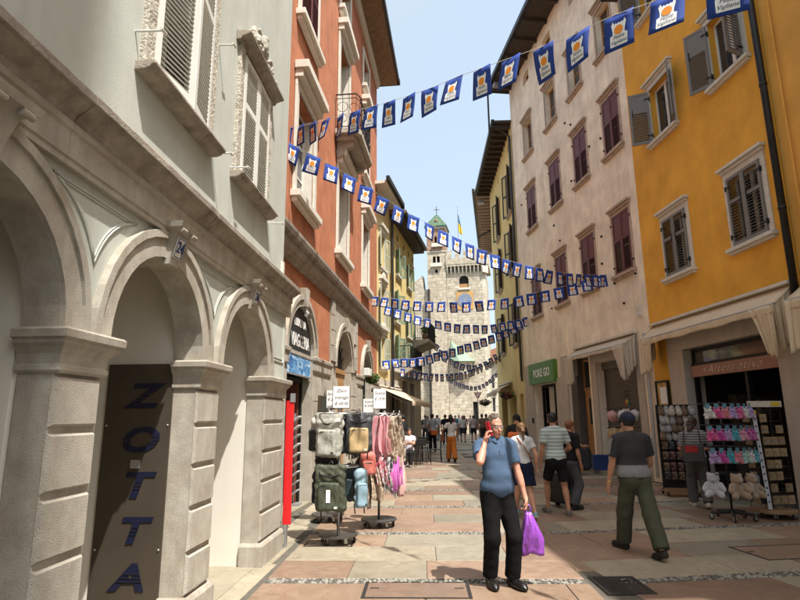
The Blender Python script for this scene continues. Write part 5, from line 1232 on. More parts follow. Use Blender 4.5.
class El:
    def __init__(s, c, r, M3=None, k=.02, op='u'):
        s.c, s.r, s.M3, s.k, s.op = Vector(c), r, M3, k, op; m = max(r)
        s.lo = [s.c[i]-(m if M3 is not None else r[i]) for i in range(3)]; s.hi = [s.c[i]+(m if M3 is not None else r[i]) for i in range(3)]
    def ev(s, x, y, z):
        x, y, z = x-s.c.x, y-s.c.y, z-s.c.z
        if s.M3 is not None: x, y, z = _rot(s.M3, x, y, z)
        a, b, c = s.r
        k0 = np.sqrt((x/a)**2+(y/b)**2+(z/c)**2); k1 = np.sqrt((x/a/a)**2+(y/b/b)**2+(z/c/c)**2)+1e-6
        return k0*(k0-1)/k1
class Bx:
    def __init__(s, c, h, rad, M3=None, k=.01, op='u'):
        s.c, s.h, s.rad, s.M3, s.k, s.op = Vector(c), h, rad, M3, k, op; m = math.sqrt(sum(v*v for v in h)) if M3 is not None else None
        s.lo = [s.c[i]-(m or h[i]) for i in range(3)]; s.hi = [s.c[i]+(m or h[i]) for i in range(3)]
    def ev(s, x, y, z):
        x, y, z = x-s.c.x, y-s.c.y, z-s.c.z
        if s.M3 is not None: x, y, z = _rot(s.M3, x, y, z)
        q = [np.abs(v)-(h-s.rad) for v, h in zip((x, y, z), s.h)]
        return np.sqrt(sum(np.maximum(v, 0)**2 for v in q))+np.minimum(np.maximum(np.maximum(q[0], q[1]), q[2]), 0)-s.rad
def nets(prims, vox, cuts=(), wr=None, pad=None):
    """union the primitives on a grid and extract a quad surface (naive surface nets)"""
    pad = pad or 3*vox; pos = [p for p in prims if p.op == 'u']
    lo = [min(p.lo[i] for p in pos)-pad for i in range(3)]; hi = [max(p.hi[i] for p in pos)+pad for i in range(3)]
    n = [int((hi[i]-lo[i])/vox)+2 for i in range(3)]
    ax = [(lo[i]+vox*np.arange(n[i])).astype(np.float32) for i in range(3)]
    D = np.full(n, .3, np.float32)
    for p in prims:
        mg = p.k+2.5*vox
        i0 = [max(0, int((p.lo[i]-mg-lo[i])/vox)) for i in range(3)]; i1 = [min(n[i], int((p.hi[i]+mg-lo[i])/vox)+2) for i in range(3)]
        if any(i1[i] <= i0[i] for i in range(3)): continue
        sl_ = tuple(slice(i0[i], i1[i]) for i in range(3))
        x, y, z = ax[0][sl_[0]][:, None, None], ax[1][sl_[1]][None, :, None], ax[2][sl_[2]][None, None, :]
        d = p.ev(x, y, z); A = D[sl_]
        if p.op == 'u':
            h = np.clip(.5+.5*(A-d)/p.k, 0, 1); D[sl_] = A*(1-h)+d*h-p.k*h*(1-h)
        else:
            h = np.clip(.5-.5*(A+d)/p.k, 0, 1); D[sl_] = A*(1-h)-d*h+p.k*h*(1-h)
    X, Y, Z = ax[0][:, None, None], ax[1][None, :, None], ax[2][None, None, :]
    if wr is not None: D = D+wr(X, Y, Z)
    for c in cuts:
        if callable(c): D = np.maximum(D, c(X, Y, Z))
        else:
            (px, py, pz), (nx, ny, nz) = c; D = np.maximum(D, (X-px)*nx+(Y-py)*ny+(Z-pz)*nz)
    D[0], D[-1], D[:, 0], D[:, -1], D[:, :, 0], D[:, :, -1] = .3, .3, .3, .3, .3, .3
    S = D < 0
    C8 = [(i, j, k) for i in (0, 1) for j in (0, 1) for k in (0, 1)]
    cnt = sum(S[i:n[0]-1+i, j:n[1]-1+j, k:n[2]-1+k].astype(np.int8) for i, j, k in C8)
    act = (cnt > 0) & (cnt < 8); idx = np.argwhere(act)
    if len(idx) == 0: return [], []
    vid = np.full(act.shape, -1, np.int32); vid[act] = np.arange(len(idx))
    val = {c: D[idx[:, 0]+c[0], idx[:, 1]+c[1], idx[:, 2]+c[2]] for c in C8}
    acc = np.zeros((len(idx), 3)); num = np.zeros(len(idx))
    for a in C8:
        for ax_ in range(3):
            if a[ax_] == 0:
                b = list(a); b[ax_] = 1; b = tuple(b); va, vb = val[a], val[b]; m = (va < 0) != (vb < 0)
                t = np.where(m, va/np.where(m, va-vb, 1), 0)
                p = np.tile(np.array(a, float), (len(idx), 1)); p[:, ax_] = t; acc += p*m[:, None]; num += m
    V = (idx+acc/num[:, None])*vox+np.array(lo)
    F_ = []
    for ax_ in range(3):
        s0 = [slice(None)]*3; s1 = [slice(None)]*3; s0[ax_] = slice(0, -1); s1[ax_] = slice(1, None)
        ch = S[tuple(s0)] != S[tuple(s1)]; e = np.argwhere(ch)
        o1, o2 = [(1, 2), (2, 0), (0, 1)][ax_]
        ok = (e[:, o1] > 0) & (e[:, o2] > 0); e = e[ok]
        inside = S[tuple(s0)][e[:, 0], e[:, 1], e[:, 2]]
        q_ = []
        for d1, d2 in ((-1, -1), (0, -1), (0, 0), (-1, 0)):
            c = e.copy(); c[:, o1] += d1; c[:, o2] += d2
            c = np.minimum(c, np.array(act.shape)-1); q_.append(vid[c[:, 0], c[:, 1], c[:, 2]])
        q_ = np.stack(q_, 1); q_[~inside] = q_[~inside][:, ::-1]
        F_.append(q_[(q_ >= 0).all(1)])
    return V, np.concatenate(F_)
def nmesh(name, prims, vox, m, **k):
    V, F_ = nets(prims, vox, **k); me = bpy.data.meshes.new(name)
    if len(V):
        me.vertices.add(len(V)); me.vertices.foreach_set('co', np.asarray(V, np.float32).ravel())
        me.loops.add(len(F_)*4); me.loops.foreach_set('vertex_index', np.asarray(F_, np.int32).ravel())
        me.polygons.add(len(F_)); me.polygons.foreach_set('loop_start', np.arange(0, len(F_)*4, 4, dtype=np.int32))
        me.update(calc_edges=True); me.validate()
    for x in (m if isinstance(m, (list, tuple)) else [m]): me.materials.append(x)
    me.shade_smooth(); return me
def folds(amp, f, seed, vert=True):
    q = random.Random(seed); ws = [(q.uniform(-1, 1)*f, q.uniform(-1, 1)*f, q.uniform(-1, 1)*f*(.45 if vert else 1.3), q.uniform(0, 6.28)) for _ in range(6)]
    def w(X, Y, Z): return (amp/3*sum(np.sin(a*X+b*Y+c*Z+p) for a, b, c, p in ws)).astype(np.float32)
    return w
def wrk(seed, a):
    f1, f2 = folds(a, 20, seed), folds(a*.8, 48, seed+1, False)
    return lambda X, Y, Z: f1(X, Y, Z)+f2(X, Y, Z)
def ik(A, T, l1, l2, pole):
    A, T, pole = Vector(A), Vector(T), Vector(pole); d = T-A; L_ = min(d.length, (l1+l2)*.999); u = d.normalized()
    a = (l1*l1-l2*l2+L_*L_)/(2*L_); h = math.sqrt(max(0, l1*l1-a*a)); pp = pole-u*pole.dot(u); pp.normalize()
    return A+u*a+pp*h, A+u*L_
# carved scrollwork over the pediment of the arcaded house
_wz, _pm = ORN; _q = random.Random(12); _P = []
for k in range(60):
    t = _q.uniform(-1, 1); hgt = (1-abs(t)**1.3)*0.46; rr = _q.uniform(.022, .05); _P.append(El(L.P(_q.uniform(.0, .06), -1.46+t*.58, _wz+.12+_q.uniform(0, 1)*hgt), (rr*.8, rr*_q.uniform(.7, 1.8), rr*_q.uniform(.7, 1.8)), None, .012))
for sg in (-1, 1):
    for c0, r0 in ((.20, .10), (.42, .08)):
        for k in range(14): a = k*.45; r_ = r0*(1-k/18); _P.append(El(L.P(.07, -1.46+sg*(c0+r_*math.cos(a)), _wz+.24-.12*(c0 > .3)+r_*math.sin(a)), (.035, .024, .024), None, .012))
_P.append(El(L.P(.06, -1.46, _wz+.40), (.05, .09, .13), None, .02))
inst('carved_ornament', nmesh('carving', _P, .016, mat('carved_stone', (0.46, 0.43, 0.36), .95, .25, 14, .8, 60, col2=(.26, .23, .18), c2amt=.7), wr=folds(.008, 70, 3, False)), _pm)
SKIN = {'fair': mat('skin_fair', (0.52, .27, .18), .5, .10, 14, sub=.08), 'tan': mat('skin_tan', (0.40, .20, .12), .5, .10, 14, sub=.08), 'ruddy': mat('skin_ruddy', (0.55, .26, .18), .5, .14, 16, sub=.08)}
def cloth(name, c, var=.10, rough=.85, sc=14): return mat(name, c, .95, var, sc, .15, 160, spec=.15, wrinkle=.3)
SHOES = {}
def shoe_mesh(kind):
    if kind in SHOES: return SHOES[kind]
    up, so_ = {'leather': ((.010, .009, .009), (.008, .008, .008)), 'sneaker_grey': ((.13, .12, .11), (.35, .33, .30)), 'sneaker_teal': ((.18, .36, .40), (.75, .75, .72)), 'sandal': ((.018, .016, .015), (.03, .025, .02)), 'light': ((.50, .46, .40), (.55, .52, .46)), 'dark': ((.02, .02, .02), (.03, .03, .03))}[kind]
    pr = [Rc((0, -.055, .05), (0, .0, .075), .040, .042, .03), Rc((0, -.05, .035), (0, .145, .03), .043, .040, .03), El((0, .09, .045), (.045, .085, .035), None, .03)]
    if kind == 'leather': pr.append(El((0, .15, .03), (.036, .06, .026), None, .02))
    me = nmesh('shoe', pr, .007, [mat('upper_'+kind, up, .35 if kind == 'leather' else .75, .12, 20), mat('sole_'+kind, so_, .7, .1)], cuts=[((0, 0, .002), (0, 0, -1)), ((0, 0, .105), (0, 0, 1))])
    lim = .012 if kind == 'leather' else .026
    me.polygons.foreach_set('material_index', [1 if p.center.z < lim else 0 for p in me.polygons]); SHOES[kind] = me
    return me
def person(label, loc, yaw, h, pose, top, bottom, shoes='dark', skin='fair', hair=('short', (0.03, .02, .015)), vox=.012, build=(0, 0), group=None, fingers=True, sw=1.0):
    """a clothed figure. pose: pel z, lean, feet [(x,y,z,yaw,pitch)]*2 (left,right), hands [((x,y,z),pole)]*2, head (yaw,pitch). local +y is forward, +x right"""
    s = h/1.75; root = empty('person', loc, yaw, label, 'person', group); bw, bd = build
    lean = pose.get('lean', 0.0); tw = pose.get('twist', 0.0); pz = pose.get('pel', .93); py = pose.get('py', 0.0); side = pose.get('side', 0.0)
    RT = Matrix.Rotation(tw, 3, 'Z') @ Matrix.Rotation(side, 3, 'Y') @ Matrix.Rotation(-lean, 3, 'X'); P0 = Vector((0, py, pz))
    tp = lambda x, y, z: (P0+RT @ Vector((x*sw, y, z)))*s
    def torso(t, k=.05):
        return [El(tp(0, -.005, .02), [v*s for v in ((.150+bw*.5+t)*sw, .108+t, .13)], RT, k*s), El(tp(0, .012+bd*.55, .17), [v*s for v in ((.140+bw+t)*sw, .098+bd*.75+t, .17)], RT, k*s),
                El(tp(0, .004, .36), [v*s for v in ((.158+bw*.4+t)*sw, .105+bd*.2+t, .19)], RT, k*s), Rc(tp(-.14, -.012, .474), tp(.14, -.012, .474), (.058+t)*s, (.058+t)*s, k*s),
                Rc(tp(0, -.02, .53), tp(.12, -.015, .492), (.045+t)*s, (.045+t)*s, k*s), Rc(tp(0, -.02, .53), tp(-.12, -.015, .492), (.045+t)*s, (.045+t)*s, k*s),
                El(tp(.065, -.05, -.03), [v*s for v in (.085+t, .085+t, .10)], RT, k*s), El(tp(-.065, -.05, -.03), [v*s for v in (.085+t, .085+t, .10)], RT, k*s)]
    # joints
    hips = [(P0+Vector((sx*.088*sw, 0, -.02)))*s for sx in (-1, 1)]
    feet = pose.get('feet', [(-.10, 0, 0, .15, 0), (.10, 0, 0, -.15, 0)])
    ank = []; knees = []
    for i in range(2):
        fx, fy, fz, fyaw, fp = feet[i]; Rf_ = Matrix.Rotation(fyaw, 3, 'Z') @ Matrix.Rotation(fp, 3, 'X')
        # the foot pivots about the ball; the ankle is 8 cm above the sole at the heel side
        a = Vector((fx, fy, fz))+Rf_ @ Vector((0, -.03, .085)) if fp == 0 else Vector((fx, fy+.09, fz))+Rf_ @ Vector((0, -.12, .085))
        kn, an = ik(hips[i], a*s, .43*s, .415*s, Matrix.Rotation(fyaw, 3, 'Z') @ Vector(pose.get('kpole', (0, 1, 0)))); knees.append(kn); ank.append(an)
    sh = [tp(sx*.185, -.012, .465) for sx in (-1, 1)]; hands = pose['hands']; elb = []; wri = []
    for i in range(2):
        T_, pole = hands[i]; e_, w_ = ik(sh[i], Vector(T_)*s, .285*s, .255*s, pole); elb.append(e_); wri.append(w_)
    hc = tp(0, .02+.10*math.sin(lean)*0, .672); hy, hp = pose.get('head', (0, 0)); RH = Matrix.Rotation(tw+hy, 3, 'Z') @ Matrix.Rotation(-lean*.4-hp, 3, 'X'); hq = lambda x, y, z: hc+RH @ Vector((x, y, z))*s
    # ---- body: one skin
    B = torso(-.004)
    B += [Rc(tp(0, -.02, .50), hq(0, -.02, -.035), .060*s, .053*s, .02*s), El(hq(0, -.012, .048), [v*s for v in (.074, .094, .090)], RH, .02*s), El(hq(0, .018, -.03), [v*s for v in (.058, .070, .080)], RH, .025*s), El(hq(0, .055, -.088), [v*s for v in (.028, .024, .020)], RH, .02*s)]
    if vox < .0135:
        B += [Rc(hq(0, .083, .016), hq(0, .104, -.020), .008*s, .0135*s, .010*s), El(hq(0, .07, .036), [v*s for v in (.050, .022, .013)], RH, .012*s), El(hq(.077, -.006, -.005), [v*s for v in (.011, .020, .032)], RH, .006*s), El(hq(-.077, -.006, -.005), [v*s for v in (.011, .020, .032)], RH, .006*s),
              El(hq(0, .082, -.055), [v*s for v in (.024, .010, .0085)], RH, .008*s), El(hq(.035, .065, -.02), [v*s for v in (.022, .018, .022)], RH, .015*s), El(hq(-.035, .065, -.02), [v*s for v in (.022, .018, .022)], RH, .015*s),
              El(hq(.031, .095, .010), [v*s for v in (.014, .014, .010)], RH, .008*s, 's'), El(hq(-.031, .095, .010), [v*s for v in (.014, .014, .010)], RH, .008*s, 's')]
    for i in range(2):
        kn, an = knees[i], ank[i]; sd = (kn-an).normalized(); cal = an+(kn-an)*.68+Vector((0, -.012, 0))*s
        B += [Rc(hips[i], kn, .082*s, .052*s, .04*s), Rc(kn, an, .050*s, .033*s, .02*s), Rc(cal+sd*.04*s, cal-sd*.08*s, .054*s, .040*s, .03*s)]
        B += [Rc(sh[i], elb[i], .047*s, .037*s, .03*s), Rc(elb[i], wri[i], .038*s, .025*s, .015*s), Rc(elb[i].lerp(wri[i], .15), elb[i].lerp(wri[i], .45), .040*s, .034*s, .02*s)]
    for i in range(2):
        ho = pose.get('hand_dir', [None, None])[i]; f = Vector(ho[0]).normalized() if ho else (wri[i]-elb[i]).normalized()
        pn = Vector(ho[1]) if ho else Vector((-1 if i else 1, 0, 0)); pn = (pn-f*pn.dot(f)).normalized(); sdv = f.cross(pn).normalized()*(1 if i else 1)
        Mh = Matrix((sdv, f, pn)).transposed()
        w_ = wri[i]; kn_c = w_+f*.085*s
        B += [El(w_+f*.050*s, [v*s for v in (.040, .055, .018)], Mh, .012*s), Rc(w_, w_+f*.03*s, .025*s, .026*s, .015*s)]
        curl = ho[2] if ho else .5
        fdir = 1
        if fingers:
            for j, (o_, ln) in enumerate(((-.029, .060), (-.010, .072), (.010, .070), (.028, .058))):
                b0 = kn_c+sdv*o_*s; d1 = (f*math.cos(curl*.7)+pn*math.sin(curl*.7)); b1 = b0+d1*ln*.5*s; d2 = (f*math.cos(curl*1.9)+pn*math.sin(curl*1.9)); b2 = b1+d2*ln*.5*s
                B += [Rc(b0-f*.02*s, b1, .0095*s, .0088*s, .003*s), Rc(b1, b2, .0088*s, .0076*s, .003*s)]
            # thumb leaves the side of the palm towards the front of the body
            ts = -1 if sdv.dot(RT @ Vector((0, 1, 0))) < 0 else 1
            t0 = w_+f*.025*s+sdv*ts*.030*s; t1 = t0+(f*.6+sdv*ts*.55+pn*.45)*.040*s; t2 = t1+(f*.85+pn*.55)*.030*s
            B += [Rc(t0, t1, .013*s, .0105*s, .008*s), Rc(t1, t2, .0105*s, .0085*s, .004*s)]
    for i in range(2): B.append(Rc(ank[i], ank[i]+Vector((0, .03, -.045))*s, .032*s, .030*s, .01*s))
    inst('body', nmesh('body', B, vox, SKIN[skin]), root)
    seed = int(abs(loc[0]*100+loc[1]*37)) % 1000
    # ---- shirt
    ck, cm, slv, hem = top[0], top[1], top[2], top[3]
    t = .017; Sh = torso(t)[:6]
    Sh.append(El(tp(0, .0, .06), [v*s for v in ((.165+bw*.8+t)*sw, .118+bd*.5+t, .12)], RT, .05*s))
    scut = []
    for i in range(2):
        e_ = sh[i]+(elb[i]-sh[i])*min(slv, 1.0)
        Sh.append(Rc(sh[i]+(sh[i]-elb[i])*.06, e_, .066*s, (.068 if slv < .9 else .055)*s, .03*s, flat=slv <= 1.0))
        if slv > 1.0: Sh.append(Rc(elb[i], elb[i].lerp(wri[i], min(slv-1, .97)), .052*s, .042*s, .02*s, flat=True))
    up = RT @ Vector((0, 0, 1)); hp_ = tp(0, 0, hem-.93); nk = hq(0, -.012, -.06)
    neckcut = Rc(hq(0, .02, .0), hq(0, -.005, -.095-.0), .070*s, (.062 if ck != 'vneck' else .075)*s, .006*s, 's')
    inst('shirt' if ck != 'dress' else 'dress', nmesh('shirt', Sh+[neckcut], max(vox, .009), cm, cuts=[(tuple(hp_), tuple(-up))], wr=wrk(seed, .0028)), root)
    if ck == 'polo':
        C_ = [Rc(hq(0, -.02, -.075), hq(0, -.028, -.105), .068*s, .078*s, .01)]
        mb = MB(); 
        for k in range(28):
            pass
        pts = []; n_ = 30
        rows = []
        for j, (rr, zz, yy) in enumerate(((.060, -.078, -.010), (.072, -.100, -.008), (.084, -.128, -.004))):
            row = []
            for k in range(n_+1):
                a = R(-250+320*k/n_)-R(0)
                a = math.pi/2+R(20)+(2*math.pi-R(40))*k/n_
                fr_ = max(0, math.sin(a)); row.append(hq(rr*math.cos(a)*1.05, yy+rr*math.sin(a)*1.0+.012*fr_*j, zz-.030*fr_*(1 if j else .4)))
            rows.append(row)
        vs = [tuple(p) for r_ in rows for p in r_]; fs = [(j*(n_+1)+k, j*(n_+1)+k+1, (j+1)*(n_+1)+k+1, (j+1)*(n_+1)+k) for j in range(2) for k in range(n_)]
        mb.add(vs, fs); mb.build('collar', cm, root, smooth=True, solid=.006)
    # ---- trousers, shorts or skirt
    bk, bm_ = bottom[0], bottom[1]; tb = .014; Tr = [El(tp(0, -.005, .03), [v*s for v in ((.152+bw*.7+tb)*sw, .112+bd*.3+tb, .15)], RT, .05*s), El(tp(.07, -.045, -.03), [v*s for v in (.09, .09, .11)], RT, .05*s), El(tp(-.07, -.045, -.03), [v*s for v in (.09, .09, .11)], RT, .05*s)]
    wc = [(tuple(tp(0, 0, bottom[3] if len(bottom) > 3 else .12)), tuple(up))]
    if bk == 'skirt':
        ln = bottom[2]; bot = (hips[0]+hips[1])/2; kc = (knees[0]+knees[1])/2; dv = (kc-bot)*ln; spread = (knees[0]-knees[1]).length*.5
        Tr += [Rc(hips[i], hips[i]+(knees[i]-hips[i])*ln, .105*s, .13*s, .09*s, flat=True) for i in range(2)]
        zc = (bot+dv).z; wc.append(((0, 0, zc), (0, 0, -1)))
    else:
        loose = bottom[2]
        for i in range(2):
            if bk == 'shorts':
                e_ = hips[i]+(knees[i]-hips[i])*loose; Tr.append(Rc(hips[i], e_, .098*s, .086*s, .05*s, flat=True))
            else:
                sd = (ank[i]-knees[i]); Tr += [Rc(hips[i], knees[i], .096*s, (.066+loose)*s, .045*s), Rc(knees[i], knees[i]+sd*.97, (.066+loose)*s, (.056+loose*1.2)*s, .03*s, flat=True)]
    inst({'skirt': 'skirt', 'shorts': 'shorts'}.get(bk, 'trousers'), nmesh('trousers', Tr, max(vox, .010), bm_, cuts=wc, wr=wrk(seed+5, .0032)), root)
    for i in range(2):
        fx, fy, fz, fyaw, fp = feet[i]; o = inst('shoe', shoe_mesh(shoes), root, (0, 0, 0), (0, 0, 0), (s*1.02,)*3)
        Rf_ = Matrix.Rotation(fyaw, 3, 'Z') @ Matrix.Rotation(fp, 3, 'X')
        p = Vector((fx, fy+.09, fz))*s+(Rf_ @ Vector((0, -.09, 0)))*s if fp else Vector((fx, fy, fz))*s
        o.location = p; o.rotation_euler = Rf_.to_euler()
    # ---- hair / cap
    hk, hcol = hair[0], hair[1]; hm = mat('hair_%d_%d' % (int(hcol[0]*1000), int(hcol[2]*1000)), hcol, .5, .35, 40, .4, 90)
    Hr = []
    if hk in ('short', 'thin', 'bun', 'pony', 'long'):
        g = {'short': .012, 'thin': .005}.get(hk, .012); Hr = [El(hq(0, -.016, .052), [v*s for v in (.076+g, .095+g, .090+g)], RH, .01*s)]
        nn = RH @ Vector((0, .80, -.60)); c0 = hq(0, {'thin': .042}.get(hk, .055), .065 if hk != 'thin' else .078); hc_ = [(tuple(c0), tuple(nn))]
        if hk in ('short', 'thin'): hc_.append((tuple(hq(0, 0, -.062)), tuple(RH @ Vector((0, .25, -1)))))
        if hk == 'bun': Hr.append(El(hq(0, -.10, .09), [.04*s]*3, None, .02*s))
        if hk == 'pony': Hr += [Rc(hq(0, -.10, .06), hq(0, -.145, -.02), .026*s, .032*s, .02*s), Rc(hq(0, -.145, -.02), hq(.01, -.125, -.20), .034*s, .014*s, .02*s)]
        if hk == 'long': Hr += [Rc(hq(0, -.06, .02), hq(0, -.075, -.19), .075*s, .06*s, .03*s), Rc(hq(.055, -.02, .02), hq(.06, -.03, -.17), .03*s, .03*s, .03*s), Rc(hq(-.055, -.02, .02), hq(-.06, -.03, -.17), .03*s, .03*s, .03*s)]
        cutf = hc_[0]
        def fcut(X, Y, Z, cutf=cutf): (px, py_, pz_), (nx, ny, nz) = cutf; return (X-px)*nx+(Y-py_)*ny+(Z-pz_)*nz
        inst('hair', nmesh('hair', Hr, max(min(vox, .011), .007), hm, cuts=[fcut]+hc_[1:], wr=folds(.006, 110, seed+3, False)), root)
    elif hk == 'cap':
        inst('hair', nmesh('hair', [El(hq(0, -.016, .035), [v*s for v in (.082, .103, .085)], RH, .01*s)], max(min(vox, .011), .008), mat('hair_cropped', (0.02, .015, .012), .7, .2, 40), cuts=[(tuple(hq(0, .05, .03)), tuple(RH @ Vector((0, .8, -.6)))), (tuple(hq(0, 0, -.055)), tuple(RH @ Vector((0, .25, -1))))]), root)
        cp = mat('cap_%d' % int(hcol[2]*1000), hcol, .8, .12, 12)
        br = hair[2] if len(hair) > 2 else 0
        Cp = [El(hq(0, -.012, .060), [v*s for v in (.094, .115, .098)], RH, .01*s)]
        inst('cap', nmesh('cap', Cp, max(min(vox, .011), .008), cp, cuts=[(tuple(hq(0, 0, .035)), tuple(RH @ Vector((0, .08, -1))))]), root)
        mb = MB(); n_ = 14; vs = []
        for j in range(4):
            for k in range(n_+1):
                a = R(20+140*k/n_); rr = .098+j*.022*math.sin(a); vs.append(tuple(hq(.88*rr*math.cos(a), -.005+rr*1.1*math.sin(a), .042-.008*j)))
        mb.add(vs, [(j*(n_+1)+k, j*(n_+1)+k+1, (j+1)*(n_+1)+k+1, (j+1)*(n_+1)+k) for j in range(3) for k in range(n_)]); mb.build('cap_brim', cp, root, smooth=True, solid=.006*s)
    J = dict(root=root, wri=wri, elb=elb, hq=hq, hc=hc, RH=RH, sh=sh, tp=tp, s=s, hips=hips, knees=knees, ank=ank, feet=feet)
    Mw = Matrix.Translation(loc) @ Matrix.Rotation(yaw, 4, 'Z'); J['Mw'] = Mw
    return J
# ================================================================= people
navy = (0.010, .014, .035)
def stripes(name, a, b, sc): return ramp_pattern(name, 'stripe', [a, b], (1, 1, 1), .85, .5, .10, sc)
HANG = lambda x=.25, y=.02, z=.80: [((-x, y, z), (-.3, -1, 0)), ((x, y, z), (.3, -1, 0))]
# man on the phone, foreground
polo = mat('steel_blue_polo', (0.062, .100, .165), .9, .10, 10, .2, 150, spec=.2, wrinkle=.28)
pm_ = person('man in steel blue polo and black trousers talking on a red phone', (0.99, 6.08, 0), R(192), 1.70,
    dict(pel=.925, lean=-.03, feet=[(-.12, .06, 0, .22, 0), (.10, -.02, 0, -.12, 0)], head=(.22, .10), kpole=(0, 1, 0), hands=[((-.285, .10, .815), (-.35, -1, .1)), ((.150, .095, 1.455), (.55, .25, -1))],
         hand_dir=[((-.02, .12, -1), (1, -.1, 0), .95), ((-.22, .02, 1), (-.9, .25, -.2), .75)]),
    ('polo', polo, .62, .885), ('trousers', cloth('black_trousers', (.007, .007, .0075), .2), .018, .10), 'leather', 'ruddy', ('thin', (0.095, .07, .05)), .0075, (.004, .028))
q_ = pm_['hq']
def wpt(J, v): return J['Mw'] @ Vector(v)
# glasses
mb = MB(); hq = q_
for sx in (-1, 1):
    ring_ = [hq(sx*.032+.021*math.cos(t), .098-.010*abs(math.cos(t)), .012+.016*math.sin(t)) for t in [k*math.pi/8 for k in range(16)]]
    mb.tube(ring_, .0016, 5, closed=True); mb.tube([hq(sx*.053, .088, .016), hq(sx*.078, .0, .014)], .0016, 5)
mb.tube([hq(-.011, .099, .016), hq(.011, .099, .016)], .0016, 5); mb.build('glasses', M['alu'], pm_['root'])
mb = MB()
for sx in (-1, 1): mb.sphere(tuple(hq(sx*.031, .078, .010)), .0125, 10, 7)
mb.build('eyes', mat('eye_white', (.55, .5, .46), .3, .02), pm_['root'], smooth=True)
mb = MB()
for sx in (-1, 1): mb.sphere(tuple(hq(sx*.031+.002, .0885, .008)), .0052, 8, 6); mb.tube([hq(sx*.015, .092, .033), hq(sx*.034, .092, .038), hq(sx*.05, .080, .031)], .004, 5)
mb.build('eyebrows', mat('brow_brown', (.12, .085, .06), .6, .1), pm_['root'], smooth=True)
mb = MB(); mb.tube([hq(-.022, .084, -.056), hq(0, .0925, -.055), hq(.022, .084, -.056)], .0035, 5); mb.build('lips', mat('lip', (.32, .12, .10), .5, .05), pm_['root'], smooth=True)
mb = MB()
for z in (-.13, -.165): mb.sphere(tuple(pm_['tp'](0, .135, .43+(z+.13))), .006, 6, 4)
mb.build('buttons', mat('button', (.06, .08, .12), .4, .02), pm_['root'])
ph = empty('phone', tuple(wpt(pm_, hq(.100, .035, -.012))), R(192), 'red mobile phone held to the ear of the man in the blue polo', 'phone')
RHq = (Matrix.Rotation(R(192), 3, 'Z') @ pm_['RH'] @ Matrix.Rotation(R(14), 3, 'X') @ Matrix.Rotation(R(10), 3, 'Y')).to_4x4()
ph.rotation_euler = RHq.to_euler(); redp = mat('phone_red', (.55, .012, .03), .3, .03)
MB().box(-.006, .006, -.036, .036, -.075, .075).build('case', redp, ph, bevel=.004); MB().box(-.0075, -.0061, -.032, .032, -.07, .07).build('screen', M['ink'], ph); MB().box(.006, .0085, .008, .028, .04, .066).build('camera_bump', redp, ph)
# purple carrier bag in his hand
wl2 = wpt(pm_, pm_['wri'][0]); bgp = empty('carrier_bag', (wl2.x+.02, wl2.y-.02, .0), R(10), 'purple plastic carrier bag held by the man on the phone', 'bag')
hz_ = wl2.z-.115
vio = mat('violet_plastic', (0.30, .075, .46), .34, .18, 9, .5, 14, spec=.6)
mb = MB(); n_ = 26; rows = []
for j in range(13):
    t = j/12; z = hz_-.02-t*.40; wdt = (.028+.085*min(1, t*1.5)**.9)*(1-.12*max(0, t-.8)*5*.6); dp = .02+.055*math.sin(min(1, t*1.15)*math.pi*.85)
    rows.append([(wdt*math.cos(a)*(1+.14*math.sin(5*a+j*.35))+.03*t, dp*math.sin(a)*(1+.40*math.sin(7*a+j*.45)), z+.018*math.sin(3*a+1)*t) for a in [2*math.pi*k/n_ for k in range(n_)]])
vs = [p for r_ in rows for p in r_]; fs = [(j*n_+k, j*n_+(k+1) % n_, (j+1)*n_+(k+1) % n_, (j+1)*n_+k) for j in range(12) for k in range(n_)]; fs += [tuple(range(12*n_, 13*n_)), tuple(range(n_))[::-1]]
mb.add(vs, fs); mb.build('bag', vio, bgp, smooth=True)
mb = MB()
for sx in (-1, 1): mb.tube([(sx*.03, .01, hz_-.04), (sx*.022, .0, hz_+.03), (0, 0, hz_+.055)], [.010, .007, .008], 6)
mb.build('handle', vio, bgp, smooth=True)

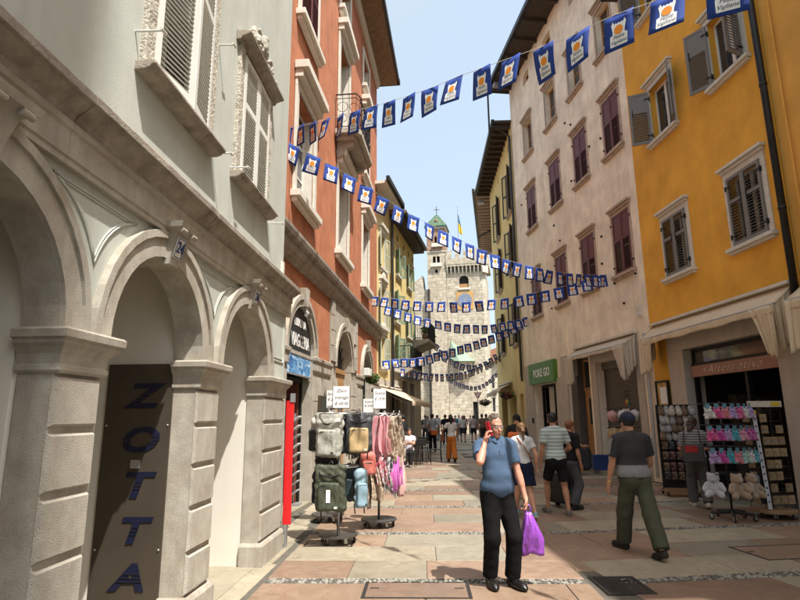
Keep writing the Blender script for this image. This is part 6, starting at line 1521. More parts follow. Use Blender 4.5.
# man with cap walking away
blk = cloth('charcoal_tee', (.022, .023, .025), .2); olive = cloth('olive_trousers', (.062, .068, .046), .15)
teeband = bpy.data.materials.new('charcoal_tee_grey_band'); teeband.use_nodes = True; MATS['charcoal_tee_grey_band'] = teeband
def band(m, c1, c2, z0, z1, n_=(0, 0, 1), extra=None):
    t = m.node_tree; b = t.nodes['Principled BSDF']; co = nd(t, 'ShaderNodeTexCoord').outputs['Object']; sp = nd(t, 'ShaderNodeSeparateXYZ'); t.links.new(co, sp.inputs[0])
    a = nd(t, 'ShaderNodeMath', operation='GREATER_THAN'); a.inputs[1].default_value = z0; t.links.new(sp.outputs['Z'], a.inputs[0])
    c = nd(t, 'ShaderNodeMath', operation='LESS_THAN'); c.inputs[1].default_value = z1; t.links.new(sp.outputs['Z'], c.inputs[0])
    d = nd(t, 'ShaderNodeMath', operation='MULTIPLY'); t.links.new(a.outputs[0], d.inputs[0]); t.links.new(c.outputs[0], d.inputs[1])
    mx = nd(t, 'ShaderNodeMix', data_type='RGBA'); t.links.new(d.outputs[0], mx.inputs['Factor']); mx.inputs['A'].default_value = (*c1, 1); mx.inputs['B'].default_value = (*c2, 1)
    nz = nd(t, 'ShaderNodeTexNoise'); nz.inputs['Scale'].default_value = 30; r_ = nd(t, 'ShaderNodeMapRange'); r_.inputs['To Min'].default_value = .7; r_.inputs['To Max'].default_value = 1.3; t.links.new(nz.outputs['Fac'], r_.inputs['Value'])
    vm = nd(t, 'ShaderNodeVectorMath', operation='SCALE'); t.links.new(mx.outputs['Result'], vm.inputs[0]); t.links.new(r_.outputs[0], vm.inputs['Scale']); t.links.new(vm.outputs[0], b.inputs['Base Color']); b.inputs['Roughness'].default_value = .85
band(teeband, (.022, .023, .025), (.17, .17, .175), .915, 1.055)
cm_ = person('man in navy cap, black and grey T-shirt and olive trousers walking away', (2.92, 7.33, 0), R(8), 1.74,
    dict(pel=.895, lean=.05, feet=[(-.055, .33, 0, .20, 0), (.05, -.37, 0, 0, -.28)], head=(-.05, .05), hands=[((-.30, .10, .83), (-.5, -1, 0)), ((.26, .24, .90), (.5, -1, 0))]),
    ('tee', teeband, .72, .86), ('trousers', olive, .030, .10), 'sandal', 'tan', ('cap', navy), .0085, (.03, .03), sw=1.1)
for i in range(2):   # grey sleeve piping
    a, b = cm_['sh'][i], cm_['elb'][i]; d_ = (b-a); up_ = Vector((-1 if i == 0 else 1, -.25, .35)).normalized()
    mb = MB(); pts = [a+d_*t+up_*(.073*cm_['s']) for t in (-.02, .2, .4, .6, .70)]; mb.tube(pts, .014, 6); mb.build('sleeve_stripe', cloth('heather_grey', (.20, .20, .205)), cm_['root'], smooth=True)
mb = MB(); w_ = cm_['wri'][0]; e_ = cm_['elb'][0]; d_ = (w_-e_).normalized(); c_ = w_-d_*.02
mb.tube([c_+Vector((math.cos(t), math.sin(t), 0))*.030 for t in [k*math.pi/6 for k in range(12)]], .006, 5, closed=True); mb.build('bracelet', mat('gold_bracelet', (.5, .35, .12), .4, .1, metal=.6), cm_['root'])

# woman with ponytail, man in striped tee, pointing woman
wt = person('woman with long ponytail, white T-shirt and navy skirt walking away', (2.08, 9.95, 0), R(3), 1.58,
    dict(pel=.90, lean=.03, feet=[(-.08, .34, 0, .0, 0), (.09, -.34, 0, 0, -.35)], head=(0, .05), hands=[((-.20, .22, .95), (-.5, -1, 0)), ((.24, -.02, .86), (.5, -1, 0))]),
    ('tee', cloth('white_tee', (.55, .56, .58), .06), .5, .99), ('skirt', cloth('navy_skirt', navy, .2), .78, .16), 'sneaker_teal', 'fair', ('pony', (0.14, .075, .03)), .010, (-.015, -.005), sw=.88)
mb = MB(); tp_ = wt['tp']; mb.tube([tp_(-.13, -.09, .54), tp_(-.02, -.145, .40), tp_(.10, -.135, .22), tp_(.175, -.06, .06)], .011, 6); mb.tube([tp_(-.13, -.09, .54), tp_(-.10, .04, .52)], .011, 6); mb.build('bag_strap', mat('tan_leather', (.22, .075, .03), .5, .1), wt['root'], smooth=True)
st_ = person('man in pale blue striped T-shirt and black shorts walking away', (2.70, 10.18, 0), R(6), 1.745,
    dict(pel=.905, lean=.02, feet=[(-.12, .20, 0, .1, 0), (.12, -.16, 0, -.35, 0)], head=(-.45, .08), hands=[((-.27, .02, .82), (-.4, -1, 0)), ((.22, .25, 1.0), (.5, -1, 0))]),
    ('tee', stripes('pale_blue_stripes', (.27, .36, .36), (.52, .56, .54), 5.2), .62, .90), ('shorts', cloth('black_shorts', (.013, .013, .015), .2), .80, .10), 'sneaker_grey', 'tan', ('short', (0.012, .010, .009)), .010, (.005, .0))
pt_ = person('woman in black T-shirt and grey trousers pointing to the right', (3.12, 10.75, 0), R(-62), 1.60,
    dict(pel=.91, lean=.06, feet=[(-.12, .05, 0, .1, 0), (.12, -.05, 0, -.1, 0)], head=(-.1, .05), hands=[((-.10, .62, 1.14), (-.5, -.3, -1)), ((.24, .05, .85), (.5, -1, 0))], hand_dir=[((.05, 1, 0), (.6, 0, -.8), .25), None]),
    ('tee', cloth('black_tee', (.014, .013, .014), .2), .75, .93), ('trousers', cloth('slate_trousers', (.075, .078, .085), .15), .03, .10), 'dark', 'tan', ('short', (0.20, .075, .03)), .010, (.03, .03))
mb = MB(); hq2 = pt_['hq']
for sx in (-1, 1): mb.tube([hq2(sx*.032+.022*math.cos(t), .097-.01*abs(math.cos(t)), .012+.017*math.sin(t)) for t in [k*math.pi/5 for k in range(10)]], .003, 5, closed=True); mb.tube([hq2(sx*.053, .085, .016), hq2(sx*.08, -.01, .014)], .003, 5)
mb.build('glasses', M['ink'], pt_['root'])
# shopper behind the plush stand
sh_ = person('woman in grey striped top with a grey and red shoulder bag browsing at the shop', (5.44, 10.72, 0), R(-25), 1.62,
    dict(pel=.92, lean=.08, feet=[(-.13, .16, 0, .2, 0), (.12, -.10, 0, 0, -.2)], head=(-.5, .35), hands=[((-.18, .32, 1.05), (-.6, -1, -.2)), ((.2, .34, 1.1), (.6, -1, -.2))]),
    ('tee', stripes('grey_stripes', (.10, .10, .105), (.33, .33, .33), 7.0), .8, .93), ('trousers', cloth('grey_trousers', (.10, .102, .10), .15), .03, .10), 'light', 'fair', ('long', (0.045, .022, .012)), .011, (.01, .01))
bk_ = empty('shoulder_bag', (5.30, 10.53, 1.05), R(-20), 'grey shoulder bag with red panel on the back of the browsing woman', 'bag')
gb = mat('bag_grey', (.06, .06, .062), .7, .15); MB().box(-.17, .17, -.07, .07, -.24, .08).build('bag', gb, bk_, bevel=.03); MB().box(-.14, .07, -.079, -.071, -.06, .06).build('red_panel', mat('bag_red', (.35, .02, .02), .6, .1), bk_)
mb = MB(); mb.tube([(-.14, -.03, .05), (-.12, .0, .36), (-.02, .10, .43)], .012, 5); mb.tube([(.14, -.03, .05), (.12, .0, .36), (.04, .10, .43)], .012, 5); mb.build('strap', M['ink'], bk_)
# person in dark cap further up
person('person in dark cap and black top beyond the ponytail woman', (2.72, 13.6, 0), R(-20), 1.72, dict(pel=.92, lean=.18, feet=[(-.1, .1, 0, 0, 0), (.1, -.1, 0, 0, 0)], head=(0, .4), hands=HANG(.24, .2, .9)),
    ('tee', blk, .7, .9), ('trousers', cloth('dark_trousers', (.02, .02, .022), .2), .02, .1), 'dark', 'tan', ('cap', (.012, .012, .014)), .014, (.02, .02))
# walkers in the middle distance
oj = cloth('rust_trousers', (.50, .17, .035), .12)
ow = person('woman in white T-shirt and rust orange trousers walking away', (1.87, 21.5, 0), R(0), 1.70, dict(pel=.91, lean=.03, feet=[(-.10, .26, 0, 0, 0), (.10, -.26, 0, 0, -.3)], head=(0, 0), hands=[((-.30, .10, .95), (-.8, -.6, 0)), ((.26, .12, .85), (.5, -1, 0))]),
    ('tee', cloth('white_tee', (.55, .56, .58), .06), .5, .95), ('trousers', oj, .035, .14), 'dark', 'tan', ('long', (0.014, .010, .008)), .015, (-.01, 0), sw=.9)
hb = empty('handbag', (1.52, 21.42, .74), 0, 'brown handbag on the arm of the woman in orange trousers', 'bag'); MB().box(-.06, .06, -.15, .15, 0, .26).build('bag', mat('brown_leather', (.16, .06, .025), .5, .15), hb, bevel=.03)
mb = MB(); mb.tube([(0, -.1, .24), (0, 0, .44), (0, .1, .24)], .012, 5); mb.build('handle', mat('brown_leather', (.16, .06, .025)), hb)
bm2 = person('man in light grey shirt carrying an orange bag behind his back', (1.53, 28.0, 0), R(2), 1.78, dict(pel=.92, lean=.04, feet=[(-.1, .18, 0, 0, 0), (.1, -.18, 0, 0, -.3)], head=(0, 0), hands=[((-.2, -.12, .95), (-.9, -.5, 0)), ((.2, -.12, .95), (.9, -.5, 0))]),
    ('tee', cloth('light_grey_shirt', (.36, .38, .42), .06), .8, .95), ('trousers', cloth('dark_trousers', (.02, .02, .022), .2), .02, .1), 'dark', 'tan', ('short', (0.03, .022, .016)), .018, (.01, .01))
ob = empty('waist_bag', (1.60, 27.80, .86), 0, 'orange bag at the back of the man in the light grey shirt', 'bag'); MB().box(-.17, .17, -.09, .05, -.10, .12).build('bag', mat('orange_nylon', (.60, .13, .02), .6, .1), ob, bevel=.03)
MB().tube([(-.16, 0, .1), (-.2, .15, .35), (-.05, .2, .6)], .015, 5).build('strap', mat('orange_nylon', (.60, .13, .02)), ob)
SITF = [(-.10, .42, 0, .1, 0), (.10, .46, 0, -.1, 0)]
person('person in white T-shirt and dark apron sitting on a chair by the awning', (0.28, 19.75, 0), R(170), 1.62, dict(pel=.54, lean=-.05, py=0, feet=SITF, head=(.2, .1), kpole=(0, .3, 1), hands=[((.05, .24, .82), (-1, .2, -.4)), ((-.05, .27, .86), (1, .2, -.4))]),
    ('tee', cloth('pale_lilac_tee', (.50, .48, .52), .06), .55, .62), ('trousers', cloth('dark_trousers', (.02, .02, .022), .2), .02, .1), 'sneaker_grey', 'fair', ('bun', (0.05, .03, .02)), .014, (0, 0), sw=.92)
person('person in black standing beside the scarf rack by the awning', (0.05, 20.6, 0), R(60), 1.74, dict(pel=.93, feet=[(-.1, 0, 0, 0, 0), (.1, 0, 0, 0, 0)], head=(.1, .2), hands=HANG(.22, .15, .95)),
    ('tee', blk, .8, .92), ('trousers', cloth('black_trousers', (.012, .012, .013)), .02, .1), 'dark', 'fair', ('short', (0.012, .01, .009)), .016, (0, 0))
FAR = [
 ('far walker in sandy top at the street bend', 2.05, 44.0, 0, 1.68, (.40, .33, .25), 'trousers', (.10, .09, .08), ('long', (.03, .02, .015))),
 ('far walker in black beside the bend', 2.95, 46.5, 0, 1.78, (.015, .015, .018), 'trousers', (.03, .03, .04), ('short', (.012, .01, .01))),
 ('far walker in teal shirt coming closer', 4.25, 45.0, 180, 1.72, (.06, .20, .22), 'shorts', (.10, .09, .08), ('short', (.03, .02, .015))),
 ('far walker in white dress shirt near the castle', 4.9, 48.5, 170, 1.74, (.52, .52, .52), 'trousers', (.04, .045, .06), ('short', (.02, .015, .012))),
 ('far walker in dark red near the castle', 5.6, 50.5, 0, 1.70, (.20, .025, .03), 'trousers', (.03, .03, .035), ('long', (.02, .014, .01))),
 ('far walker in grey hoodie left of centre', 1.55, 36.5, 10, 1.75, (.16, .16, .17), 'trousers', (.03, .035, .05), ('short', (.015, .012, .01))),
 ('far walker in navy near the cafe tables', 1.02, 33.5, 185, 1.70, (.015, .02, .05), 'trousers', (.20, .17, .13), ('short', (.02, .015, .012))),
 # label, x, y, yaw, height, top colour, bottom kind, bottom colour, hair
 ('far walker in white top just past the awning', 0.55, 30.5, 180, 1.66, (.55, .53, .52), 'trousers', (.03, .03, .035), ('short', (.02, .015, .012))),
 ('far walker in pale blue shirt with grey trousers', 2.50, 39.5, 5, 1.74, (.42, .47, .52), 'trousers', (.26, .26, .27), ('short', (.03, .02, .015))),
 ('far walker in a black printed T-shirt', 2.62, 34.0, 0, 1.76, (.012, .014, .02), 'trousers', (.03, .03, .035), ('short', (.012, .01, .009))),
 ('far walker in a red top', 3.35, 38.5, 0, 1.78, (.36, .02, .03), 'trousers', (.03, .035, .06), ('short', (.015, .012, .01))),
 ('far walker in white top and dark skirt', 3.98, 37.0, 180, 1.70, (.50, .50, .50), 'skirt', (.02, .02, .025), ('long', (.02, .014, .01))),
 ('far walker in dark clothes behind the red top', 3.6, 42.5, 0, 1.75, (.02, .02, .022), 'trousers', (.02, .02, .025), ('short', (.015, .012, .01))),
 ('far walker in pinkish top and shorts near the ochre house', 4.55, 36.0, 0, 1.70, (.45, .36, .36), 'shorts', (.02, .02, .03), ('short', (.03, .02, .014))),
 ('far walker in khaki brown shirt', 4.95, 35.0, 5, 1.78, (.20, .15, .10), 'trousers', (.05, .045, .04), ('short', (.015, .012, .01))),
 ('far walker in a bright blue jacket', 5.35, 36.0, 10, 1.78, (.02, .06, .28), 'trousers', (.02, .02, .03), ('short', (.02, .015, .012))),
 ('far stroller in beige by the castle door', 6.3, 52.0, 180, 1.72, (.42, .36, .28), 'trousers', (.12, .11, .10), ('short', (.03, .02, .015))),
 ('far stroller in dark shirt at the castle wall', 3.4, 55.0, 160, 1.74, (.03, .035, .05), 'trousers', (.08, .08, .09), ('short', (.02, .02, .02)))]
for i, (lb_, x, y, yw, hh, tc, bk_k, bc, hr) in enumerate(FAR):
    sgn = 1 if i % 2 else -1
    person(lb_, (x, y, 0), R(yw), hh, dict(pel=.91, lean=.03, feet=[(-.1, .20*sgn, 0, 0, 0), (.1, -.20*sgn, 0, 0, 0)], head=(0, 0), hands=HANG(.26, .08*sgn, .82)),
        ('tee', cloth('far_top_%d' % i, tc), .7, .92), (bk_k, cloth('far_bottom_%d' % i, bc), .8 if bk_k != 'trousers' else .02, .1), 'dark', 'tan', hr, .022, (0, 0), group='people far up the street', fingers=False)
# ================================================================= display racks and goods
steel = mat('brushed_steel', (.42, .41, .39), .32, .12, 8, metal=.85); blackp = mat('black_plastic', (.014, .014, .014), .5, .15); gunm = mat('dark_steel_disc', (.12, .11, .10), .4, .2, 6, metal=.7)
def casters(e, r, n, z=.10, ph=0.3):
    for k in range(n):
        t = 2*math.pi*k/n+ph; x, y = r*math.cos(t), r*math.sin(t)
        mb = MB(); mb.M = Matrix.Translation((x, y, 0)) @ Matrix.Rotation(t+.6*k, 4, 'Z'); mb.box(-.022, -.016, -.02, .02, .03, z).box(.016, .022, -.02, .02, .03, z); c_ = mb.build('caster', steel, e)
        mb = MB(); mb.M = Matrix.Translation((x, y, .04)) @ Matrix.Rotation(t+.6*k, 4, 'Z') @ Matrix.Rotation(R(90), 4, 'Y'); mb.lathe([(.018, -.015), (.040, -.013), (.040, .013), (.018, .015)], 14); mb.build('wheel', blackp, c_)
def round_rack(name, label, x, y, h, base=.27, rings=(), disc=gunm):
    e = empty(name, (x, y, 0), 0, label, 'display rack')
    MB().lathe([(base, .10), (base, .118), (base-.01, .122), (.03, .122)], 32).build('base_disc', disc, e, autosm=30)
    MB().tube([(0, 0, .12), (0, 0, h)], .020, 12).build('pole', steel, e, smooth=True)
    casters(e, base-.05, 5)
    for z, r_ in rings:
        mb = MB(); mb.tube([(r_*math.cos(t), r_*math.sin(t), z) for t in [k*math.pi/16 for k in range(32)]], .009, 6, closed=True)
        for k in range(4): t = k*math.pi/2+.4; mb.tube([(0, 0, z), (r_*math.cos(t), r_*math.sin(t), z)], .007, 5)
        mb.build('hanging_ring', steel, e, smooth=True)
    return e
def price_card(label, x, y, z, w, h, yaw, lines, pole=.16, mtx=1.0):
    e = empty('price_card', (x, y, z), yaw, label, 'price card')
    MB().box(-w/2, w/2, -.004, .0, 0, h).build('paper', M['paper'], e)
    mb = MB(); mb.box(-w/2-.008, w/2+.008, -.006, .008, -.008, -.001); mb.box(-w/2-.008, -w/2-.001, -.006, .008, -.0, h).box(w/2+.001, w/2+.008, -.006, .008, 0, h); mb.tube([(0, 0, -.005), (0, 0, -pole)], .006, 6); mb.build('holder', blackp, e)
    for i, tx in enumerate(lines):
        vs, fs = text_mb(tx, h*.24, .001, .35); wd_ = max(v[0] for v in vs)-min(v[0] for v in vs); f_ = min(1.0, w*.82/wd_); mb = MB(); mb.add([(a*f_, -.0048+b, h*(.78-.30*i)+c*.9) for a, b, c in vs], fs); mb.build('handwriting', M['ink'], e)
FACE = 0.0
# --- backpacks
def backpack(label, x, y, z, w, h, d, col, yaw, kind='roll', pocket=None, var=.1, rough=.6, tag_=False, cat='backpack'):
    """rucksack hanging from its top loop at (x,y,z); local -y faces the viewer"""
    e = empty('backpack', (x, y, z), yaw, label, cat); m = mat('bag_%d_%d_%d' % tuple(int(c*999) for c in col), col, rough, var, 9, .25, 30, spec=.45, wrinkle=.8)
    P_ = [Bx((0, 0, -h*.56), (w/2, d/2, h*.42), .055, None, .02), Bx((0, 0, -h*.18), (w*.46, d*.40, h*.12), .05, None, .05)]
    if kind == 'roll': P_.append(Rc((-w*.43, -.02, -h*.09), (w*.43, -.02, -h*.09), .045, .045, .03))
    else: P_.append(El((0, 0, -h*.14), (w*.42, d*.4, h*.12), None, .04))
    inst('body', nmesh('body', P_, .014, m, wr=wrk(int(w*1000+z*77), .013)), e)
    mp = mat('pocket_%d_%d' % (int(pocket[0]*999), int(pocket[1]*999)), pocket, .7, .08, 9, .2, 40) if pocket else m
    if kind != 'sling':
        inst('pocket', nmesh('pocket', [Bx((0, -d/2-.01, -h*.66), (w*.36, .035, h*.28), .03, None, .01)], .012, mp, wr=folds(.006, 26, 5, False)), e)
        MB().tube([(-w*.25, -d/2-.046, -h*.43), (w*.25, -d/2-.046, -h*.43)], .006, 6).build('zip', M['ink'], e)
    for sx in (-1, 1):
        mb = MB(); mb.tube([(sx*w*.22, d*.45, -h*.12), (sx*w*.3, d*.75, -h*.4), (sx*w*.36, d*.5, -h*.85)], [.018, .026, .012], 6); mb.build('shoulder_strap', blackp, e, smooth=True)
        mb = MB(); mb.tube([(sx*w*.36, d*.45, -h*.9), (sx*w*.33, d*.2, -h*1.12)], .009, 5); mb.build('webbing', blackp, e)
    if kind == 'roll':
        mb = MB(); mb.tube([(-w*.47, -.02, -h*.09), (-w*.3, -d*.5, -h*.22), (0, -d*.55, -h*.27), (w*.3, -d*.5, -h*.22), (w*.47, -.02, -h*.09)], .012, 6); mb.build('closure_strap', blackp, e, smooth=True)
    mb = MB(); mb.tube([(-.03, 0, -h*.08), (-.02, 0, .01), (0, 0, .035), (.02, 0, .01), (.03, 0, -h*.08)], .007, 5); mb.build('loop', blackp, e)
    if tag_: MB().box(-.028, .028, -d/2-.055, -d/2-.051, -h*.78, -h*.52).build('paper_tag', M['paper'], e)
    MB().box(w*.20, w*.30, -d/2-.05, -d/2-.043, -h*.90, -h*.86).build('logo_patch', M['paper'] if sum(col) < .3 else M['ink'], e)
    return e
round_rack('bag_rack', 'round steel wheeled rack hung with backpacks, in front of the bookshop', -.87, 8.11, 1.86, .27, [(1.72, .30), (1.00, .26)])
round_rack('bag_rack', 'second wheeled bag rack standing just behind the front one', -1.22, 9.75, 1.80, .27, [(1.70, .26)])
round_rack('scarf_rack', 'round wheeled rack hung with pink and patterned scarves', -.36, 9.25, 1.84, .28, [(1.72, .36), (1.10, .34)])
backpack('shiny silver grey backpack on the front rack', -1.00, 8.00, 1.74, .37, .62, .17, (.36, .36, .31), R(-14), 'roll', None, .25, .30)
backpack('white and black patterned bag at the left of the front rack', -1.19, 8.18, 1.70, .20, .52, .14, (.52, .49, .43), R(-40), 'plain', (.03, .03, .03))
backpack('black roll-top backpack with tan front pocket', -.61, 8.22, 1.75, .38, .60, .17, (.045, .048, .052), R(6), 'roll', (.42, .30, .15))
backpack('large olive green roll-top backpack with a white tag', -.95, 7.84, 1.06, .40, .62, .18, (.052, .06, .036), R(-6), 'roll', None, .1, .6, True)
backpack('light blue and grey sling bag low on the front rack', -.57, 8.10, 1.00, .20, .56, .13, (.20, .29, .34), R(22), 'plain', (.22, .33, .40))
backpack('small black backpack behind the silver one', -1.08, 8.42, 1.22, .32, .50, .15, (.02, .02, .022), R(-30), 'plain', (.03, .03, .035))
backpack('dark teal backpack low on the front rack', -.72, 8.38, 1.02, .30, .52, .15, (.015, .03, .035), R(15), 'plain', None)
backpack('black backpack on the rear rack', -1.24, 9.58, 1.66, .36, .60, .17, (.016, .016, .018), R(-10), 'roll', None)
backpack('black messenger bag hanging between silver and tan backpacks', -.80, 8.30, 1.70, .26, .56, .14, (.014, .014, .016), R(-2), 'plain', None)
backpack('navy blue backpack low behind the olive one', -1.12, 8.30, .98, .30, .52, .15, (.012, .016, .03), R(-35), 'plain', None)
backpack('coral pink small bag low between the racks', -.50, 8.62, 1.16, .22, .34, .12, (.45, .13, .10), R(10), 'plain', None)
backpack('dark grey backpack at the right of the rear rack', -1.00, 9.62, 1.66, .32, .56, .16, (.05, .05, .055), R(20), 'roll', None)
price_card('white handwritten price card above the front bag rack', -.84, 8.02, 1.80, .235, .30, R(-3), ['Zaini', 'antipioggia', '€ 49,90'])
price_card('smaller price card left of the front bag card', -1.00, 8.14, 1.80, .13, .25, R(-10), ['Borse', '€ 39'])
price_card('white handwritten price card above the scarf rack', -.34, 9.12, 1.80, .20, .31, R(0), ['Sciarpe', '€ 19,90'])
price_card('lower price card between the bag and scarf racks', -.53, 9.30, 1.74, .17, .22, R(-6), ['Foulard', '€ 9,90'])
# --- scarves
def scarf(label, x, y, z, w, ln, m, yaw, seed, tail=.0):
    e = empty('scarf', (x, y, z), yaw, label, 'scarf'); q = random.Random(seed); p1, p2, p3 = [q.uniform(0, 6.28) for _ in range(3)]; nf = q.uniform(2.2, 3.6)
    mb = MB(); nu, nv = 44, 26
    def fn(a, b, ly=0.0):
        sp = .30+.70*min(1, b*2.2)**.7; xx = (a-.5)*w*sp+.025*math.sin(b*5+p1)
        yy = ly+(.025+.065*min(1, b*1.6))*math.sin(a*6.283*nf+p2+b*1.2)*(.6+.4*math.sin(a*9+p3))
        edge = .22*math.sin(a*5.2+p1)+.20*abs(math.sin(a*9+p2))+tail*(a-.5)
        zz = -.05-(ln+edge*.8*ln*.6)*b
        if a < .08 or a > .92: zz += .02*b
        return (xx, yy, zz)
    mb.grid(fn, nu, nv); mb.grid(lambda a, b: fn(1-a, b*.82, .05), nu, nv)
    mb.build('cloth', m, e, smooth=True, solid=.005)
    mb = MB(); mb.tube([(-.07, .02, -.05), (0, .02, -.015), (.07, .02, -.05)], .008, 5); mb.tube([(0, .02, -.015), (0, .02, .02), (.012, .02, .035), (.02, .02, .02)], .004, 5); mb.build('hanger', M['paper'], e)
pinkc = mat('dusty_pink_cloth', (.52, .215, .235), .9, .16, 9, .3, 60, sheen=.3); magc = mat('orchid_pink_cloth', (.52, .12, .40), .9, .14, 9, .3, 60, sheen=.3)
beig = ramp_pattern('beige_brown_print', 'blotch', [(.16, .09, .05), (.42, .33, .24), (.55, .48, .38)], (1, 1, 1), .9, .5, .07, 9)
brn = ramp_pattern('brown_floral_print', 'blotch', [(.07, .05, .04), (.22, .16, .11), (.42, .35, .27)], (1, 1, 1), .9, .5, .06, 14)
grw = ramp_pattern('grey_white_print', 'blotch', [(.07, .07, .08), (.40, .40, .40), (.58, .57, .55)], (1, 1, 1), .9, .5, .05, 12)
redw = ramp_pattern('red_white_print', 'blotch', [(.40, .03, .07), (.52, .25, .28), (.62, .58, .56)], (1, 1, 1), .9, .5, .05, 13)
blk2 = ramp_pattern('black_grey_print', 'blotch', [(.012, .012, .015), (.05, .05, .055), (.22, .21, .21)], (1, 1, 1), .9, .55, .07, 12)
rose = mat('pale_rose_cloth', (.55, .34, .31), .9, .1, 9, .2, 60, sheen=.3)
for lb_, dx, dy, z, w, ln, m, yw, sd, tl in (
 ('dusty pink scarf at the front of the upper ring', -.02, -.36, 1.73, .30, .58, pinkc, 0, 3, .1), ('second dusty pink scarf with a deep point', .10, -.33, 1.73, .24, .62, pinkc, 18, 4, -.1),
 ('beige and brown patterned scarf on the upper ring', .25, -.25, 1.73, .30, .66, beig, 38, 5, .1), ('brown floral scarf at the right of the upper ring', .35, -.08, 1.73, .26, .60, brn, 70, 6, .1),
 ('black patterned scarf at the left of the upper ring', -.20, -.30, 1.73, .24, .62, blk2, -25, 7, 0), ('grey white patterned scarf at the left of the upper ring', -.32, -.14, 1.73, .24, .56, grw, -60, 8, 0),
 ('brown floral scarf low on the left', -.26, -.25, 1.11, .34, .62, brn, -35, 9, .1), ('beige print scarf low in the middle', -.08, -.35, 1.11, .28, .56, beig, -10, 10, -.1),
 ('red and white printed scarf low in the middle', .08, -.34, 1.11, .24, .40, redw, 12, 11, 0), ('grey and white scarf low beside the orchid one', .18, -.29, 1.11, .22, .52, grw, 28, 12, 0),
 ('bright orchid pink scarf low on the right', .29, -.22, 1.11, .28, .46, magc, 48, 13, -.2), ('pale rose scarf low at the far right', .36, -.08, 1.11, .22, .52, rose, 75, 14, 0),
 ('pale scarf on the back of the scarf rack', .10, .36, 1.73, .3, .6, grw, 180, 15, 0)):
    scarf(lb_, -.36+dx, 9.25+dy, z, w, ln, m, R(yw), sd, tl)

# --- plush keyring stand
ps = empty('plush_stand', (5.33, 9.55, 0), R(12), 'black star-base stand with three tiers of plush keyrings and hanging bears', 'display rack')
mb = MB()
for k in range(5): t = 2*math.pi*k/5+.3; mb.tube([(0, 0, .13), (.33*math.cos(t), .33*math.sin(t), .10)], [.032, .018], 8)
mb.build('star_base', blackp, ps); casters(ps, .32, 5, .09, .3)
MB().tube([(0, 0, .1), (0, 0, 1.88)], .016, 10).build('pole', blackp, ps, smooth=True)
for z in (1.84, 1.49, 1.14, .72):
    mb = MB(); r_ = .40 if z > 1 else .34
    mb.tube([(r_*math.cos(t), .55*r_*math.sin(t), z) for t in [k*math.pi/14 for k in range(28)]], .007, 5, closed=True)
    for k in range(12): t = k*math.pi/6; mb.tube([(0, 0, z+.01), (r_*math.cos(t), .55*r_*math.sin(t), z), (r_*1.08*math.cos(t), .6*r_*math.sin(t), z-.02)], .005, 4)
    mb.build('tier', blackp, ps)
def plush_mesh(name, m, big):
    if big: P_ = [El((0, 0, -.22), (.085, .075, .095), None, .03), El((0, -.01, -.10), (.078, .070, .072), None, .02), El((.055, 0, -.045), (.028, .018, .028), None, .012), El((-.055, 0, -.045), (.028, .018, .028), None, .012), El((0, -.068, -.115), (.032, .026, .024), None, .012),
                  Rc((.08, -.03, -.18), (.115, -.07, -.24), .036, .034, .02), Rc((-.08, -.03, -.18), (-.115, -.07, -.24), .036, .034, .02), Rc((.05, -.03, -.29), (.085, -.10, -.31), .044, .04, .02), Rc((-.05, -.03, -.29), (-.085, -.10, -.31), .044, .04, .02)]
    else: P_ = [El((0, 0, -.085), (.040, .034, .045), None, .012), El((0, -.008, -.035), (.034, .030, .030), None, .010), Rc((.018, 0, -.01), (.028, 0, .018), .011, .009, .006), Rc((-.018, 0, -.01), (-.028, 0, .018), .011, .009, .006), El((.032, -.02, -.115), (.018, .022, .016), None, .008), El((-.032, -.02, -.115), (.018, .022, .016), None, .008), El((.04, -.01, -.075), (.014, .016, .022), None, .008), El((-.04, -.01, -.075), (.014, .016, .022), None, .008)]
    return nmesh(name, P_, .012 if big else .008, m, wr=folds(.004 if big else .003, 140, 4, False))
def plushm(n, c): return mat('plush_'+n, c, 1.0, .25, 60, .8, 220, sheen=.6)
PC = {'white': (.55, .53, .50), 'hot pink': (.55, .05, .22), 'pale pink': (.58, .22, .30), 'lilac': (.36, .22, .45), 'teal': (.02, .27, .33), 'magenta': (.42, .02, .25), 'mint': (.28, .48, .42), 'coral': (.58, .14, .18)}
PMESH = {k: plush_mesh('plush', plushm(k.replace(' ', '_'), c), False) for k, c in PC.items()}
cardb = mat('header_card_blue', (.09, .20, .26), .6, .35, 20)
POS = ['leftmost', 'second', 'third', 'fourth', 'fifth', 'sixth', 'seventh']
for row, z, seq in (('top', 1.80, ['white', 'hot pink', 'coral', 'lilac', 'hot pink', 'white', 'lilac']), ('middle', 1.45, ['hot pink', 'magenta', 'lilac', 'teal', 'pale pink', 'magenta', 'magenta']), ('bottom', 1.10, ['lilac', 'magenta', 'teal', 'coral', 'mint', 'white', 'teal'])):
    for i, c in enumerate(seq):
        x = -.40+.80*i/6; y = -.20-.07*math.sin(math.pi*i/6)
        w_ = Matrix.Translation((5.33, 9.55, 0)) @ Matrix.Rotation(R(12), 4, 'Z') @ Vector((x, y, z))
        e = empty('plush_keyring', tuple(w_), R(12)+(i-3)*.16, '%s plush keyring, %s from the left on the %s tier' % (c, POS[i], row) if i else '%s plush keyring, leftmost on the %s tier' % (c, row), 'plush toy', 'plush keyrings on the star-base stand')
        inst('toy', PMESH[c], e, (0, 0, -.045), (0, (i*37 % 7-3)*.05, 0), (1.75, 1.6, 1.25))
        MB().box(-.035, .035, -.002, .002, -.04, .035).build('header_card', cardb, e); MB().tube([(0, 0, .03), (0, .0, .05)], .003, 4).build('loop', blackp, e)
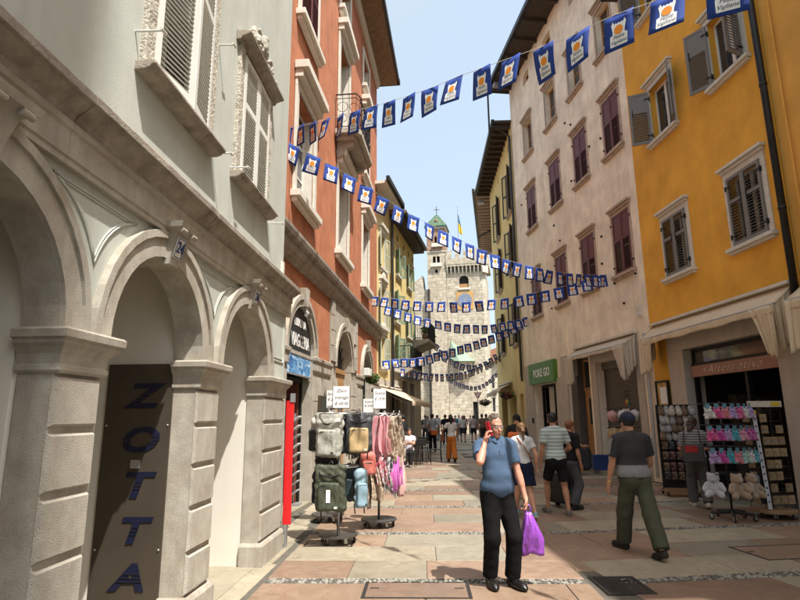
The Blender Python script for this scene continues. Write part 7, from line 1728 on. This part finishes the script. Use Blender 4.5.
for lb_, c, x, y, yw in (('tan teddy bear hanging low at the front of the stand', (.33, .22, .13), -.10, -.28, -14), ('second tan teddy bear right of the first', (.34, .23, .13), .19, -.25, 14), ('white teddy bear at the left of the stand', (.52, .52, .54), -.30, -.02, -40)):
    w_ = Matrix.Translation((5.33, 9.55, 0)) @ Matrix.Rotation(R(12), 4, 'Z') @ Vector((x, y, .72))
    e = empty('teddy_bear', tuple(w_), R(12+yw), lb_, 'plush toy', 'teddy bears on the star-base stand'); inst('toy', plush_mesh('bear', plushm('bear%d' % int(c[0]*100), c), True), e, (0, 0, .05), (0, 0, 0), (1.18,)*3)
    mb = MB()
    for sx in (-1, 1): mb.sphere((sx*.03, -.082, -.09), .008, 6, 5)
    mb.sphere((0, -.108, -.118), .010, 6, 5); mb.build('eyes', M['ink'], e); MB().tube([(0, 0, -.02), (0, 0, .01)], .005, 4).build('loop', blackp, e)
w_ = Matrix.Translation((5.33, 9.55, 0)) @ Matrix.Rotation(R(12), 4, 'Z') @ Vector((.40, -.08, .74)); e = empty('plush_bag', tuple(w_), R(40), 'slate blue furry bag at the right of the bears', 'bag')
inst('bag', nmesh('bag', [Bx((0, 0, -.23), (.13, .07, .19), .06)], .014, plushm('slate', (.075, .105, .15)), wr=folds(.006, 90, 9, False)), e); MB().tube([(-.06, 0, -.06), (0, 0, .01), (.06, 0, -.06)], .008, 5).build('handle', blackp, e)

# --- packet rack on a round wooden base
ck_ = empty('packet_rack', (6.10, 9.70, 0), R(8), 'tall wire rack of small packets on a round wooden wheeled base', 'display rack')
MB().lathe([(.34, .10), (.34, .135), (.33, .14), (.02, .14)], 32).build('wood_base', mat('birch_ply', (.26, .16, .085), .6, .2, 9), ck_, autosm=30); casters(ck_, .28, 5, .10)
MB().tube([(0, 0, .13), (0, 0, 1.75)], .014, 8).build('pole', blackp, ck_)
mb = MB()
for x in (-.27, -.09, .09, .27):
    mb.tube([(x, -.16, .16), (x, -.10, 1.74)], .005, 5); mb.tube([(x, .16, .16), (x, .12, 1.74)], .005, 5)
for k in range(9):
    z = .25+k*.185; y = -.16+.06*(z-.16)/1.58; mb.tube([(-.28, y, z), (.28, y, z)], .004, 4); mb.tube([(-.28, -y, z), (.28, -y, z)], .004, 4); mb.tube([(-.28, y, z), (-.28, -y, z)], .004, 4); mb.tube([(.28, y, z), (.28, -y, z)], .004, 4)
mb.build('wire_frame', blackp, ck_)
o = MB().box(-.33, .30, -.13, -.115, 1.775, 1.875).build('header_sign', ramp_pattern('header_print', 'blotch', [(.55, .50, .42), (.62, .58, .50), (.25, .16, .09)], (1, 1, 2), .6, .62, .05, 14), ck_); MB().box(.10, .26, -.134, -.131, 1.79, 1.86).build('header_label', mat('label_yellow', (.55, .42, .03), .6, .1), ck_)
mb = MB(); mb.add([(-.235, -.175, .16), (-.165, -.175, .16), (-.195, -.118, 1.70), (-.265, -.118, 1.70), (-.235, -.170, .16), (-.165, -.170, .16), (-.195, -.113, 1.70), (-.265, -.113, 1.70)], [(0,1,2,3),(4,5,6,7),(0,1,5,4),(1,2,6,5),(2,3,7,6),(3,0,4,7)]); st2 = mb.build('letter_strip', mat('strip_pale', (.52, .52, .56), .6, .03), ck_)
mb = MB()
for k in range(13): z = .26+k*.108; mb.box(-.215-(z-.16)*.019, -.205-(z-.16)*.019+.012, -.180+.037*(z-.16)-.001, -.176+.037*(z-.16), z, z+.03)
mb.build('strip_marks', M['ink'], st2); MB().box(-.27, -.19, -.124, -.119, 1.66, 1.72).build('strip_label', mat('label_yellow', (.55, .42, .03)), ck_)
kraft = mat('kraft_packet', (.27, .185, .10), .6, .3, 25, rnd=.25); KM = MB().box(-.058, .058, -.012, .012, -.13, 0).mesh('packet', kraft); KL_ = MB().box(-.04, .04, -.0135, -.0125, -.095, -.05).mesh('packet_label', ramp_pattern('packet_print', 'blotch', [(.08, .06, .05), (.30, .24, .16), (.50, .45, .36)], (1, 1, 1), .6, .5, .06, 30))
q = random.Random(6)
for k in range(8):
    z = 1.66-k*.185
    for j in range(3):
        if (k, j) in ((0, 1), (0, 2), (1, 1), (4, 2), (5, 2), (6, 1)): continue
        x = -.08+j*.135; y = -.185+.06*(z-.16)/1.58
        w_ = Matrix.Translation((6.10, 9.70, 0)) @ Matrix.Rotation(R(8), 4, 'Z') @ Vector((x, y, z))
        e = empty('souvenir_packet', tuple(w_), R(8)+q.uniform(-.12, .12), 'small brown souvenir packet hanging on the tall wire rack', 'packet', 'packets on the tall wire rack'); inst('packet', KM, e); inst('label', KL_, e)
for k in range(8):      # more packets on the side facing the street
    z = 1.66-k*.185; w_ = Matrix.Translation((6.10, 9.70, 0)) @ Matrix.Rotation(R(8), 4, 'Z') @ Vector((-.30, -.02, z))
    e = empty('souvenir_packet', tuple(w_), R(8-80), 'small brown souvenir packet hanging on the tall wire rack', 'packet', 'packets on the tall wire rack'); inst('packet', KM, e); inst('label', KL_, e)

# --- low wheeled rack of slippers and purses left of the door
sr = empty('slipper_rack', (5.82, 12.25, 0), R(-10), 'wheeled rack of slippers and purses left of the souvenir shop door', 'display rack')
MB().box(-.34, .34, -.24, .24, .10, .13).build('base', mat('birch_ply', (.26, .16, .085)), sr); mb = MB()
for sx in (-.30, .30):
    for sy in (-.2, .2): mb.box(sx-.02, sx+.02, sy-.02, sy+.02, .02, .10)
mb.build('feet', blackp, sr)
mb = MB()
for x in (-.33, .33): mb.tube([(x, 0, .13), (x, 0, 1.86)], .012, 6)
for z in (1.86, 1.52, 1.15, .80, .55): mb.tube([(-.34, -.02, z), (.34, -.02, z)], .008, 5); mb.tube([(-.34, -.2, z), (.34, -.2, z)], .006, 5)
mb.build('frame', blackp, sr); MB().box(-.33, .33, -.01, .01, .16, 1.86).build('back_panel', blackp, sr)
slipm = [mat('slipper_grey', (.30, .29, .28), .9, .3, 25), mat('slipper_cream', (.42, .37, .30), .9, .3, 25), mat('slipper_brown', (.14, .09, .06), .9, .3, 25)]
SL = [nmesh('slipper', [El((0, 0, -.07), (.045, .03, .08), None, .01), El((0, -.02, -.11), (.05, .035, .05), None, .01), El((0, -.035, -.03), (.03, .02, .03), None, .01, 's')], .010, m) for m in slipm]
q = random.Random(14)
for row, z in enumerate((1.84, 1.66, 1.50, 1.33)):
    for j in range(6):
        x = -.29+j*.116; w_ = Matrix.Translation((5.82, 12.25, 0)) @ Matrix.Rotation(R(-10), 4, 'Z') @ Vector((x, -.20+.02*(j % 2), z))
        e = empty('slipper', tuple(w_), q.uniform(-.4, .2), 'small pale slipper hanging on the rack left of the shop door', 'slipper', 'slippers on the low rack'); inst('upper', SL[q.choice([0, 0, 1, 1, 2])], e, (0, 0, 0), (q.uniform(-.2, .2), q.uniform(-.2, .2), 0), (1.35,)*3); MB().tube([(0, 0, -.01), (0, .02, .03)], .003, 4).build('hook', blackp, e)
pursem = [ramp_pattern('purse_print_%d' % i, 'blotch', c, (1, 1, 1), .8, .5, .06, 16) for i, c in enumerate(([(.03, .02, .02), (.16, .05, .06), (.30, .22, .20)], [(.02, .02, .02), (.05, .05, .06), (.2, .2, .2)], [(.05, .03, .02), (.14, .09, .06), (.3, .22, .14)]))]
PU = [nmesh('purse', [Bx((0, 0, -.10), (.06, .025, .085), .025)], .012, m) for m in pursem]
for row, z in enumerate((1.13, .92, .70, .52)):
    for j in range(5):
        x = -.27+j*.135; w_ = Matrix.Translation((5.82, 12.25, 0)) @ Matrix.Rotation(R(-10), 4, 'Z') @ Vector((x, -.20+.02*(j % 2), z))
        e = empty('purse', tuple(w_), q.uniform(-.3, .2), 'small dark patterned purse low on the slipper rack', 'purse', 'purses on the low rack'); inst('purse_body', PU[q.randrange(3)], e); MB().tube([(-.03, 0, -.02), (0, 0, .03), (.03, 0, -.02)], .004, 4).build('handle', blackp, e)

# --- hats in front of the roller shutter
hs = empty('hat_stand', (6.02, 15.6, 0), 0, 'slim stand hung with hats in front of the roller shutter', 'display rack')
mb = MB(); mb.lathe([(.25, 0), (.25, .02), (.02, .03)], 20); mb.tube([(0, 0, .02), (0, 0, 1.88)], .016, 8)
for z in (1.82, 1.32): mb.tube([(-.45, 0, z), (.45, 0, z)], .010, 6)
mb.build('frame', blackp, hs)
def hat(label, x, z, col, kind):
    m = mat('hat_%d_%d' % (int(col[0]*999), int(col[2]*999)), col, .9, .12, 20, .4, 90)
    e = empty('hat', (x, 15.50, z), 0, label, 'hat'); mb = MB()
    prof = [(.005, 0.10), (.07, .09), (.085, .03), (.095, 0), (.19, -.035), (.195, -.042)] if kind == 'brim' else [(.005, .09), (.075, .075), (.095, .0), (.15, -.06), (.155, -.068)]
    mb.lathe(prof[::-1], 22); o = mb.build('crown', m, e, smooth=True); o.rotation_euler = (R(75), R(8), 0); o.location = (0, -.05, -.16)
    MB().tube([(0, 0, 0), (0, -.02, -.07)], .005, 4).build('hook', M['paper'], e)
hat('pale pink bucket hat on the hat stand', 5.74, 1.80, (.48, .27, .25), 'bucket'); hat('white bucket hat beside the pink one', 6.03, 1.82, (.58, .56, .52), 'bucket'); hat('white hat right of the navy cap', 6.36, 1.83, (.60, .59, .57), 'bucket')
hat('straw hat low on the left of the stand', 5.74, 1.31, (.34, .23, .11), 'brim'); hat('second straw hat low in the middle', 6.03, 1.32, (.36, .25, .12), 'brim')
bc = empty('storage_crate', (5.70, 16.7, .12), R(-6), 'dark blue plastic crate on the kerb by the oak door', 'crate'); blu = mat('crate_blue', (.012, .035, .14), .5, .1)
mb = MB(); mb.box(-.21, .21, -.15, .15, 0, .02); mb.box(-.21, .21, -.15, -.135, .02, .40).box(-.21, .21, .135, .15, .02, .40).box(-.21, -.195, -.135, .135, .02, .40).box(.195, .21, -.135, .135, .02, .40); mb.build('box', blu, bc)
MB().box(-.225, .225, -.165, .165, .385, .42).build('rim', blu, bc, bevel=.006)
sc_ = empty('dark_bag', (5.15, 16.6, .12), 0, 'large dark rucksack standing beside the blue crate', 'bag'); inst('bag', nmesh('bag', [Bx((0, 0, .36), (.24, .2, .36), .12)], .02, mat('dark_nylon', (.025, .025, .028), .7, .2, 6, .3, 20), wr=folds(.015, 16, 3, False)), sc_); MB().tube([(-.08, 0, .7), (0, 0, .80), (.08, 0, .7)], .015, 6).build('handle', blackp, sc_)
tr = empty('trolley_bag', (2.95, 10.95, 0), R(-60), 'black wheeled trolley bag between the striped man and the pointing woman', 'suitcase'); MB().box(-.2, .2, -.12, .12, .08, .62).build('case', mat('black_nylon', (.015, .015, .016), .6, .15), tr, bevel=.04)
mb = MB()
for sx in (-1, 1): mb.M = Matrix.Translation((sx*.15, .08, .06)) @ Matrix.Rotation(R(90), 4, 'Y'); mb.lathe([(.03, -.02), (.055, -.018), (.055, .018), (.03, .02)], 12)
mb.M = None; mb.build('wheels', blackp, tr); MB().tube([(-.08, .1, .6), (-.08, .12, .95), (.08, .12, .95), (.08, .1, .6)], .010, 6).build('handle', steel, tr)
orb = empty('backpack', (2.64, 13.36, 1.28), R(-10), 'bright orange backpack on the person in the dark cap', 'backpack'); inst('body', nmesh('bag', [Bx((0, 0, -.22), (.16, .10, .24), .07)], .016, mat('orange_nylon', (.60, .13, .02)), wr=folds(.008, 20, 2, False)), orb); MB().box(-.1, .1, -.115, -.10, -.36, -.2).build('pocket', mat('orange_nylon', (.6, .13, .02)), orb, bevel=.01)

# --- cafe seats, awning, plants, sign further up
def chair(label, x, y, yaw):
    e = empty('cafe_chair', (x, y, 0), yaw, label, 'chair', 'cafe chairs by the awning'); mb = MB()
    MB().box(-.20, .20, -.20, .20, .44, .465).build('seat', M['gutter'], e, bevel=.01)
    MB().box(-.20, .20, -.22, -.195, .62, .86).build('backrest', M['gutter'], e, bevel=.01)
    for sx in (-1, 1):
        for sy in (-1, 1): MB().tube([(sx*.18, sy*.18, .45), (sx*.21, sy*.21, 0)], .013, 6).build('leg', M['gutter'], e)
        MB().tube([(sx*.18, -.19, .45), (sx*.18, -.21, .88)], .012, 6).build('back_post', M['gutter'], e)
chair('grey cafe chair nearest the sitting person', .78, 20.6, R(200)); chair('dark cafe chair right of the small table', 1.28, 21.6, R(90)); chair('dark cafe chair behind the small table', .85, 22.6, R(0)); chair('cafe chair under the sitting person', .28, 19.72, R(170))
ct = empty('cafe_table', (.78, 21.6, 0), 0, 'small round cafe table beyond the sitting person', 'table'); MB().lathe([(.32, .71), (.32, .735), (.30, .74)], 20).build('top', M['gutter'], ct); MB().tube([(0, 0, 0), (0, 0, .71)], .03, 8).build('leg', M['gutter'], ct); MB().lathe([(.22, 0), (.22, .02), (.03, .04)], 16).build('foot', M['gutter'], ct)
awning(C1, 'awning', 'cream awning over the cafe beyond the racks', -.2, 4.2, 2.78, 1.35, 2.20, .16, (0, 0), M['canvas'], 8)
leafm = [mat('leaf_a', (.045, .095, .02), .6, .3, 8), mat('leaf_b', (.08, .14, .03), .6, .3, 8)]
def foliage(parent, c, r, n, seed, name='foliage', size=.06, flowers=None):
    q = random.Random(seed); mb = MB()
    for k in range(n):
        d = Vector((q.gauss(0, 1), q.gauss(0, 1), q.gauss(0, 1))).normalized()*q.random()**.4; p = Vector(c)+Vector((d.x*r[0], d.y*r[1], d.z*r[2])); a = Vector((q.gauss(0, 1), q.gauss(0, 1), q.gauss(0, .6))).normalized()*size; b = a.cross(Vector((q.gauss(0, 1), q.gauss(0, 1), q.gauss(0, 1)))).normalized()*size*.45
        mb.mi = q.randrange(2) if not (flowers and q.random() < .16) else 2; mb.add([p-a, p+b, p+a, p-b], [(0, 1, 2, 3)])
    ms = leafm+([flowers] if flowers else [])
    return tag(mb.build(name, ms, parent), kind='stuff')
flo = mat('geranium_red', (.45, .03, .05), .7, .2)
def basket(label, x, y, z, r_, arm, seed):
    e = empty('hanging_basket', (x, y, z), 0, label, 'plant'); MB().lathe([(.03, -.22), (r_*.7, -.14), (r_, 0), (r_*.95, .01)], 14).build('basket', M['dark_wood'], e); foliage(e, (0, 0, .02), (r_*1.25, r_*1.25, .2), 260, seed, size=.07, flowers=flo)
    mb = MB(); mb.tube([(0, 0, .0), (0, 0, .35), (arm*.5, 0, .42), (arm, 0, .1)], .015, 6); mb.build('bracket', M['black_iron'], e)
basket('hanging flower basket on the dull ochre house', 5.05, 27.2, 2.62, .30, .40, 1); basket('far hanging flower basket beyond the small awning', 5.25, 35.5, 2.45, .32, .6, 2)
ys = empty('yield_sign', (5.55, 41, 0), R(2), 'red and white triangular yield sign beyond the ochre house', 'road sign'); MB().tube([(0, 0, 0), (0, 0, 3.45)], .03, 8).build('post', M['alu'], ys)
MB().ext([(-.30, 3.3), (.30, 3.3), (0, 2.8)], 'y', -.045, -.03).build('plate', mat('sign_red', (.50, .02, .025), .4, .05), ys); MB().ext([(-.19, 3.24), (.19, 3.24), (0, 2.92)], 'y', -.052, -.046).build('plate_center', M['paper'], ys)
def potted(label, x, y, z, r_, seed, hgt=.5):
    e = empty('potted_plant', (x, y, z), 0, label, 'plant'); MB().lathe([(r_*.6, 0), (r_*.8, .25), (r_*.85, .28)], 12).build('pot', M['tile'], e); foliage(e, (0, 0, .28+hgt*.45), (r_*1.4, r_*1.4, hgt*.5), 220, seed, size=.06)
def c2p(w, u, z): return tuple(C2.W(w, u, z))
potted('potted plant on the corner balcony', *c2p(.6, 7.5, 5.45), .16, 3); potted('flower box plant at the end of the corner balcony', *c2p(.7, 9.2, 5.45), .2, 4, .35)
ht = O.W(.15, 6.9, 2.95); hp_ = empty('hanging_plant', tuple(ht), 0, 'green plant hanging over the third arch behind the price cards', 'plant'); MB().lathe([(.1, -.15), (.18, 0)], 10).build('pot', M['tile'], hp_); foliage(hp_, (0, 0, -.05), (.26, .26, .18), 260, 7, size=.06)
